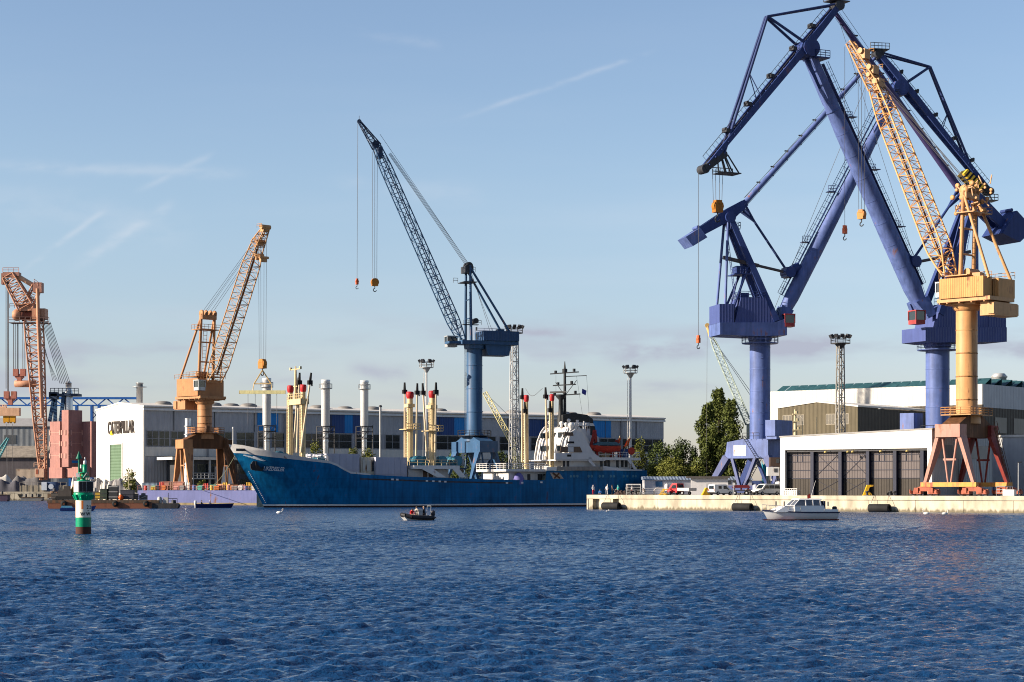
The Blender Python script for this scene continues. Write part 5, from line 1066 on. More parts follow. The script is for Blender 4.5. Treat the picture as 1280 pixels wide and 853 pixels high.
# midships mast house
q0 = SH(509, 596, -6.4); q1 = SH(573, 597, -6.4); z0 = zt_(q0[0]) - 1; zt2 = SH(530, 585.5, -6.6)[2]
b = MB(); b.box(q0[0] + .8, q1[0] - 1.6, -5.2, 5.2, z0, zt2 - .2); b.build('mast_house', mat('house_white', (.62, .61, .60), .5, rust=.06), ship)
b = MB(); b.box(q0[0] + 1.2, q1[0], -7.0, 7.0, zt2 - .15, zt2 + .55); b.build('house_top', white, ship)
b = MB(); u_ = SH(534, 590, -7)[0]; b.prism([(u_ - 1.2, zt2 - .15), (u_ + 1.4, zt2 - .15), (u_ + 4.2, z0 + .9), (u_ + 2.2, z0 + .9)], -7.0, -6.8); b.build('slanted_bracket', white, ship)
u_ = SH(566, 590, -7)[0]; b = MB(); b.prism([(u_, zt2 - .15), (u_ + 1.5, zt2 - .15), (u_ + 3, z0 + .9), (u_ + 1.6, z0 + .9)], -7.0, -6.8); b.build('slanted_bracket', white, ship)
b = MB(); ua = SH(512, 585, -6.6)[0]; ub = q1[0] - .4; b.rail([(ua, -6.6, zt2 + .55), (ub, -6.6, zt2 + .55), (ub, 6.6, zt2 + .55)], 1.1, .055, 1.5); b.build('railing', cream, ship)
for px, v in ((519, -3.5), (526, 0), (549, -3.5), (560, 1), (568, -4)): q = SH(px, 583, v); winch(q[0], v, zt2 + .55, 1.15)
for x in (q0[0] + 4, q0[0] + 12, q1[0] - 6): b = MB(); b.box(x, x + .9, -5.26, -5.21, z0 + .9, z0 + 2.6); b.build('door', mat('door_brown', (.16, .10, .07), .6), ship)

# ---- bridge house
us0 = SH(708, 560, -6.6)[0]
zp = SH(640, 586.5, -6.6)[2]; zm = zt_(SH(640, 600, -7)[0])
ua = SH(633, 590, -6.6)[0]; ub = SH(681, 590, -6.6)[0]
b = MB(); b.box(ua + 1.0, ub + 3, -5.6, 5.6, zm - 1, zp - .5); b.box(ua, ub + 2, -6.9, 6.9, zp - .5, zp); b.build('poop_house', mat('house_white', ()), ship)
b = MB(); b.rail([(ub, -6.8, zp), (ua, -6.8, zp), (ua, 6.8, zp)], 1.15, .055, 1.5, 3); b.build('railing', white, ship)
for px, w_ in ((661, .7), (675, 1.1), (680, .6)): q = SH(px, 592, -5.6); b = MB(); b.box(q[0] - w_ / 2, q[0] + w_ / 2, -5.66, -5.605, zm - .4, zm + 1.2); b.build('door', drk, ship)
q = SH(647, 595, -5.8); cov = gS.thing('covered_motor', 'purple tarpaulin bundle beside the aft deckhouse of the ship', 'tarpaulin'); b = MB(); b.lathe((q[0], -6.3, zm - .9), [(1.2, 0), (1.15, 1.0), (.8, 1.9), (.3, 2.4)], 10); b.build('tarpaulin', mat('purple_canvas', (.14, .13, .34), .8), cov)
# main block as a swept prism: sloping curved front, straight sides
zA = zt_(SH(700, 589, -7)[0]) ; uF = SH(706, 575, -6.3)[0]; uT = SH(720, 533, -6.3)[0]
zTop = SH(716, 532, -6.3)[2]; uK = SH(723, 533, -6.3)[0]; uB = SH(744, 566, -6.3)[0]; z_k = SH(744, 562, -6.3)[2]
hw = mat('bridge_white', (.58, .57, .56), .45, rust=.03, var=.06)
prof = [(uF, zm - 1), (uF + .1, zA + 3), (uF + .7, zA + 6.2), (uF + 1.6, zTop - 1.2), (uF + 2.4, zTop - .3), (uF + 3.4, zTop), (uK, zTop), (uB, z_k), (uB, zm - 1)]
b = MB(); b.prism(prof, -6.3, 6.3); br_ = b.build('bridge_house', hw, ship)
for s_ in (-1, 1):
    b = MB(); pp = [(uF + .05, zm), (uF + .0, zA + 3), (uF + .6, zA + 6.2), (uF + 1.5, zTop - 1.1), (uF + 2.3, zTop - .1), (uF + 3.4, zTop + .25)]
    for (x0, z0_), (x1, z1_) in zip(pp, pp[1:]): b.bar((x0 - .15, s_ * 6.2, z0_), (x1 - .15, s_ * 6.2, z1_), .28, .3)
    b.build('corner_rib', hw, br_)
zA2 = zA
def fu(z): return interp([(p[1], p[0]) for p in prof[:6]], z)
for row, zz in ((5, SH(690, 544.5, 0)[2]), (3, SH(690, 561, 0)[2])):
    vs_ = [-4.6, -2.4, .6, 2.0, 3.6, 5.0] if row == 5 else [-3.4, 1.9, 3.6]
    for v in vs_: b = MB(); b.box(fu(zz) - .4, fu(zz) + .6, v - .55, v + .55, zz - .5, zz + .6); b.build('window', gls, br_)
for v, zz in ((2.5, SH(690, 576, 0)[2]), (-4, SH(700, 572, 0)[2])): b = MB(); b.box(fu(zz) - .08, fu(zz) + .5, v - .5, v + .5, zz - 1, zz + 1); b.build('door', mat('door_pale', (.30, .29, .27), .5), br_)
# side galleries (near side), aft decks
def sidepoly(name, pts, v0, v1, m_, par=None):
    Q_ = [SH(x, y, v0) for x, y in pts]; b = MB(); b.prism([(q[0], q[2]) for q in Q_], v0, v1); return b.build(name, m_, par or ship)
lilw = mat('shade_white', (.55, .55, .56), .5, rust=.03, var=.06)
sidepoly('bridge_wing', [(712, 541), (719, 537), (727, 541), (742, 566), (750, 572), (750, 573.5), (733, 573.5), (727, 566), (716, 566), (711, 566), (709, 557), (711, 553.5)], -7.25, -6.95, lilw)
sidepoly('gallery_bulwark', [(694, 566.5), (734, 566.5), (741, 574.6), (694, 574.6)], -7.3, -6.8, lilw)
b = MB(); z_ = SH(712, 574.6, -7)[2]; x0 = SH(694, 574, -7)[0]; x1 = SH(806, 574, -7)[0]; b.box(x0, SH(756, 574, -7)[0], -7.2, 7.2, z_ - .25, z_ - .01); b.build('bridge_deck', hw, ship)
z7 = SH(770, 574.2, -7)[2]; b = MB(); b.box(SH(735, 574, -7)[0], SH(800, 574, -7)[0], -7.3, 7.3, z7 - .2, z7 + .35); bd_ = b.build('boat_deck', hw, ship)
b = MB(); b.rail([(SH(748, 572, -7)[0], -7.2, z7 + .35), (SH(799, 572, -7)[0], -7.2, z7 + .35), (SH(799, 572, -7)[0], 7.2, z7 + .35)], 1.1, .05, 1.6); b.build('railing', white, ship)
b = MB(); xa = uB - .5; xb = SH(790, 582, -6)[0]; b.box(xa, xb, -5.6, 5.6, zA - 1, z7 - .2); b.build('aft_house', hw, ship)
for px in (703, 708, 728, 733, 752, 757, 761, 772, 778, 783): q = SH(px, 580, -5.7); b = MB(); b.box(q[0] - .3, q[0] + .3, -5.68 if px > 720 else -6.36, -5.605 if px > 720 else -6.305, zA + .8, zA + 2.5); b.build('window', drk, ship)
for (pa, pb2, w_) in (((734, 575), (745, 586.5), 3.5), ((784, 575), (793, 587), 3.5)):
    sidepoly('deck_strut', [(pa[0], 575), (pa[0] + w_ + 1, 575), (pb2[0] + w_, 587), (pb2[0], 587)], -7.3, -7.1, lilw)
sidepoly('aft_bulwark', [(757, 583), (784, 587), (803, 587), (803, 588.6), (754, 588.6), (754, 583)], -7.2, -7.0, lilw)
sidepoly('gangway', [(696, 583.4), (754, 583.4), (754, 588.4), (696, 588.4)], -7.75, -7.45, mat('gangway_grey', (.30, .27, .24), .6, corr='X', cs=14))
sidepoly('white_plate', [(683, 584), (696, 584), (696, 588.4), (683, 588.4)], -7.7, -7.42, white)
b = MB()
for x0_, x1_, y0_, y1_ in ((709, 715, 566.9, 573.9),): pass
# openings in the wing and hull side read as dark recesses with brown joinery
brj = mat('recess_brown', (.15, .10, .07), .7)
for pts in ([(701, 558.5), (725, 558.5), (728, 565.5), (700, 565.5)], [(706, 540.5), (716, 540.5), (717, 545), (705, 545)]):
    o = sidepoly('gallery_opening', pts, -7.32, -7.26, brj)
for pts in ([(710, 559), (717, 559), (717, 565), (710, 565)],): sidepoly('gallery_pillar', pts, -7.36, -7.325, lilw)
sidepoly('name_plate', [(709.5, 552), (717.5, 552), (718, 554.4), (709, 554.4)], -7.33, -7.26, blk)
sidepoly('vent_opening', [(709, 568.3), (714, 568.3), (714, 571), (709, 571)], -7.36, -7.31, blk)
sidepoly('cable_opening', [(687.5, 591), (699, 591), (704.5, 598.5), (691.5, 598.5)], -7.46, -7.41, mat('pale_recess', (.46, .38, .30), .7))
b = MB(); qa = SH(691, 591.5, -7.5); qb = SH(700, 598, -7.5); b.bar(qa, qb, .1, .35); b.bar(SH(699, 591.5, -7.5), SH(693, 598, -7.5), .1, .3); b.build('opening_brace', brn, ship)
# wheelhouse top details
def dome(px, py, v, r): q = SH(px, py, v); b = MB(); b.lathe((q[0], v, q[2]), [(r * .5, -r * 1.2), (r * .6, -r * .6), (r, 0), (r * .95, r * .5), (r * .6, r * .9), (.05, r * 1.1)], 12); b.build('radome', white, ship)
dome(688, 529, 4, .55); dome(711, 526, -4.5, .38); dome(702, 530, -1, .5); dome(707.5, 531, -2.5, .42); dome(713.5, 532.5, -6, .7)
# mast
q = SH(706, 458, 0); qd = SH(702, 524, 0); zt3 = zTop; mk = mat('mast_black', (.025, .027, .03), .5)
b = MB(); qc = SH(701, 500, 0)
b.lathe((qc[0], 0, zTop), [(.8, 0), (.5, 3), (.45, qc[2] - zTop), (1.0, qc[2] - zTop + .6), (1.05, qc[2] - zTop + 1.1)], 12)
um = SH(706, 500, 0)[0]; b.lathe((um, 0, zTop), [(.35, 0), (.28, q[2] - zTop - 1), (.08, q[2] - zTop + 1)], 8)
for py, w in ((466.5, 4.6), (481.5, 3.4), (494, 5.2)): z = SH(706, py, 0)[2]; b.tube((um - .9, w, z), (um + .7, -w, z), .13, n=5); b.cbox((um, w * .85, z + .4), .4, .5, .6); b.cbox((um, -w * .85, z + .4), .4, .5, .6)
z = SH(706, 471, 0)[2]; b.tube((um, 0, z), (um + 2, -5.6, z), .08, n=4)
for s_ in (-1, 1): zz = SH(706, 489, 0)[2]; b.tube((um, 0, zz - 1), (um + .3, s_ * 4.4, zz + 2), .09, n=4)
b.tube((um - 2.4, 2, qc[2] + 1.6), (um - .6, -1.6, qc[2] + 1.6), .2, n=5); b.cbox((um, 0, q[2] - 1), .7, .9, .9)
b.build('radar_mast', mk, ship)
b = MB(); b.tube((um, 3.8, SH(706, 468, 0)[2]), (um, 3.8, zTop), .03, n=3); b.tube((um + 2, -5.6, SH(706, 471, 0)[2]), (um + 2.6, -5.9, zTop), .03, n=3); b.tube((um + .4, -4.2, SH(706, 471, 0)[2]), (um + 2, -4.6, zTop), .03, n=3); b.build('halyard', rope_m, ship)
z = SH(714, 490, -4)[2]; b = MB(); b.add([(um + 1.6, -4.5, z + .7), (um + 2.6, -4.6, z + .3), (um + 2.4, -4.55, z - .7), (um + 1.5, -4.5, z - .3)], [(0, 1, 2, 3), (3, 2, 1, 0)]); b.build('flag', mat('flag_blue', (.05, .06, .30), .8), ship)
# funnel: streamlined, dark with a pale band
def fun(z0, z1, pts0, m_, v=1.3):
    Q_ = [SH(x, y, 0) for x, y in pts0]; n = len(Q_); b = MB(); vs = []
    ring = [(-v, .35), (-v * .75, 0), (v * .75, 0), (v, .35)]
    b.prism([(q[0], q[2]) for q in Q_], -v, v); return b.build('funnel' if z0 == 0 else 'funnel_band', m_, ship)
fun(0, 0, [(700, 519), (712, 516.5), (730, 519), (737, 524), (738, 529.5), (715, 528), (700, 528)], bl2 if False else mk)
fun(1, 0, [(706, 528), (738, 529.6), (739.5, 533), (708, 532)], white, 1.25)
fun(0, 0, [(708, 532), (739.5, 533.1), (743, 546), (712, 541)], mk)
fun(1, 0, [(712, 541), (743, 546.1), (748, 574), (716, 574)], lilw, 1.6)
b = MB(); q = SH(727, 536, -5); b.rail([(q[0] - 3, -5.8, zTop - .6), (q[0] + 1.5, -5.8, zTop - .6), (q[0] + 1.5, -3, zTop - .6)], 1.2, .06, .9); b.box(q[0] - 3, q[0] + 1.6, -5.8, -2.6, zTop - 4, zTop - .6); b.lathe((q[0] - 1, -5, zTop - .6), [(.3, 0), (.3, 1.8)], 8); b.lathe((q[0] + .6, -5, zTop - .6), [(.22, 0), (.22, 1.5)], 8); b.build('aft_bridge_deck', lilw, ship)
# lifeboat and davits
lbt = gS.thing('lifeboat', 'orange red lifeboat with teal cover hanging in its davits on the ship', 'lifeboat')
q0 = SH(739, 563, -6.9); q1 = SH(777, 563, -6.9); Lb = q1[0] - q0[0]; zc = SH(758, 566, -6.9)[2]
b = MB(); ns = 13; vs = []
for i in range(ns):
    s_ = i / (ns - 1); w = 1.35 * (1 - abs(2 * s_ - 1) ** 2.6) + .06; dz = .45 * abs(2 * s_ - 1) ** 2.5
    for a_ in range(9): t_ = math.pi * a_ / 8; vs.append((q0[0] + Lb * s_, -6.6 - w * math.cos(t_), zc + 1.35 + dz * .6 - (1.45 - dz) * math.sin(t_) ** .7))
b.add(vs, [(i * 9 + j, (i + 1) * 9 + j, (i + 1) * 9 + j + 1, i * 9 + j + 1) for i in range(ns - 1) for j in range(8)], True); b.build('hull', mat('lifeboat_orange', (.42, .035, .018), .5, var=.1), lbt)
b = MB(); b.prism([(q0[0] + .3, zc + 1.5), (q0[0] + Lb - .3, zc + 1.5), (q0[0] + Lb - 1.6, zc + 2.2), (q0[0] + 1.6, zc + 2.2)], -7.5, -5.7); b.build('cover', mat('cover_teal', (.06, .13, .17), .7), lbt)
for px in (742, 770):
    q = SH(px, 572, -6.6); b = MB(); z_ = z7 + .35; up_ = 5.6 if px == 742 else 3.6
    b.bar((q[0] - 1.0, -6.2, z_), (q[0] + .1, -6.9, z_ + up_), .35, .6); b.bar((q[0] + 1.1, -6.2, z_), (q[0] + .1, -6.9, z_ + up_), .35, .6); b.bar((q[0], -5, z_ + 1.8), (q[0], -7.2, z_ + 1.8), .5, .5); b.build('davit', mat('davit_red', (.26, .02, .018), .5), ship)
for px, py, m__ in ((772, 551, 0), (784, 551.5, 1)):
    q = SH(px, py, -5); t = gS.thing('rescue_canopy', 'small orange flag shape at the ship stern, ' + ('left one beside the davit' if m__ == 0 else 'right one against the white mast'), 'flag'); b = MB(); b.tube((q[0] - 1.4, -5, z7 + .4), (q[0] + .6, -5, q[2] + 1), .07, n=5); b.build('staff', cream, t)
    b = MB(); b.add([(q[0] - 1.0, -5.05, q[2] - 1.4), (q[0] + .2, -5.05, q[2] - 1.0), (q[0] + .9, -5.05, q[2] + .7), (q[0] + .1, -5.05, q[2] + .4)], [(0, 1, 2, 3), (3, 2, 1, 0)]); b.build('cloth', mat('signal_orange', (.75, .14, .02), .6), t)
q = SH(789, 564, -7.2); b = MB(); b.lathe((q[0], -7.3, q[2]), [(.5, -.1), (.8, -.1), (.8, .1), (.5, .1)], 14, 'y'); b.build('lifebuoy', mat('lifeboat_orange', ()), ship)
b = MB(); q = SH(779, 568, -4); b.box(q[0] - .8, q[0] + .8, -4.6, -3, z7 + .3, z7 + 2.2); b.build('deck_box', bl2, ship)
b = MB(); b.box(SH(752, 567, -3)[0], SH(768, 567, -3)[0], -3, 3, z7 + .3, z7 + 1.9); b.build('engine_casing', cream, ship)
b = MB(); b.lathe((LB - 3, -2, zA - .5), [(1.3, -1.5), (1.3, 1.5)], 14, 'y'); b.cbox((LB - 3.4, 0, zA + .4), 3.5, 4, 1.4); b.build('stern_winch', drk, ship)
b = MB(); b.rail([(LB - 7, -5.6, zA - .6), (LB - .2, -4, zA - .6), (LB - .2, 4, zA - .6)], 1.5, .06, 1.2, 3); b.build('stern_railing', drk, ship)
# mooring line
ml = thing('mooring_line', 'thin mooring rope running from the ship bow to the ochre crane quay', 'rope'); b = MB(); A_ = gS.W(-5.2, 1.0, 10.6); B_ = Vector((X(252, 440), 440, 3.1)); b.path([A_.lerp(B_, i / 10) + Vector((0, 0, -1.6 * math.sin(math.pi * i / 10))) for i in range(11)], .06, 4); b.build('rope', mat('hemp', (.22, .24, .16), .8), ml)
# ================================================================ people
def person_mesh(pose, top, legs, hair=(.05, .035, .025), h=1.75, seed=0):
    """one continuous skinned body; returns mesh with clothing as material zones"""
    rnd = random.Random(seed); sw = rnd.uniform(-.06, .06)
    if pose == 'stand':
        J = dict(pel=(0, 0, .95), che=(0, .0, 1.32), neck=(0, 0, 1.50), head=(0, .02, 1.64), top=(0, .02, 1.74), lh=(-.10, 0, .90), lk=(-.12, .03, .50), la=(-.12, -.02, .08), lt=(-.13, .14, .04), rh=(.10, 0, .90), rk=(.13, .05, .50), ra=(.13, 0, .08), rt=(.14, .16, .04),
                 ls=(-.19, 0, 1.42), le=(-.25, .02 + sw, 1.14), lw=(-.22, .14 + sw, .92), rs=(.19, 0, 1.42), re=(.26, .03, 1.15), rw=(.20, .22, 1.02))
    elif pose == 'sit':
        J = dict(pel=(0, 0, .48), che=(0, .04, .86), neck=(0, .07, 1.03), head=(0, .12, 1.17), top=(0, .12, 1.27), lh=(-.10, .03, .46), lk=(-.14, .44, .50), la=(-.14, .46, .08), lt=(-.14, .60, .04), rh=(.10, .03, .46), rk=(.15, .44, .50), ra=(.15, .42, .08), rt=(.15, .56, .04),
                 ls=(-.19, .05, .96), le=(-.26, .18, .72), lw=(-.16, .38, .62), rs=(.19, .05, .96), re=(.26, .18, .72), rw=(.14, .40, .64))
    else:  # crouching / leaning forward
        J = dict(pel=(0, 0, .62), che=(0, .24, .92), neck=(0, .36, 1.04), head=(0, .45, 1.13), top=(0, .50, 1.22), lh=(-.10, .02, .60), lk=(-.14, .28, .42), la=(-.13, .02, .08), lt=(-.13, .16, .04), rh=(.10, .02, .60), rk=(.15, .30, .44), ra=(.14, .04, .08), rt=(.14, .18, .04),
                 ls=(-.18, .28, .99), le=(-.24, .42, .76), lw=(-.16, .56, .58), rs=(.18, .28, .99), re=(.25, .44, .78), rw=(.15, .58, .62))
    for s_, w in (('l', 'lw'), ('r', 'rw')):
        x, y, z = J[w]; sg = -1 if s_ == 'l' else 1
        J[s_ + 'p'] = (x * .95, y + .06, z - .06)
        for i in range(4): J[s_ + 'f%d' % i] = (x * .95 + sg * (.033 - .022 * i), y + .10 + .006 * i, z - .135 - (.012 if i in (1, 2) else 0))
        J[s_ + 'th'] = (x * .95 - sg * .05, y + .10, z - .07)
    Rr = dict(pel=(.17, .13), che=(.185, .125), neck=(.058, .06), head=(.085, .105), top=(.06, .07), lh=.095, rh=.095, lk=.062, rk=.062, la=.042, ra=.042, lt=.04, rt=.04, ls=.065, rs=.065, le=.046, re=.046, lw=.032, rw=.032, lp=(.036, .018), rp=(.036, .018), lth=.010, rth=.010)
    E = [('pel', 'che'), ('che', 'neck'), ('neck', 'head'), ('head', 'top')]
    for a in 'lr': E += [('pel', a + 'h'), (a + 'h', a + 'k'), (a + 'k', a + 'a'), (a + 'a', a + 't'), ('che', a + 's'), (a + 's', a + 'e'), (a + 'e', a + 'w'), (a + 'w', a + 'p'), (a + 'p', a + 'th')] + [(a + 'p', a + 'f%d' % i) for i in range(4)]
    ks = list(J); me = bpy.data.meshes.new('person'); me.from_pydata([J[k] for k in ks], [(ks.index(a), ks.index(b)) for a, b in E], [])
    o = bpy.data.objects.new('tmp', me); COL.objects.link(o); o.modifiers.new('s', 'SKIN')
    for i, k in enumerate(ks):
        r = Rr.get(k, .010); me.skin_vertices[0].data[i].radius = r if isinstance(r, tuple) else (r, r); me.skin_vertices[0].data[i].use_root = (k == 'pel')
    o.modifiers.new('u', 'SUBSURF').levels = 1
    dg = bpy.context.evaluated_depsgraph_get(); me2 = bpy.data.meshes.new_from_object(o.evaluated_get(dg)); bpy.data.objects.remove(o)
    sk = mat('skin', (.45, .26, .18), .6); sh = mat('shoe_dark', (.03, .03, .03), .6); me2.materials.clear()
    for m_ in (top, legs, sk, sh): me2.materials.append(m_)
    nz_ = J['neck'][2]; hy = J['neck'][1]; hipz = J['pel'][2]; fz = [Vector(J['lp']), Vector(J['rp'])]
    for p in me2.polygons:
        c = p.center; p.use_smooth = True
        near = min((c - q).length for q in fz)
        if near < .13: p.material_index = 2
        elif c.z > nz_ + .01: p.material_index = 2
        elif c.z < .10: p.material_index = 3
        elif pose == 'stand' and c.z < .93 and abs(c.x) < .22: p.material_index = 1
        elif pose == 'sit' and c.z < .56 : p.material_index = 1
        elif pose == 'lean' and c.z < .62 and c.y < .5: p.material_index = 1
        else: p.material_index = 0
    hd = Vector(J['head']); hb = MB(); hb.lathe(hd + Vector((0, -.02, .015)), [(.098, -.03), (.108, .03), (.10, .08), (.07, .125), (.01, .14)], 12)
    fb = MB(); fb.cbox(hd + Vector((0, .108, -.005)), .022, .03, .04)
    for s_ in (-1, 1): fb.cbox(hd + Vector((s_ * .035, .095, .025)), .02, .02, .012); fb.cbox(hd + Vector((s_ * .092, 0, 0)), .02, .03, .05)
    fb.cbox(hd + Vector((0, .098, -.05)), .045, .012, .01)
    return me2, hb, fb, mat('hair_%02d' % int(hair[0] * 100), hair, .7)
def person(loc, rz, pose, topc, legc, label, hat=None, hair=(.05, .035, .025), seed=0, group=None):
    me, hb, fb, hm = person_mesh(pose, mat('cloth_%02d%02d%02d' % tuple(int(c * 99) for c in topc), topc, .8), mat('cloth_%02d%02d%02d' % tuple(int(c * 99) for c in legc), legc, .8), hair, seed=seed)
    o = bpy.data.objects.new('person', me); COL.objects.link(o); o.location = loc; o.rotation_euler = (0, 0, rz); tag(o, label, 'person', group)
    hb.build('hair' if hat is None else 'hat', hm if hat is None else mat('cloth_%02d%02d%02d' % tuple(int(c * 99) for c in hat), hat, .8), o); fb.build('face_features', mat('skin_shade', (.30, .15, .11), .7), o)
    return o
# ================================================================ vehicles
def wheels(root, xs, w, r=.33):
    for x in xs:
        for s_ in (-1, 1):
            b = MB(); b.lathe((x, s_ * (w / 2 - .02) - .11, r), [(r * .6, 0), (r * .95, .01), (r, .05), (r, .17), (r * .95, .21), (r * .6, .22)], 18, 'y'); o = b.build('wheel', blk, root)
            c = MB(); c.lathe((x, s_ * (w / 2 - .02) - .12, r), [(.05, 0), (r * .58, .01), (r * .58, .23), (.05, .24)], 12, 'y'); c.build('rim', galv, o)
def vehicle(name, label, cat, loc, rz, prof, w, paint, wins, wx, rear_win=None, front=None):
    """side profile prism with rounded upper edge, inset dark windows, lamps, bumpers"""
    t = thing(name, label, cat, loc, rz)
    b = MB(); n = len(prof); iw = w / 2
    top = max(z for x, z in prof); vs = []
    for s_, f in ((-1, 1), (1, 1)):
        for x, z in prof: k = 1 - .10 * max(0, (z - .95)) / max(.1, top - .95); vs.append((x, s_ * iw * k, z))
    b.add(vs, [tuple(range(n)), tuple(range(n, 2 * n))[::-1]] + [(i, n + i, n + (i + 1) % n, (i + 1) % n) for i in range(n)]); b.build('body', paint, t)
    for x0, x1, z0, z1, sl0, sl1 in wins:
        for s_ in (-1, 1):
            g = MB(); y = lambda z: s_ * (iw * (1 - .10 * max(0, (z - .95)) / max(.1, top - .95)) + .012)
            q = [(x0, y(z0), z0), (x1, y(z0), z0), (x1 - sl1, y(z1), z1), (x0 + sl0, y(z1), z1)]; g.add(q, [(0, 1, 2, 3), (3, 2, 1, 0)]); g.build('side_window', gls, t)
    for nm, (xa, za, xb, zb) in (('rear_window', rear_win), ('windscreen', front)):
        g = MB(); sgn = -1 if nm == 'rear_window' else 1; g.add([(xa + sgn * .015, -iw * .78, za + .015), (xa + sgn * .015, iw * .78, za + .015), (xb + sgn * .015, iw * .72, zb + .015), (xb + sgn * .015, -iw * .72, zb + .015)], [(0, 1, 2, 3), (3, 2, 1, 0)]); g.build(nm, gls, t)
    xr = min(x for x, z in prof); xf = max(x for x, z in prof)
    for s_ in (-1, 1):
        g = MB(); g.cbox((xf - .02, s_ * iw * .78, .72), .1, .3, .18); g.build('headlight', mat('lamp_clear', (.6, .6, .6), .2), t); g = MB(); g.cbox((xr, s_ * iw * .84, .9), .06, .16, .5 if top > 1.7 else .2); g.build('tail_light', mat('tail_red', (.35, .02, .02), .3), t)
        g = MB(); g.cbox((xf - 1.2, s_ * (iw + .1), 1.05), .12, .18, .18); g.build('mirror', blk, t)
    g = MB(); g.box(xf - .05, xf + .08, -iw * .95, iw * .95, .32, .55); g.box(xr - .08, xr + .05, -iw * .95, iw * .95, .32, .55); g.box(xr + .3, xf - .3, -iw * .9, iw * .9, .22, .35); g.build('bumper', blk, t)
    wheels(t, wx, w); return t
def qv(px, b): p = Qb(px, b); return (p.x, p.y, LAND + .01)
a = vehicle('delivery_van', 'small white van parked right of the hut, its lit tail to the left', 'van', qv(901, 4.5), R(34), [(-2.1, .35), (2.05, .35), (2.1, .85), (1.35, 1.08), (.75, 1.78), (.4, 1.86), (-2.05, 1.82), (-2.12, 1.0)], 1.75, mat('van_white', (.78, .78, .76), .35, var=.03), [(-.1, .9, 1.08, 1.62, .02, .32), (-1.2, -.5, 1.1, 1.6, 0, 0)], (-1.35, 1.35), (-2.12, 1.05, -2.06, 1.62), (1.33, 1.1, .8, 1.72))
a = vehicle('passenger_van', 'pale grey passenger van facing left beside the white shed', 'van', qv(957.5, 4), R(214), [(-2.5, .35), (2.45, .35), (2.5, .85), (1.65, 1.1), (.95, 1.82), (.5, 1.95), (-2.4, 1.95), (-2.52, 1.0)], 1.9, mat('van_silver', (.60, .60, .58), .35, var=.03), [(.15, 1.25, 1.15, 1.7, .02, .45), (-1.1, .05, 1.15, 1.7, 0, 0), (-2.3, -1.2, 1.15, 1.7, .05, 0)], (-1.6, 1.6), (-2.53, 1.15, -2.44, 1.75), (1.62, 1.14, 1.0, 1.76))
pk = vehicle('pickup_truck', 'red pickup truck with pale drop sides seen from behind, beside the hut', 'pickup truck', qv(850, 5.5), R(34) + R(100), [(-.1, .45), (2.45, .45), (2.5, .95), (1.75, 1.12), (1.2, 1.95), (.9, 2.05), (-.05, 2.05), (-.12, 1.1)], 1.95, mat('truck_red', (.50, .012, .02), .35, var=.05), [(.1, 1.3, 1.15, 1.75, 0, .38)], (-1.4, 1.5), (-.13, 1.25, -.08, 1.85), (1.72, 1.16, 1.25, 1.88))
b = MB(); b.box(-2.9, -.25, -1.02, 1.02, .72, .85); b.box(-2.9, -.25, -1.05, -.99, .8, 1.25); b.box(-2.9, -.25, .99, 1.05, .8, 1.25); b.box(-2.93, -2.87, -1.05, 1.05, .8, 1.25); b.build('cargo_bed', mat('dropside_grey', (.55, .54, .52), .5), pk)
# low trailer with dark red load
t = thing('flatbed_trailer', 'low dark flatbed trailer with a wine red load between the two vans', 'trailer', qv(926.5, 10), R(-2)); b = MB(); b.box(-1.9, 1.9, -1, 1, .65, .85); b.build('bed', drk, t); b = MB(); b.prism([(-1.6, 1.25), (1.6, 1.25), (1.2, 1.75), (-1.2, 1.75)], -.7, .7)
for x in (-1.2, 0, 1.2): b.box(x - .1, x + .1, -.6, .6, .86, 1.24)
b.build('load', mat('wine_red', (.13, .015, .02), .6), t); wheels(t, (-1.1, .9), 1.9, .35)
# odds and ends on the near quay
def drumset(px, bq, label, m_, r=.42, h=1.2, name='tank', cat='tank'):
    t = thing(name, label, cat, qv(px, bq)); b = MB(); b.lathe((0, 0, 0), [(r * .9, 0), (r, .06), (r, h - .12), (r * .7, h), (.1, h + .04)], 14); b.build('shell', m_, t); b = MB(); b.lathe((0, 0, h * .45), [(r + .01, 0), (r + .03, .04), (r + .01, .08)], 14, cap=False); b.lathe((0, 0, h), [(.1, 0), (.1, .15)], 8); b.build('band', galv, t)
drumset(833.5, 5, 'tall white tank standing left of the red pickup', white, .38, 1.9)
drumset(935.5, 12, 'round cream tank behind the nose of the pale grey van', cream, .6, 1.0)
drumset(944, 13, 'pale drum on end behind the roof of the pale grey van', mat('lilac_drum', (.5, .5, .6), .5), .45, 1.8)
drumset(973, 8, 'small white tank behind the rear of the pale grey van', white, .5, 2.3)
ylw = mat('bright_yellow_paint', (.72, .42, .02), .5, rust=.1)
def bracket(px, bq, label, h, rz=0.0):
    t = thing('steel_bracket', label, 'bracket', qv(px, bq), rz); b = MB(); b.prism([(-.75, 0), (.75, 0), (.7, .25), (.1, h * .45), (.35, h * .8), (.9, h * .85), (.95, h), (-.05, h), (-.3, h * .6)], -.35, .35); b.build('plate', ylw, t)
    b = MB(); b.prism([(-.6, .05), (.5, .05), (.0, h * .5), (-.25, h * .55)], -.39, -.352); b.build('gusset', ylw, t)
bracket(1084, 2.2, 'yellow welded steel bracket in front of the dark shed doors', 1.75)
bracket(882, 5, 'yellow welded steel bracket between the hut and the white van', 1.3, .2)
bracket(829, 3.4, 'yellow welded steel bracket left of the red pickup', 1.15, -.2)
t = thing('tyre_arch', 'pale hoop of hose standing on the quay left of the yellow bracket', 'hose reel', qv(822, 3.4)); b = MB()
for k in range(3): b.path([(.62 * math.cos(a_ * math.pi / 8), k * .18, .62 + .62 * math.sin(a_ * math.pi / 8)) for a_ in range(17)], .08, 5)
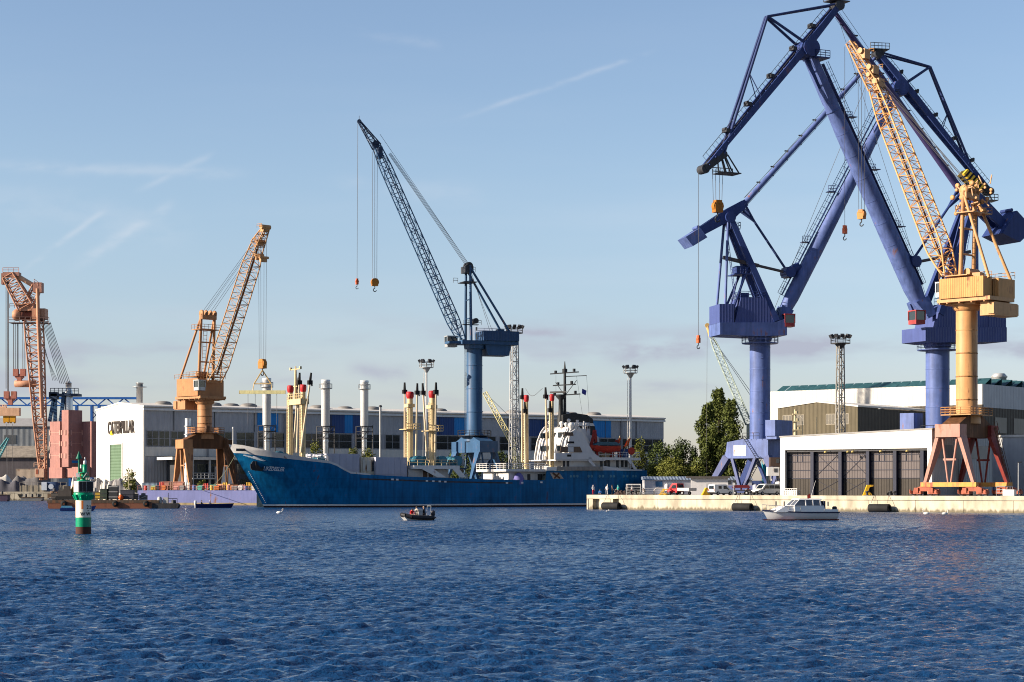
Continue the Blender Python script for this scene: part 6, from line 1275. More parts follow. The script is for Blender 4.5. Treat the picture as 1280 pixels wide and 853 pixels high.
b.build('coil', mat('hose_pale', (.42, .38, .36), .7), t); b = MB(); b.box(-.7, -.6, -.1, .5, 0, .7); b.box(.6, .7, -.1, .5, 0, .7); b.build('stand', drk, t)
t = thing('crate_cage', 'white wire cage crate at the left pillar of the white shed', 'crate', qv(989.5, 1.6), QA); b = MB()
for z in (0, .38, .75, 1.1): b.box(-1.4, 1.4, -.62, -.56, z, z + .07); b.box(-1.4, 1.4, .56, .62, z, z + .07); b.box(-1.4, -1.34, -.6, .6, z, z + .07); b.box(1.34, 1.4, -.6, .6, z, z + .07)
for i in range(9): x = -1.4 + i * .35; b.box(x - .03, x + .03, -.63, -.57, 0, 1.15)
b.build('cage', white, t); b = MB(); b.box(-1.3, 1.3, -.55, .55, .1, .9); b.build('liner', mat('pale_plastic', (.62, .62, .58), .5), t)
# fence and gate by the stern
t = thing('gate_fence', 'pale tubular gate and railing at the corner of the near quay', 'fence', tuple(Qb(783, 1.6).to_tuple()[:2]) + (LAND,), QA); b = MB(); w_ = (Qb(801, 1.6) - Qb(783, 1.6)).length
for x in (0, w_): b.tube((x, 0, 0), (x, 0, 1.9), .07, n=6)
b.tube((0, 0, 1.9), (w_, 0, 1.9), .06, n=5); b.build('gate_frame', galv, t); b = MB()
for i in range(6): b.tube((0, 0, .2 + i * .28), (w_, 0, .2 + i * .28), .025, n=4)
b.build('mesh_bars', galv, t); b = MB(); w2_ = (Qb(836, 1.6) - Qb(783, 1.6)).length; b.rail([(w_, .1, 0), (w2_, .1, 0)], 1.1, .035, 1.5, 3); b.tube((-4.2, 0, 0), (-4.2, 0, 1.9), .05, n=5); b.build('railing', galv, t)
def pile(px, bq, label, m_, w=3, h=.7, name='net_pile', cat='nets', z=None, d=None, seed=1):
    rnd = random.Random(seed); loc = qv(px, bq) if d is None else (X(px, d), d, z); b = MB(); n = 14; vs = []
    for i in range(n + 1):
        for j in range(7):
            u = i / n; v = j / 6; hh = h * (math.sin(math.pi * u) ** .5) * (math.sin(math.pi * v) ** .6) * rnd.uniform(.55, 1.15); vs.append(((u - .5) * w + rnd.uniform(-.1, .1), (v - .5) * w * .5, hh))
    b.add(vs, [(i * 7 + j, (i + 1) * 7 + j, (i + 1) * 7 + j + 1, i * 7 + j + 1) for i in range(n) for j in range(6)]); o = b.build(name, m_); o.location = loc; tag(o, label, cat); return o
pile(779, 2.6, 'dark brown pile of fishing nets lying on the corner of the quay', mat('net_brown', (.07, .045, .04), .9), 3.4, .8)
person(qv(741.5, 1.2), R(200), 'stand', (.72, .70, .70), (.45, .02, .03), 'person in white top and red trousers standing alone at the quay corner', hat=(.75, .70, .68), seed=1)
o = person(qv(750, 1.6), R(170), 'sit', (.04, .16, .45), (.05, .07, .12), 'person in blue jacket sitting low on the quay right of the red and white one', seed=2); o.location.z -= .30
person(qv(758.5, 1.6), R(150), 'stand', (.62, .62, .64), (.40, .40, .44), 'person in pale grey clothes standing at the slim post near the quay corner', seed=3)
for px, pose, tc, lc, lb, hat, sd in ((765, 'stand', (.30, .20, .14), (.10, .08, .07), 'person in brown jacket standing left of the teal hat', None, 4), (768.5, 'lean', (.18, .15, .12), (.06, .06, .06), 'person in dark olive bending over the left edge of the nets', None, 5), (772.5, 'stand', (.03, .32, .30), (.12, .10, .10), 'person in teal jacket and teal hat standing behind the nets', (.04, .40, .38), 6),
    (784, 'stand', (.35, .30, .26), (.09, .08, .09), 'person in beige top standing in front of the gate', (.5, .45, .36), 7), (790, 'stand', (.62, .56, .54), (.30, .05, .05), 'person in pale top and dark red trousers by the gate', None, 8), (806, 'lean', (.34, .25, .2), (.1, .1, .1), 'person in brown leaning on the railing right of the gate', None, 9)):
    person(qv(px, 2.4), R(180 + sd * 23), pose, tc, lc, lb, hat, seed=sd)

# ================================================================ boats
def hull_mesh(L, B, D, fr=.5, nose=2.2, keel=.35, z0=0.0, stern_w=.85, rise=.35, n=14):
    b = MB(); vs = []; m_ = 7
    for i in range(n):
        s_ = i / (n - 1); x = -L / 2 + L * s_; w = B / 2 * (stern_w + (1 - stern_w) * min(1, s_ / .35)) * ((1 - max(0, (s_ - fr) / (1 - fr)) ** nose)); w = max(w, .02); top = D + rise * max(0, (s_ - .3) / .7) ** 2
        for j in range(m_):
            t_ = j / (m_ - 1); zz = -keel + (top + keel) * t_; ww = w * (t_ ** .42 if t_ > 0 else 0); xx = x - (1 - t_) * max(0, (s_ - .55)) * L * .22; vs.append((xx, ww, z0 + zz))
    k = len(vs); vs2 = [(x, -y, z) for x, y, z in vs]
    f = [(i * m_ + j, (i + 1) * m_ + j, (i + 1) * m_ + j + 1, i * m_ + j + 1) for i in range(n - 1) for j in range(m_ - 1)]
    b.add(vs, f, True); b.add(vs2, [q[::-1] for q in f], True)
    b.add(vs[:m_] + vs2[:m_], [(j, m_ + j, m_ + j + 1, j + 1) for j in range(m_ - 1)])
    tops = [(vs[i * m_ + m_ - 1], vs2[i * m_ + m_ - 1]) for i in range(n)]; return b, tops
def deckof(tops, dz=0.0, i0=0): 
    b = MB(); b.add([(p[0], p[1] * .97, p[2] + dz) for t in tops for p in t], [(2 * i, 2 * i + 1, 2 * i + 3, 2 * i + 2) for i in range(i0, len(tops) - 1)]); return b
# motor cruiser
t = thing('motor_cruiser', 'small white motor cruiser with glazed cabin motoring before the quay', 'motor boat', (X(998, 237), 237, 0), R(198)); LC = 9.4
hb, tops = hull_mesh(LC, 3.0, 1.0, .45, 2.0, .3, 0, .9, .28); h_ = hb.build('hull', mat('gelcoat_white', (.76, .75, .74), .25, var=.04), t)
b = MB()
for (a0_, a1_2), (b0_, b1_2) in zip(tops, tops[1:]): b.bar(Vector(a0_) + Vector((0, .02, -.06)), Vector(b0_) + Vector((0, .02, -.06)), .07, .15); b.bar(Vector(a1_2) + Vector((0, -.02, -.06)), Vector(b1_2) + Vector((0, -.02, -.06)), .07, .15)
b.bar(Vector(tops[0][0]) + Vector((0, 0, -.06)), Vector(tops[0][1]) + Vector((0, 0, -.06)), .07, .15); b.build('rubbing_strake', mat('strake_navy', (.015, .02, .06), .5), h_)
b = MB(); hb2, tp2 = hull_mesh(LC, 3.02, .14, .45, 2.0, .3, 0, .9, .0); hb2.build('antifouling', mat('antifoul_red', (.38, .05, .03), .6), h_)
deckof(tops, 0).build('deck', mat('gelcoat_white', ()), t)
gw = mat('gelcoat_white', ())
b = MB()
def loftbox(x0, x1, z0, z1, w0, w1, sl0, sl1):
    b.add([(x0, -w0, z0), (x1, -w0, z0), (x1, w0, z0), (x0, w0, z0), (x0 + sl0, -w1, z1), (x1 - sl1, -w1, z1), (x1 - sl1, w1, z1), (x0 + sl0, w1, z1)], [(0, 3, 2, 1), (4, 5, 6, 7), (0, 1, 5, 4), (1, 2, 6, 5), (2, 3, 7, 6), (3, 0, 4, 7)])
loftbox(-.3, 3.6, 1.0, 1.72, 1.25, .95, 0, 1.5); loftbox(-2.9, 1.1, 1.0, 1.75, 1.36, 1.28, .2, .0); loftbox(-4.5, -2.7, 1.0, 1.3, 1.42, 1.4, 0, 0); b.build('coachroof', gw, t)
b = MB(); loftbox(-2.6, 1.05, 1.76, 2.42, 1.2, .98, .25, .75); b.build('window', mat('tinted_glass', (.10, .11, .13), .1, spec=.8), t)
b = MB(); loftbox(-2.6, .45, 2.43, 2.58, 1.04, .9, .1, .15)
for x in (-2.3, -1.35, -.4): b.bar((x, -1.215, 1.76), (x - .02, -1.0, 2.44), .1, .12); b.bar((x, 1.215, 1.76), (x - .02, 1.0, 2.44), .1, .12)
for y in (-1.1, 0, 1.1): b.bar((1.07, y, 1.76), (.33, y * .85, 2.44), .1, .08)
b.build('cabin_top', gw, t)
b = MB(); b.lathe((1.6, -1.22, 1.35), [(.22, -.02), (.22, .02)], 12, 'y')
for x in (.3, .9): b.box(x, x + .45, -1.33, -1.3, 1.2, 1.6)
b.build('porthole', mat('tinted_glass', ()), t)
b = MB(); pts = [(tops[i][1][0], tops[i][1][1] * .92, tops[i][1][2]) for i in range(7, 14)]; pts2 = [(x, -y, z) for x, y, z in pts]; b.rail(pts, .6, .028, 1.0, 1); b.rail(pts2, .6, .028, 1.0, 1); b.build('bow_rail', galv, t)
b = MB(); b.lathe((-4.75, 0, .5), [(.12, -.9), (.16, .3), (.28, .5), (.3, 1.0), (.2, 1.15)], 10); b.build('outboard_motor', mat('motor_dark', (.03, .03, .04), .4), t)
b = MB(); b.tube((-1.4, .3, 2.5), (-2.1, .3, 4.7), .03, .015, 5); b.build('antenna', white, t); b = MB(); b.tube((-1.2, -.1, 2.5), (-.2, -.1, 2.55), .04, n=5); b.add([(-1.5, .3, 2.7), (-1.3, .45, 3.2), (-.9, .5, 2.95), (-1.0, .35, 2.5)], [(0, 1, 2, 3), (3, 2, 1, 0)]); b.build('ensign', mat('signal_red', (.55, .05, .03), .7), t)
b = MB(); b.lathe((1.15, -1.52, .55), [(.06, -.3), (.16, -.2), (.17, .2), (.06, .3)], 10); b.lathe((-3.3, -1.52, .55), [(.06, -.3), (.16, -.2), (.17, .2), (.06, .3)], 10); b.build('fender', white, t)
b = MB()
for i in range(6): b.box(-1.9 + i * .3, -1.72 + i * .3, -1.345, -1.325, 1.3, 1.52)
b.build('blue_lettering', mat('letter_blue', (.05, .22, .42), .5), t)
b = MB(); b.box(-2.95, -2.7, -1.2, 1.2, 1.3, 2.3); b.build('canopy_back', mat('canopy_navy', (.04, .05, .09), .8), t)
# inflatable with crew
t = thing('inflatable_boat', 'dark rigid inflatable boat crowded with people before the blue hull', 'inflatable boat', (X(520, 237), 237, 0), R(206)); b = MB()
pl = [(-1.9, -.75, .32), (-.5, -.8, .34), (.8, -.72, .42), (1.5, -.42, .58), (1.8, 0, .68), (1.5, .42, .58), (.8, .72, .42), (-.5, .8, .34), (-1.9, .75, .32)]
for p_, q_ in zip(pl, pl[1:]): b.tube(p_, q_, .26, n=12)
for p_ in (pl[0], pl[-1]): b.tube(p_, Vector(p_) + Vector((-.35, 0, -.02)), .26, .06, 12)
b.build('tube', mat('hypalon_black', (.03, .03, .035), .5), t); b = MB(); b.prism([(-1.9, -.15), (1.2, -.15), (1.75, .45), (-1.9, .3)], -.55, .55); b.build('floor', mat('rib_hull_grey', (.5, .5, .5), .5), t)
b = MB(); b.bar((-.5, 0, .3), (-.5, 0, 1.1), .5, .5); b.box(-.75, -.2, -.3, .3, 1.1, 1.3); b.build('console', mat('rib_hull_grey', ()), t)
b = MB(); b.lathe((-2.2, 0, .35), [(.14, -.6), (.18, .1), (.26, .3), (.26, .7), (.12, .82)], 10); b.build('outboard_motor', mat('motor_dark', ()), t); b = MB(); b.path([(-1.6, -.6, .4), (-1.7, -.55, 1.7), (-1.7, .55, 1.7), (-1.6, .6, .4)], .03, 5); b.build('roll_bar', galv, t)
b = MB(); b.lathe((-2.3, -.75, .42), [(.05, -.22), (.2, -.15), (.2, .15), (.05, .22)], 10); b.build('float', white, t)
gR = Rig(520, 237, 0, 206)
for u, v, pose, tc, lc, lb, hat, rz in ((.55, -.15, 'lean', (.62, .02, .02), (.55, .38, .24), 'person in bright red jacket at the front of the inflatable', None, 200), (.05, .3, 'stand', (.46, .40, .34), (.05, .05, .06), 'person in khaki standing in the middle of the inflatable', None, 150), (-.35, -.35, 'sit', (.30, .28, .26), (.10, .10, .10), 'person with pale cap sitting amid the inflatable', (.7, .7, .68), 120), (-.95, .1, 'stand', (.02, .02, .03), (.02, .02, .03), 'person in black suit standing by the console', (.5, .34, .25), 100), (-1.35, -.4, 'sit', (.05, .06, .08), (.25, .2, .17), 'person in dark jacket seated at the stern of the inflatable', None, 80)):
    w_ = gR.W(u, v, .12 if pose != 'stand' else -.12); person(w_, R(rz), pose, tc, lc, lb, hat, seed=int(rz))
# dark blue work boat with two people
t = thing('work_boat', 'long dark blue open boat with two seated people by the lavender wall', 'boat', (X(269, 382), 382, 0), R(4)); hb, tops = hull_mesh(7.2, 1.9, .75, .6, 2.6, .3, 0, .95, .12); hb.build('hull', mat('boat_navy', (.012, .02, .11), .4), t); deckof(tops, -.3).build('floor', drk, t)
b = MB(); b.lathe((-3.75, 0, .4), [(.12, -.7), (.16, .2), (.26, .4), (.26, .9), (.1, 1.0)], 10); b.build('outboard_motor', white, t)
b = MB()
for x in (-2.4, -.4): b.box(x - .15, x + .15, -.8, .8, .45, .55)
b.build('thwart', drk, t)
for px, lb, c in ((251.5, 'person in dark clothes seated at the left end of the navy boat', (.03, .03, .04)), (262, 'person in dark clothes with pale cap seated mid navy boat', (.05, .06, .10))):
    person((X(px, 382), 382, .12), R(-70), 'sit', c, (.04, .04, .06), lb, None if px < 255 else (.6, .6, .6), seed=int(px))
# pale blue skiff behind the beacon
t = thing('skiff', 'small pale blue and navy skiff behind the green beacon', 'boat', (X(98, 330), 330, 0), R(8)); hb, tops = hull_mesh(5.8, 1.7, .55, .6, 2.4, .25, 0, .95, .35); hb.build('hull', mat('skiff_blue', (.06, .10, .32), .4), t); deckof(tops, -.15).build('floor', mat('skiff_inside', (.14, .40, .58), .5), t); b = MB(); b.prism([(-2.8, .5), (-.9, .5), (-1.1, .85), (-2.7, .85)], -.7, .7); b.build('locker', mat('skiff_inside', ()), t)
# rusty barge with a dark work pontoon on its right
bg_ = thing('barge', 'long rusty flat barge moored behind the green beacon', 'barge', (X(132, 372), 372, 0), R(3)); kb = 372 / F
b = MB(); b.prism([(-68 * kb, .25), (-64 * kb, -.6), (64 * kb, -.6), (68 * kb, .25), (68 * kb, 1.05), (-68 * kb, 1.05)], -3, 3); b.build('hull', mat('barge_rust', (.30, .12, .07), .8, rust=.6, rustcol=(.12, .05, .03), var=.4), bg_)
b = MB(); b.box(-68.5 * kb, 68.5 * kb, -3.05, 3.05, 1.052, 1.55); b.build('coaming', mat('barge_dark', (.12, .085, .06), .8, rust=.5, var=.4), bg_)
for px in (147, 185, 84): b = MB(); b.lathe(((px - 132) * kb, -3.25, .9), [(.22, -.16), (.55, -.14), (.6, 0), (.55, .14), (.22, .16)], 14, 'y', cap=False); b.build('tyre', blk, bg_)
def onb(px, dz=1.55, dy=-.6): return (X(px, 372) , 372 + dy + (px - 132) * kb * math.tan(R(3)), dz)
ex = thing('excavator', 'yellow excavator with raised arm standing on the barge left of the beacon', 'excavator', onb(84), R(0)); b = MB(); b.box(-1.3, 1.2, -1.1, 1.1, .7, 1.8); b.box(-.2, .9, -1, -.1, 1.8, 2.6); b.build('house', mat('machine_dark', (.07, .06, .055), .7), ex)
b = MB(); b.bar((1.0, 0, 1.5), (2.1, 0, 3.4), .5, .6); b.bar((2.1, 0, 3.4), (3.1, 0, 4.9), .4, .45); b.bar((1.6, 0, 1.0), (2.0, 0, 2.8), .9, .9, .5, .5); b.build('arm', mat('machine_yellow', (.72, .34, .02), .5, rust=.15), ex)
for s_ in (-1, 1): b = MB(); b.prism([(-1.6, .1), (1.6, .1), (1.8, .4), (1.5, .7), (-1.5, .7), (-1.8, .4)], s_ * 1.0 - .25, s_ * 1.0 + .25); b.build('track', blk, ex)
wk = thing('work_pontoon', 'dark work pontoon with winches at the right end of the rusty barge', 'pontoon', (X(209, 371), 371, 0), R(2)); b = MB(); b.prism([(-2.6, -.5), (1.8, -.5), (2.3, .6), (2.0, .95), (-2.6, .95)], -1.5, 1.5); b.build('hull', mat('pontoon_dark', (.05, .05, .055), .7, var=.4), wk)
b = MB(); b.lathe((-1.4, 0, .96), [(.45, 0), (.45, .9), (.3, 1.2)], 10); b.cbox((-.3, .2, 1.5), .9, .8, 1.1); b.build('winch', mat('winch_pale', (.5, .48, .45), .6), wk); b = MB(); b.rail([(.4, -1.3, .95), (2.0, -1.2, .95)], .9, .05, .8); b.tube((.2, 0, .95), (.2, 0, 2.9), .06, n=5); b.lathe((1.2, 0, .96), [(.5, 0), (.4, .6)], 10); b.build('railing', drk, wk)
# machinery on the barge
for px, w_, h_, dp, c, nm, lb, ct_ in ((131, 1.3, 2.1, 1.2, (.05, .07, .05), 'generator', 'dark green generator on the barge right of the beacon', 'generator'), (143, 1.6, 2.7, 1.4, (.04, .045, .05), 'deck_cabin', 'black deck cabin with white top on the barge', 'cabin'), (160, 2.4, 1.9, 1.4, (.06, .06, .08), 'compressor', 'dark compressor housing near the right half of the barge', 'compressor'), (124, 1.0, 1.5, 1, (.50, .33, .05), 'tool_crate', 'mustard tool crate on the barge just right of the beacon', 'crate'), (169, 1.2, 1.2, 1, (.12, .10, .09), 'tool_crate', 'brown tool crate at the right of the compressor', 'crate'), (74, 2.2, 1.3, 1.2, (.10, .09, .08), 'tool_crate', 'wide dark crate at the left end of the barge', 'crate')):
    t = thing(nm, lb, ct_, onb(px)); b = MB(); b.box(-w_ / 2, w_ / 2, -dp / 2, dp / 2, .12, h_); b.build('housing', mat('cl_%s%d' % (nm, px), c, .6, rust=.2), t); b = MB()
    for i in range(3): b.box(-w_ / 2 - .03, w_ / 2 + .03, -dp / 2 - .03, dp / 2 + .03, h_ * (.2 + .35 * i), h_ * (.2 + .35 * i) + .08)
    b.box(-w_ / 2 + .1, -w_ / 2 + .3, -dp / 2, dp / 2, 0, .11); b.box(w_ / 2 - .3, w_ / 2 - .1, -dp / 2, dp / 2, 0, .11)
    if nm != 'tool_crate': b.lathe((w_ * .2, 0, h_), [(.1, 0), (.1, .6)], 8)
    b.build('trim', white if px == 143 else drk, t)
t = thing('buoy', 'round orange buoy float lying on the barge', 'buoy', onb(153, 1.55, -1.5)); b = MB(); b.lathe((0, 0, .5), [(.05, -.5), (.32, -.4), (.5, 0), (.32, .4), (.08, .52)], 14); b.build('float', mat('float_orange', (.70, .12, .02), .5), t); b = MB(); b.lathe((0, 0, 1.0), [(.1, 0), (.1, .15)], 8); b.build('eye', drk, t)
t = thing('barge_mast', 'thin cross shaped aerial mast on the barge', 'mast', onb(160.5, 1.9 + 0, 0)); b = MB(); b.tube((0, 0, 0), (0, 0, 5.2), .07, n=5); b.tube((-.6, 0, 4.9), (.6, 0, 4.9), .05, n=4); b.tube((-.5, 0, 3.7), (.9, 0, 3.9), .05, n=4); b.cbox((.4, 0, 2.9), .5, .3, .3); b.build('pole', mat('beige_paint', ()), t); t.location.z = 1.55
# birds
bw = thing('swan', 'white swan on the water below the ship name', 'swan', (X(349, 300), 300, 0), 0); b = MB(); b.lathe((0, 0, .14), [(.02, -.45), (.16, -.3), (.22, 0), (.18, .25), (.04, .42)], 10, 'x'); b.path([(.36, 0, .2), (.48, 0, .4), (.44, 0, .6), (.52, 0, .68), (.64, 0, .64)], .06, 6); b.build('body', white, bw); b = MB(); b.tube((.62, 0, .64), (.74, 0, .61), .035, .015, 5); b.build('beak', mat('beak_orange', (.7, .2, .02), .5), bw)
copy_tree(bw, (X(1158, 290), 290, 0), R(170), 'white swan on the water below the left legs of the golden crane')
copy_tree(bw, (X(1181, 288), 288, 0), R(10), 'white swan right of the other one below the golden crane')
copy_tree(bw, (X(759, 320), 320, 0), R(30), 'white bird on the water before the corner of the quay', scale=(.6, .6, .6))

# ================================================================ green and white beacon
bc = thing('channel_beacon', 'green and white channel beacon standing in the water with cone topmark', 'beacon', (X(104.3, 167), 167, 0), R(0)); gm = mat('beacon_green', (.0, .26, .13), .35, var=.1)
b = MB(); b.lathe((0, 0, -2), [(.64, 0), (.64, 2.62)], 32); b.build('waterline_band', mat('beacon_rust', (.09, .03, .02), .7, var=.4), bc)
b = MB(); b.lathe((0, 0, .62), [(.64, 0), (.64, .78)], 32); b.build('lower_band', gm, bc)
b = MB(); b.lathe((0, 0, 1.40), [(.64, 0), (.64, 1.42)], 32); wbnd = b.build('white_band', mat('beacon_white', (.74, .70, .60), .45, rust=.30, rustcol=(.62, .30, .10), var=.1), bc)
b = MB(); b.add([(.648 * math.sin(a_), -.648 * math.cos(a_), z) for z in (2.28, 2.8) for a_ in (-.05, .1, .2)], [(0, 1, 4, 3), (1, 2, 5, 4)]); b.add([(.648 * math.sin(a_), -.648 * math.cos(a_), z) for z in (2.1, 2.28) for a_ in (-.05, .1, .2)], [(0, 1, 4, 3), (1, 2, 5, 4)]); b.build('orange_patch', mat('patch_orange', (.62, .16, .02), .5), wbnd)
lt = mat('beacon_letter', (.02, .02, .02), .5)
def wrap(o, r=.648):
    for v in o.data.vertices: a_ = v.co.x / r; dr = -v.co.y; v.co.x = (r + dr) * math.sin(a_); v.co.y = -(r + dr) * math.cos(a_)
for bd, xx, zz, sz in (('W', .08, 1.68, .40), ('W', .56, 1.68, .40), ('2', .50, 2.24, .42), ('-', .56, 1.99, .4), ('2', .80, 2.24, .42)):
    o = text(bd, sz, 'lettering', lt, bc, upright((xx, 0, zz)), .012, 1.0 if bd != '-' else 1.4); wrap(o)
b = MB(); b.lathe((0, 0, 2.82), [(.64, 0), (.64, .06), (.78, .36), (.82, .62), (.74, .66)], 24)
for i in range(10): a_ = i * .628; b.tube((.64 * math.sin(a_), -.64 * math.cos(a_), 2.9), (.8 * math.sin(a_), -.8 * math.cos(a_), 3.3), .1, .13, 8)
b.build('flared_collar', gm, bc)
b = MB(); b.lathe((0, 0, 3.48), [(.72, 0), (.76, .04), (.74, .94), (.5, 1.0)], 8); b.build('panel_housing', gm, bc)
for rz_ in (0, 45, -45, 90):
    M = Matrix.Rotation(R(rz_ + 8), 4, 'Z'); b = MB(M); b.box(-.29, -.015, -.80, -.765, 3.54, 4.38); b.box(.015, .29, -.80, -.765, 3.54, 4.38); o = b.build('solar_panel', mat('solar_black', (.006, .008, .015), .5, spec=.15) if rz_ > -45 else mat('panel_grey', (.60, .60, .60), .4), bc); b = MB(M); b.box(-.31, .31, -.775, -.75, 3.5, 4.42); b.build('panel_frame', galv, o)  # the panel turned to the sun is coloured pale to look lit
b = MB()
for i in range(6): a_ = i * math.pi / 3; b.tube((.5 * math.cos(a_), .5 * math.sin(a_), 4.46), (.38 * math.cos(a_), .38 * math.sin(a_), 5.15), .035, n=5)
b.lathe((0, 0, 4.46), [(.55, 0), (.55, .06)], 16); b.lathe((0, 0, 4.72), [(.52, 0), (.52, .12)], 16); b.lathe((0, 0, 5.1), [(.45, 0), (.45, .06)], 16); b.tube((0, 0, 4.5), (0, 0, 5.1), .18, n=10); b.build('upper_cage', gm, bc)
b = MB(); b.bar((-.1, -.5, 4.72), (-.35, -.55, 5.1), .05); b.bar((.1, -.5, 4.72), (.38, -.55, 5.12), .05); b.box(-.5, -.2, -.56, -.52, 4.75, 5.1); b.build('bracket', mat('panel_grey', ()), bc)
b = MB(); b.lathe((.12, 0, 5.16), [(.19, 0), (.19, .62), (.12, .66)], 16); b.build('lamp_base', gm, bc); b = MB(); b.lathe((.12, 0, 5.82), [(.09, 0), (.13, .05), (.13, .3), (.06, .36), (.04, .6)], 14); b.lathe((-.2, 0, 5.5), [(.08, 0), (.08, .3)], 10); b.build('lantern', mat('lantern_white', (.75, .75, .7), .3), bc)
b = MB(); b.tube((-.36, .05, 4.5), (-.38, .05, 6.3), .09, n=8); b.lathe((-.38, .05, 6.3), [(.27, 0), (.02, .62)], 16); b.build('topmark', mat('topmark_green', (.0, .13, .08), .4), bc)
# lavender steel wall (floating dock side) with its rail and the things on it
d0 = 439.0
dk = thing('floating_dock', 'long lavender blue steel pontoon wall left of the ship bow', 'pontoon', (X(172, 441), 441, 0), math.atan2(434 - 441, X(329, 434) - X(172, 441))); LD = (Vector((X(329, 434), 434)) - Vector((X(172, 441), 441))).length
b = MB(); b.box(0, LD, 0, 6, .55, 3.25); b.build('side_wall', mat('dock_lavender', (.17, .19, .40), .6, rust=.16, var=.14), dk); b = MB(); b.box(-.2, LD + .2, -.3, 6, -.6, .54); b.build('timber_fender', mat('fender_timber', (.34, .27, .16), .8, var=.3), dk)
b = MB(); b.rail([(0, .1, 3.25), (LD, .1, 3.25)], 1.0, .05, 1.4, 2); b.build('railing', mat('rail_red_brown', (.34, .14, .11), .7), dk)
b = MB(); b.box(LD - .5, LD + 2.6, -.6, 3, -.6, .9); b.rail([(LD - .3, -.5, .9), (LD + 2.5, -.5, .9)], 1.6, .05, .8, 3); b.build('landing_stage', mat('stage_grey', (.20, .18, .16), .8), dk)
rnd = random.Random(9); CC = {'red': (.50, .05, .04), 'orange': (.60, .17, .04), 'pink': (.62, .30, .26), 'white': (.68, .66, .62), 'teal': (.08, .36, .30), 'yellow': (.66, .42, .05), 'brown': (.22, .13, .09), 'grey': (.28, .27, .27), 'blue': (.07, .13, .34)}
places = [(180, 'near the left end of the lavender wall'), (190, 'above the left third of the lavender wall'), (203, 'left of the pink container'), (212, 'beside the pink container'), (219, 'at the left foot of the ochre crane'), (226, 'under the left A-frame of the ochre crane'), (233, 'below the lit sill of the ochre crane'), (241, 'right of the lit leg of the ochre crane'), (249, 'under the middle of the ochre crane'), (256, 'below the green bush under the crane'), (263, 'right of the green bush under the crane'), (270, 'left of the far legs of the ochre crane'), (277, 'beside the white notice box'), (284, 'right of the white notice box'), (292, 'at the right foot of the ochre crane'), (299, 'between crane foot and ship stem'), (306, 'just left of the yellow skip'), (321, 'close to the ship stem')]
kinds = ['oil_drum', 'crate', 'cable_reel', 'gas_bottle_rack']
cols_ = list(CC)
for i, (px, wh) in enumerate(places):
    for j in range(2):
        kd = kinds[(i + 2 * j + i // 4) % 4]; cn = cols_[(i * 5 + j * 4) % len(cols_)]; m_ = mat('clutter_' + cn, CC[cn], .6, rust=.15); lx = (px - 172) / 157 * LD + j * .95
        t = thing(kd, '%s %s %s, %s row' % (cn, kd.replace('_', ' '), wh, 'front' if j == 0 else 'back'), kd.replace('_', ' '), tuple((dk.matrix_basis @ Vector((lx, 1.0 + j * 2.2, 3.25)))), dk.rotation_euler.z)
        s_ = rnd.uniform(.8, 1.35)
        if kd == 'oil_drum':
            b = MB(); b.lathe((0, 0, 0), [(.36, 0), (.36, 1.0 * s_), (.3, 1.02 * s_)], 12); b.build('drum', m_, t); b = MB(); b.lathe((0, 0, .5), [(.38, 0), (.38, .06)], 12); b.build('hoop', drk, t)
        elif kd == 'crate':
            b = MB(); b.box(-.6 * s_, .6 * s_, -.5, .5, .1, .95 * s_); b.build('box', m_, t); b = MB(); b.box(-.62 * s_, .62 * s_, -.52, .52, .45, .55); b.box(-.55, -.35, -.5, .5, 0, .1); b.box(.35, .55, -.5, .5, 0, .1); b.build('batten', brn, t)
        elif kd == 'cable_reel':
            b = MB(); b.lathe((0, 0, .6), [(.6, -.4), (.6, -.32), (.3, -.3), (.3, .3), (.6, .32), (.6, .4)], 14, 'y'); b.build('flange', m_, t); b = MB(); b.lathe((0, 0, .6), [(.42, -.29), (.42, .29)], 14, 'y'); b.build('cable', blk, t)
        else:
            b = MB()
            for q in range(3): b.lathe((-.4 + q * .4, 0, .1), [(.16, 0), (.16, 1.2 * s_), (.06, 1.4 * s_)], 10)
            b.build('bottle', m_, t); b = MB(); b.box(-.65, .65, -.25, .25, 0, .1); b.box(-.65, -.6, -.25, .25, 0, 1.1); b.box(.6, .65, -.25, .25, 0, 1.1); b.box(-.65, .65, .2, .25, 1.0, 1.1); b.build('rack', drk, t)
def contain(px0, px1, py, d, label, m_, name='shipping_container', dep=2.4, rz=0.0, z0=LAND, cat='container'):
    w_ = (px1 - px0) * d / F; h_ = Z(py, d) - z0; t = thing(name, label, cat, (X(px0, d), d, z0), rz); b = MB(); b.box(0, w_, 0, dep, .12, h_); b.build('body', m_, t); b = MB()
    for x in (0, w_): b.box(x - .08, x + .08, -.03, .1, .0, h_ + .04)
    b.box(-.08, w_ + .08, -.04, .08, h_ - .1, h_ + .05); b.box(-.08, w_ + .08, -.04, .08, .0, .2); b.build('corner_frame', m_, t); return t
contain(201, 229, 602.5, 449.5, 'faded pink container on the quay at the left foot of the ochre crane', mat('container_pink', (.60, .27, .20), .7, corr='X', cs=18, rust=.15))
contain(308, 324, 603.5, 446, 'bright yellow skip on the quay close to the ship stem', mat('skip_yellow', (.72, .42, .05), .6, corr='X', cs=12, rust=.2), 'skip', cat='skip')
contain(270.5, 274.5, 608, 440, 'small white notice box on the lavender pontoon', white, 'notice_box', .6, 0, 3.25, 'box')
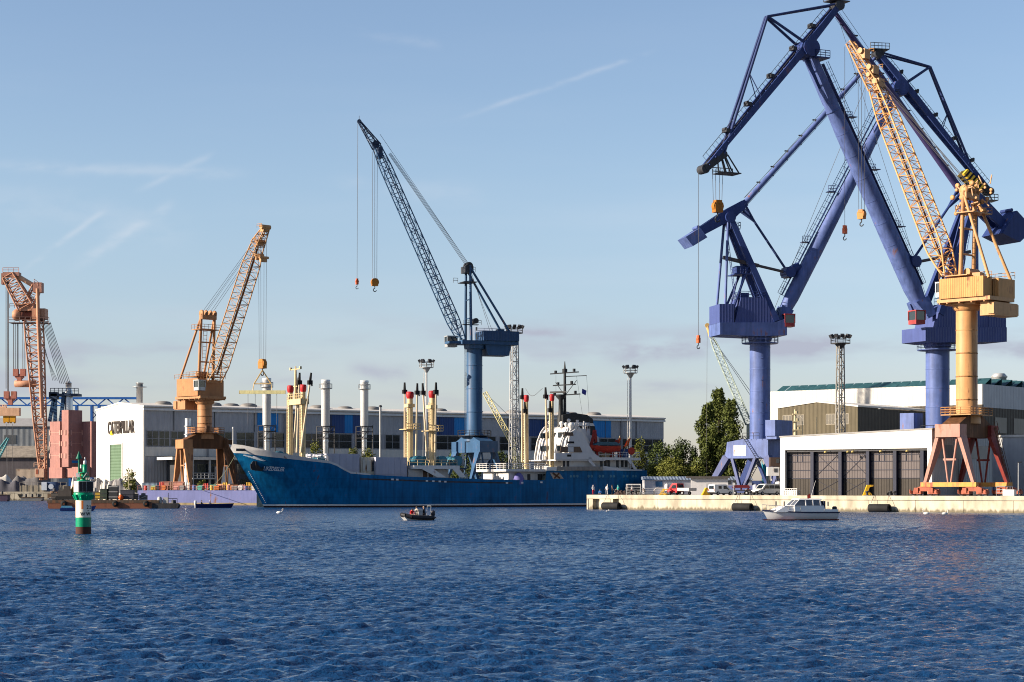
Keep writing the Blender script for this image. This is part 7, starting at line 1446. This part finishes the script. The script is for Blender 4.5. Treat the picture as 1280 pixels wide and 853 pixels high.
# ================================================================ left shore
d = 606; k = d / F
pc = thing('floating_crane', 'salmon pink lattice heavy lift crane at the far left edge', 'crane', (X(53, d), d, LAND), R(0))
def FL(px, py, y=0.0): return Vector(((px - 53) * k, y, (YH - py) * k + EYE - LAND))
rp = rope_m
b = MB(); b.lattice(FL(54.5, 600), FL(42, 402), [(0, 1.8, 1.6), (.35, 3.6, 3.0), (.9, 4.6, 4.6), (1, 4.6, 4.6)], 20, .26, .13); b.build('boom', pnk, pc)
b = MB(); b.lathe(FL(28, 395), [(1.7, 0), (1.7, 1.0), (1.4, 1.1), (1.4, 5.2), (1.7, 5.4), (1.7, 6.6)], 18, 'x'); dr_ = b.build('winch_drum', mat('drum_brown', (.17, .06, .04), .6), pc)
b = MB(); b.lathe(FL(16, 394), [(1.1, 0), (1.8, .8), (1.8, 1.6), (1.3, 2.6)], 14, 'x'); b.cbox(FL(50, 393), 4, 4, 3.2); b.cbox(FL(34, 385), 4.4, 3, 2.2); b.build('head_block', pnk, pc)
b = MB(); b.rail([FL(13, 404, -2.4), FL(62, 404, -2.4)], 1.6, .09, 1.6); b.box(FL(13, 404)[0], FL(62, 404)[0], -2.6, 2.4, FL(0, 404.5)[2], FL(0, 404)[2]); b.rail([FL(52, 408, -3), FL(64, 408, -3)], 2.4, .09, 1.4); b.rail([FL(14, 386, -2), FL(26, 386, -2)], 1.3, .08, 1.4); b.build('walkway', mat('walkway_brown', (.16, .10, .09), .6), pc)
b = MB(); b.lattice(FL(33, 384), FL(11, 345), [(0, 4.2, 4.6), (1, 3.2, 3.4)], 7, .26, .13); b.lattice(FL(36, 384), FL(46, 358), [(0, 3.6, 3.2), (1, 2.4, 2.2)], 5, .24, .12); b.build('fly_jib', pnk, pc)
b = MB(); b.tube(FL(18, 343), FL(45, 359), .75, n=10); b.build('strut', mat('pale_salmon', (.70, .42, .26), .6), pc)
b = MB(); b.box(FL(5, 0)[0], FL(25, 0)[0], -1.6, 1.6, FL(0, 346)[2], FL(0, 341)[2]); b.rail([FL(5, 341, -1.6), FL(25, 341, -1.6)], 1.3, .08, 1.4); b.box(FL(2.5, 0)[0], FL(5, 0)[0], -1, 1, FL(0, 356)[2], FL(0, 342)[2]); b.cbox(FL(48, 360), 2.6, 3, 3); b.rail([FL(44, 355, -1.5), FL(53, 362, -1.5)], 1.3, .08, 1.2); b.build('jib_head', mat('salmon_dark', (.40, .20, .15), .6, rust=.2), pc)
b = MB(); b.tube(FL(49.5, 362, -2.6), FL(50.5, 410, -2.6), .55, n=10); b.tube(FL(50.5, 410, -2.6), FL(55, 523, -2.6), .55, .5, 10); b.build('pendant_bar', pnk, pc)
b = MB()
for x, y0, y1 in ((7.5, 348, 486), (9.5, 348, 492), (10.6, 348, 492), (16.8, 404, 466), (19, 404, 466), (21.5, 404, 466), (22.6, 404, 466), (28.5, 405, 462), (31, 405, 462)): b.tube(FL(x, y0), FL(x, y1), .11, n=4)
for i in range(7): b.tube(FL(54 + i * 1.2, 402, -1 + i * .4), FL(76 + i * 1.8, 480, -1 + i * .4), .08, n=4)
for i in range(4): b.tube(FL(55, 430 + i * 3), FL(66 + i * 2, 476), .06, n=4)
b.build('wire_rope', rp, pc)
def dhook(px, py, w, name):
    b = MB(); b.cbox(FL(px - w, py), 1.5, 1.6, 2.2); b.cbox(FL(px + w, py), 1.5, 1.6, 2.2); b.cbox(FL(px, py + 7), 1.3, 1.2, 2.6)
    for s_ in (-1, 1): b.bar(FL(px + s_ * w, py + 4), FL(px, py + 8), 1.0)
    b.build(name, mat('hook_salmon', (.46, .17, .12), .6, rust=.2), pc)
dhook(24.5, 466, 4.5, 'hook_block'); dhook(13, 494, 4.5, 'hook_block')
b = MB(); b.lathe(FL(18, 480), [(.6, 0), (1.05, .2), (1.05, 6.4), (.6, 6.6)], 14, 'x'); b.build('spreader_tube', pnk, pc)
b = MB(); b.box(FL(-12, 0)[0], FL(25, 0)[0], -1, 1, FL(0, 520)[2], FL(0, 510)[2]); b.lattice(FL(-5, 508), FL(8, 508), [(0, .8, .8), (1, .8, .8)], 3, .1, .08); b.build('lifting_beam', mat('pale_salmon', ()), pc)
for px in (8, 16): b = MB(); b.cbox(FL(px, 524), 1.7, 1.2, 1.8); b.bar(FL(px - 3, 529), FL(px, 525), .5); b.bar(FL(px + 3, 529), FL(px, 525), .5); b.build('yellow_hook', mat('machine_yellow', ()), pc)
b = MB()
for x in (8, 10, 15.5): b.tube(FL(x, 530), FL(x, 592), .05, n=4)
b.build('chain', rp, pc)
b = MB(); b.box(FL(46, 0)[0], FL(57, 0)[0], -2.4, 2.4, FL(0, 597)[2], FL(0, 586)[2]); b.rail([FL(45, 584, -2.4), FL(57, 584, -2.4)], 1.2, .08, 1.2); b.build('foot_housing', mat('foot_peach', (.72, .46, .32), .6, rust=.1), pc); b = MB(); b.box(FL(47.5, 0)[0], FL(50, 0)[0], -2.45, -2.41, FL(0, 593)[2], FL(0, 587)[2]); b.build('red_plate', orr, pc)
b = MB()
for x0, x1 in ((56, 61), (63, 61.5), (70, 72)): b.bar(FL(x0 + 4, 527, 2), FL(x1 + 6, 490, 2), .8, 1.0)
b.build('back_mast', stl, pc)
b = MB(); b.box(FL(62, 0)[0], FL(97, 0)[0], 1, 6, FL(0, 495)[2], FL(0, 492)[2]); b.rail([FL(62, 492, 1), FL(97, 492, 1)], 1.6, .1, 1.2); b.box(FL(60, 0)[0], FL(70, 0)[0], 1, 4, FL(0, 499)[2], FL(0, 490)[2]); b.build('mast_platform', mat('platform_navy', (.03, .05, .09), .6), pc)
b = MB(); b.lathe(FL(83, 516, 3), [(1.25, 0), (1.25, 6.2), (.9, 7.2), (.9, 9.0), (1.1, 9.1), (.5, 9.6)], 18); b.build('slip_ring_column', silver, pc)
d = 600
tw = thing('panel_tower', 'tall dusty rose steel tower blocks standing on a dark blue drum', 'tower', (X(75, d), d, LAND), R(-40)); k = d / F
def tz(py): return Z(py, d) - LAND
b = MB(); b.box(-4.9, .0, 0, 1.3, tz(597), tz(527)); b.build('left_block', pnk2, tw)
b = MB(); b.box(.6, 3.8, .2, 5.3, tz(584), tz(513)); b.build('middle_block', pnk2, tw)
b = MB(); b.box(3.0, 8.2, 5.3, 11.5, tz(597), tz(527)); b.build('right_block', pnk2, tw)
b = MB(); b.box(-5.0, 1.4, -.3, 5.3, tz(598), tz(584.5)); b.box(1.45, 7.8, 1, 5.3, tz(597), tz(584)); b.build('base_block', pnk2, tw)
b = MB()
for py in (541, 555, 570):
    for x, y in ((-4.95, -.02), (-.1, -.05), (.55, .15), (2.4, .1), (3.85, 5.2), (3.85, 1)): b.box(x - .16, x + .25, y - .12, y + .2, tz(py + 3), tz(py - 3))
    b.box(-4.92, .02, -.03, 0, tz(py), tz(py - .5)); b.box(3.8, 3.84, .2, 5.3, tz(py), tz(py - .5))
b.build('bolted_flange', mat('flange_rose', (.52, .27, .22), .6), tw)
b = MB(); b.box(3.83, 3.88, 1.4, 4.0, tz(579), tz(576)); b.build('blue_sign', bl1, tw)
t = thing('ballast_drum', 'dark blue steel drum base under the rose tower blocks', 'base', (X(68, 602), 602, LAND)); b = MB(); b.lathe((0, 0, 0), [(3.6, 0), (3.6, 2.9), (3.4, 3.0)], 24); b.build('drum', mat('drum_navy', (.04, .07, .15), .5), t); b = MB(); b.cbox((-2.2, -3.5, 1.7), 1.6, .6, 2.4); b.lathe((-.2, -3.7, 1.6), [(.8, 0), (.8, .3)], 14, 'y'); b.build('winch_box', mat('pale_blue_steel', (.5, .56, .66), .5), t)
# sheds and storage far left
t = thing('grey_hall', 'large weathered grey hall behind the salmon crane at the far left', 'hall', (X(-160, 700), 700, LAND), R(2)); k = 700 / F; b = MB(); b.box(0, 232 * k, 0, 40, 0, Z(533, 700) - LAND); b.build('wall', mat('hall_bluegrey', (.23, .25, .27), .7, corr='X', cs=2, var=.2), t)
b = MB(); b.prismx([(-.5, Z(533, 700) - LAND), (40, Z(533, 700) - LAND), (20, Z(524, 700) - LAND + 1)], -.3, 232 * k + .3); b.build('roof', mat('hall_roof', (.36, .35, .34), .7), t); b = MB(); b.box(164 * k, 179 * k, -.08, -.01, Z(555, 700) - LAND, Z(544, 700) - LAND); b.build('vent_panel', mat('vent_dark', (.10, .11, .12), .6), t)
t = thing('low_shed', 'low brown shed with sunlit sloping roof far left', 'shed', (X(-160, 660), 660, LAND), 0); k = 660 / F; b = MB(); b.box(0, 213 * k, 0, 12, 0, Z(571, 660) - LAND); b.build('wall', mat('shed_dark_wall', (.10, .09, .10), .8, var=.2), t); b = MB(); b.prismx([(-.8, Z(572, 660) - LAND), (14, Z(572, 660) - LAND), (14, Z(564, 660) - LAND + 2), (11, Z(565, 660) - LAND + 1.5)], 0, 214 * k); b.build('roof', mat('shed_roof_tan', (.30, .26, .21), .8, var=.3, streak=False), t)
contain(20, 46, 586.5, 640, 'beige container standing left of the salmon crane foot', mat('container_beige', (.42, .34, .27), .7, corr='X', cs=14, rust=.1))
t = thing('jib_tip', 'pale turquoise lattice jib poking in at the left edge', 'crane', (X(-14, 590), 590, LAND)); k = 590 / F; b = MB(); b.lattice((-12 * k, 0, 1), (24 * k, 0, Z(548, 590) - LAND), [(0, 1.6, 1.6), (.8, 1.2, 1.2), (1, .5, .5)], 12, .16, .09); b.build('jib', mat('turquoise', (.10, .36, .38), .5), t)
def mound(px0, px1, d, py, label, m_, seed, dep=7, z0=LAND, name='tarpaulin_heap', cat='covered heap'):
    rnd = random.Random(seed); w_ = (px1 - px0) * d / F; h_ = Z(py, d) - z0; n = 30; b = MB(); vs = []; ph = [rnd.uniform(0, 6) for _ in range(6)]
    for i in range(n + 1):
        for j in range(11):
            u, v = i / n, j / 10; e = min(1, 3.5 * math.sin(math.pi * u)) ** .5 * min(1, 2.6 * math.sin(math.pi * v)) ** .45; bm = 1 - .22 * (math.sin(u * 7 + ph[0]) ** 2) - .12 * math.sin(u * 11 + v * 3 + ph[1]) ** 2 - .04 * rnd.random(); vs.append((u * w_, v * dep, h_ * e * bm))
    b.add(vs, [(i * 11 + j, (i + 1) * 11 + j, (i + 1) * 11 + j + 1, i * 11 + j + 1) for i in range(n) for j in range(10)], True); o = b.build(name, m_); o.location = (X(px0, d), d, z0); tag(o, label, cat)
tarp = mat('tarp_grey', (.36, .34, .33), .8, var=.25); tarpw = mat('tarp_white', (.60, .57, .52), .8, var=.2)
mound(-30, 12, 630, 593, 'white tarpaulin heap at the far left edge of the picture', tarpw, 1)
mound(-30, 24, 612, 599, 'dark low covered heap in front of the white one at the left edge', mat('tarp_dark', (.09, .09, .11), .8), 2)
mound(10, 56, 616, 594, 'grey covered heap left of the rose tower', mat('tarp_mid', (.15, .145, .15), .8), 3)
mound(110, 124, 492, 597, 'pale grey tarpaulin heap just right of the beacon', tarp, 4); mound(124, 140, 488, 599, 'light tarpaulin heap before the green gable door', tarpw, 5); mound(138, 172, 484, 597, 'wide pale tarpaulin heap below the gable corner', tarp, 6); mound(87, 110, 500, 595, 'white covered heap behind the beacon', tarpw, 7)
b = MB(); t = thing('quay_fence', 'weathered pale plank fence on the far left quay', 'fence', (X(25, 599), 599, LAND)); k = 599 / F
for i in range(34): x = i * 1.75 * k; b.box(x, x + .36, 0, .1, 0, 1.9 + (i % 3) * .1)
b.build('plank', mat('fence_wood', (.40, .35, .27), .9, var=.35), t); b = MB(); b.rail([(0, -.1, 0), (58 * k, -.1, 0)], 2.9, .05, 1.6, 1); b.box(0, 58 * k, .1, .16, .5, .7); b.build('rail', mat('fence_rail', (.3, .28, .26), .8), t)
b = MB(); t = thing('far_quay_wall', 'sunlit pale concrete wall of the far left quay with dark openings', 'quay wall', (X(9, 595.6), 595.6, 0)); k = 595.6 / F
for i in range(7): x = i * 9.2 * k; b.box(x, x + 8.8 * k, -.1, .3, -.5, 2.3)
b.box(-2 * k, 66 * k, -.2, .5, 2.3, 2.62); b.build('panel', conc, t); b = MB()
for px in (25, 48): b.prism([((px - 9 - 3) * k, 1.9), ((px - 9 + 3) * k, 1.9), ((px - 9) * k, .7)], -.2, -.11)
b.build('fender', blk, t)
# ================================================================ trees
def leafmat(name, c): return mat(name, c, .75, var=.38, scale=.5, streak=False, spec=.15)
lf1 = leafmat('leaf_poplar', (.105, .13, .03)); lf2 = leafmat('leaf_mid', (.09, .125, .03)); lf3 = leafmat('leaf_light', (.16, .175, .035)); lf4 = leafmat('leaf_dark', (.06, .085, .025))
bark = mat('bark', (.09, .07, .05), .9, var=.3)
def tree(px, d, py, wpx, label, m_, kind='round', name='broadleaf_tree', nl=2600, ls=.42, z0=LAND, seed=0, base=.16, grp=None):
    rnd = random.Random(seed + int(px * 7)); t = thing(name, label, 'tree' if 'tree' in name or 'poplar' in name else 'shrub', (X(px, d), d, z0), 0, grp); Ht = Z(py, d) - z0; Wd_ = wpx * d / F / 2
    tr = MB(); tr.tube((0, 0, -.2), (0, 0, Ht * .55), max(.12, Ht * .018), Ht * .009, 8); cl = []
    if kind == 'column':
        for i in range(70):
            h = rnd.uniform(base, .95); prof = (1 - h ** 2.6) ** .8 * (.75 + .25 * min(1, h * 3)); a_ = rnd.uniform(0, 6.28); rr = Wd_ * prof * rnd.uniform(.2, 1.05)
            cl.append((Vector((rr * math.cos(a_), rr * math.sin(a_), h * Ht)), Wd_ * rnd.uniform(.30, .5), Ht * rnd.uniform(.05, .10)))
        for i in range(5): a_ = rnd.uniform(0, 6.28); cl.append((Vector((Wd_ * .25 * math.cos(a_), Wd_ * .25 * math.sin(a_), Ht * rnd.uniform(.9, .97))), Wd_ * .16, Ht * .05))
    else:
        for i in range(46):
            a_ = rnd.uniform(0, 6.28); h = rnd.uniform(base, .90); rr = Wd_ * math.sin(math.pi * min(1, .18 + h * .82)) ** .6 * rnd.uniform(.3, .85)
            cl.append((Vector((rr * math.cos(a_), rr * math.sin(a_), h * Ht)), Wd_ * rnd.uniform(.26, .42), Ht * rnd.uniform(.09, .17)))
    for c, rx, rz_ in cl[:14]: tr.tube((0, 0, c.z * .55), c, Ht * .006 + .03, .02, 5)
    tr.build('trunk', bark, t); b = MB(); per = max(20, nl // len(cl))
    for c, rx, rz_ in cl:
        for q in range(per):
            v = Vector((rnd.gauss(0, 1), rnd.gauss(0, 1), rnd.gauss(0, 1))).normalized() * rnd.random() ** .38; p = c + Vector((v.x * rx, v.y * rx, v.z * rz_)); s_ = ls * rnd.uniform(.5, 1.2)
            nn = Vector((rnd.gauss(0, 1), rnd.gauss(0, 1), rnd.gauss(0, .8) + .5)).normalized(); a1__ = nn.orthogonal().normalized(); a2__ = nn.cross(a1__)
            r_ = rnd.uniform(0, 6.28); e1 = (a1__ * math.cos(r_) + a2__ * math.sin(r_)) * s_ * .5; e2 = (a2__ * math.cos(r_) - a1__ * math.sin(r_)) * s_ * .36
            b.add([p - e1, p + e2, p + e1, p - e2], [(0, 1, 2, 3)])
    b.build('crown', m_, t); return t
tree(884, 432, 505, 33, 'leftmost and lowest of the three tall poplars', lf1, 'column', 'poplar_tree', 13000, .5, seed=1, base=.05)
tree(899, 436, 484, 36, 'tallest poplar, in the middle of the three', lf1, 'column', 'poplar_tree', 16000, .5, seed=2, base=.05)
tree(913, 430, 499, 34, 'poplar at the right, nearest the lavender crane column', lf1, 'column', 'poplar_tree', 13000, .5, seed=3, base=.05)
tree(798, 448, 546, 28, 'yellowish green tree right behind the stern and the light mast', lf3, nl=2600, seed=4)
tree(824, 447, 551, 40, 'rounded dark green tree right of the ship stern', lf2, nl=4200, seed=5)
tree(853, 455, 549, 38, 'dark green tree between the rounded tree and the poplars', lf4, nl=3600, seed=6)
tree(866, 449, 556, 20, 'small dark tree touching the left side of the poplars', lf4, nl=1800, seed=7)
tree(840, 438, 571, 58, 'bright olive bush in front of the dark trees', lf3, name='bush', nl=6500, seed=8, base=.1)
tree(868, 438, 575, 30, 'olive bush below the left poplar', lf3, name='bush', nl=2600, seed=9, base=.1)
tree(816, 440, 578, 26, 'low olive bush right of the ship stern rail', lf3, name='bush', nl=1600, seed=10, base=.1)
tree(926, 440, 560, 22, 'dark shrub behind the legs of the left lavender crane', lf4, name='bush', nl=2000, seed=11, base=.05)
tree(568, 446, 562, 26, 'green tree seen left under the steel blue crane portal', lf2, nl=2200, seed=12)
tree(590, 450, 566, 30, 'green tree seen through the middle of the blue crane portal', lf2, nl=2200, seed=13)
tree(628, 452, 560, 30, 'green tree behind the lattice light mast', lf4, nl=2200, seed=14)
tree(650, 448, 566, 24, 'green tree right of the lattice mast and left of the ship house', lf2, nl=1800, seed=15)
tree(395, 432, 549, 22, 'feathery olive tree showing above the ship foredeck', lf3, nl=1800, seed=16)
tree(443, 436, 558, 22, 'olive bush above the left shade-toned deck box', lf3, name='bush', nl=1600, seed=17)
tree(461, 436, 560, 26, 'olive bush above the cream cabin container', lf3, name='bush', nl=2000, seed=18)
tree(163, 478, 586, 20, 'small olive bush at the corner of the white gable', lf3, name='bush', nl=1500, seed=19)
tree(253, 460, 600, 14, 'green bush under the portal of the ochre crane', lf3, name='bush', nl=1000, seed=20)
tree(-30, 760, 560, 60, 'dark tree at the far left edge', lf4, nl=1500, ls=.9, seed=21)

# things around the foot of the left lavender crane and the golden crane
def site_cabin(px0, px1, py0, py1, d, label, m_, rz=0.0):
    w_ = (px1 - px0) * d / F; z0 = Z(py1, d) - LAND; z1 = Z(py0, d) - LAND; t = thing('site_cabin', label, 'cabin', (X(px0, d), d, LAND), rz); b = MB(); b.box(0, w_, 0, 2.2, z0, z1); b.build('cabin_body', m_, t)
    b = MB()
    for x in (.1, w_ - .1):
        for y in (.1, 2.1): b.tube((x, y, 0), (x, y, z0), .1, n=5)
    b.bar((.1, .1, .3), (w_ - .1, .1, z0 - .1), .1); b.build('stand', drk, t); b = MB(); b.box(w_ * .55, w_ * .85, -.04, -.001, z0 + (z1 - z0) * .4, z1 - .25); b.build('window', gls, t); return t
site_cabin(960, 974, 584, 595, 357, 'white cabin on dark stilts between the lavender crane legs and the shed', white)
site_cabin(963, 976, 572, 583.5, 362, 'dark brown cabin above the white cabin beside the shed', mat('cabin_brown', (.07, .045, .035), .7))
t = thing('tarpaulin_sheet', 'bright turquoise tarpaulin hanging behind the right legs of the left lavender crane', 'tarpaulin', (X(954, 381), 381, LAND)); k = 381 / F; b = MB(); vs = []
for i in range(7):
    for j in range(7): u, v = i / 6, j / 6; vs.append(((0 + 9 * u) * k - .35 * v, .25 * math.sin(u * 9 + v * 4), (1.2 + 5.2 * v) * (1 - .12 * math.sin(u * 5))))
b.add(vs, [(i * 7 + j, (i + 1) * 7 + j, (i + 1) * 7 + j + 1, i * 7 + j + 1) for i in range(6) for j in range(6)], True); b.add([(x, y + .06, z) for x, y, z in vs], [(i * 7 + j, i * 7 + j + 1, (i + 1) * 7 + j + 1, (i + 1) * 7 + j) for i in range(6) for j in range(6)], True); b.build('sheet', mat('turquoise_tarp', (.03, .36, .50), .6), t); b = MB(); b.tube((-.2, .1, 0), (-.2, .1, 6.6), .07, n=5); b.tube((9 * k, .1, 0), (9 * k - .3, .1, 6.6), .07, n=5); b.build('support_pole', drk, t)
def cabinet(px, bq, w_, h_, label):
    t = thing('electrical_cabinet', label, 'cabinet', qv(px, bq), QA); b = MB(); b.box(-w_ / 2, w_ / 2, -.4, .4, .08, h_); b.build('housing', white, t); b = MB()
    for i in range(3): b.box(-w_ / 2 + .06 + i * w_ / 3, -w_ / 2 + (i + 1) * w_ / 3 - .03, -.43, -.402, .16, h_ - .08)
    b.build('door_panel', mat('cabinet_grey', (.6, .6, .58), .5), t); b = MB(); b.box(-w_ / 2 - .05, w_ / 2 + .05, -.45, .45, 0, .075); b.build('plinth', drk, t)
cabinet(1262, 1.6, 1.9, 1.0, 'white electrical cabinet on the quay at the right foot of the golden crane')
cabinet(1222, 5, 1.2, 1.1, 'small pale cabinet on the quay under the middle of the golden crane')
t = thing('handrail', 'pale tubular handrail on the quay beside the golden crane cabinet', 'railing', qv(1250, 1.5), QA); b = MB(); b.rail([(-.6, 0, 0), (.9, 0, 0), (.9, 2.4, 0)], 1.5, .05, .8, 3); b.build('tube_rail', galv, t)
t = thing('lamp_post', 'slim pale post standing by the stair of the golden crane', 'post', qv(1273, 2.5)); b = MB(); b.lathe((0, 0, 0), [(.1, 0), (.07, 5.2)], 8); b.build('pole', galv, t); b = MB(); b.cbox((.2, 0, 5.2), .6, .25, .15); b.build('lamp_head', drk, t)
t = thing('slim_post', 'slim post with small sign between the white van and the trailer', 'post', qv(917.5, 3)); b = MB(); b.lathe((0, 0, 0), [(.07, 0), (.06, 2.2)], 8); b.build('pole', galv, t); b = MB(); b.box(-.18, .18, -.1, -.07, 1.7, 2.1); b.build('plate', white, t)

tree(845, 433, 577, 46, 'left part of the low hedge above the site building roof', lf3, name='hedge_bush', nl=5200, seed=31, base=.05)
tree(874, 434, 578, 40, 'right part of the low hedge at the foot of the left poplar', lf3, name='hedge_bush', nl=4600, seed=32, base=.05)
tree(838, 452, 556, 34, 'green tree between the two rounded trees right of the stern', lf2, nl=3600, seed=33)
# more craft and clutter along the far left shore
def lighter(px0, px1, d, h, label, m_, name='lighter'):
    k = d / F; w_ = (px1 - px0) * k; t = thing(name, label, 'barge', (X(px0, d), d, 0), R(2)); b = MB(); b.prism([(0, .3), (.8, -.5), (w_ - .8, -.5), (w_, .3), (w_, h), (0, h)], 0, 3.4); b.build('hull', m_, t)
    b = MB(); b.box(-.1, w_ + .1, -.08, 3.5, h + .002, h + .22); b.build('coaming', mat('barge_dark', ()), t); b = MB()
    for i in range(3): b.lathe((w_ * (.2 + .3 * i), 1.2, h + .22), [(.35, 0), (.35, .7), (.2, .9)], 10)
    b.build('deck_fitting', drk, t); return t
lighter(-30, 9, 560, 1.7, 'dark purple lighter moored at the far left edge', mat('lighter_plum', (.07, .05, .09), .7, rust=.3))
lighter(26, 52, 575, .9, 'low grey pontoon before the far left quay', mat('pontoon_grey', (.20, .20, .20), .7, rust=.3), 'pontoon')
for i, (px, w_, h_, c, nm, lb) in enumerate(((60, 1.8, 1.7, (.16, .10, .06), 'pump_housing', 'rusty pump housing on the barge below the rose towers'), (68, 1.2, 2.2, (.08, .08, .09), 'pump_housing', 'black upright pump housing left on the barge'), (112, 1.5, 1.1, (.20, .13, .08), 'pump_housing', 'low brown pump housing on the barge just left of the mustard crate'), (118, .9, 2.3, (.34, .33, .31), 'pump_housing', 'slim pale pump housing on the barge beside the beacon'), (178, 1.4, 1.3, (.12, .12, .13), 'pump_housing', 'grey pump housing on the barge before the lavender wall'), (136, 1.0, 2.9, (.09, .10, .09), 'pump_housing', 'tall dark pump housing left of the black deck cabin'))):
    t = thing(nm, lb, 'machine', onb(px if px > 66 else 66, 1.55, .6)); b = MB(); b.box(-w_ / 2, w_ / 2, -.5, .5, .1, h_ * .7); b.lathe((0, 0, h_ * .7), [(w_ * .3, 0), (w_ * .3, h_ * .25), (w_ * .12, h_ * .3)], 10); b.build('housing', mat('pump%d' % i, c, .7, rust=.3), t)
    b = MB(); b.tube((-w_ / 2, -.55, .2), (w_ / 2, -.55, h_ * .6), .06, n=5); b.box(-w_ / 2, w_ / 2, -.55, .55, 0, .09); b.build('pipe', galv, t)
contain(96, 112, 606, 470, 'rusty orange container behind the beacon lamp', mat('container_rust', (.36, .15, .07), .7, corr='X', cs=14, rust=.3))
contain(178, 196, 604, 458, 'pale blue container at the left end of the lavender wall', mat('container_sky', (.22, .30, .40), .7, corr='X', cs=14, rust=.1))
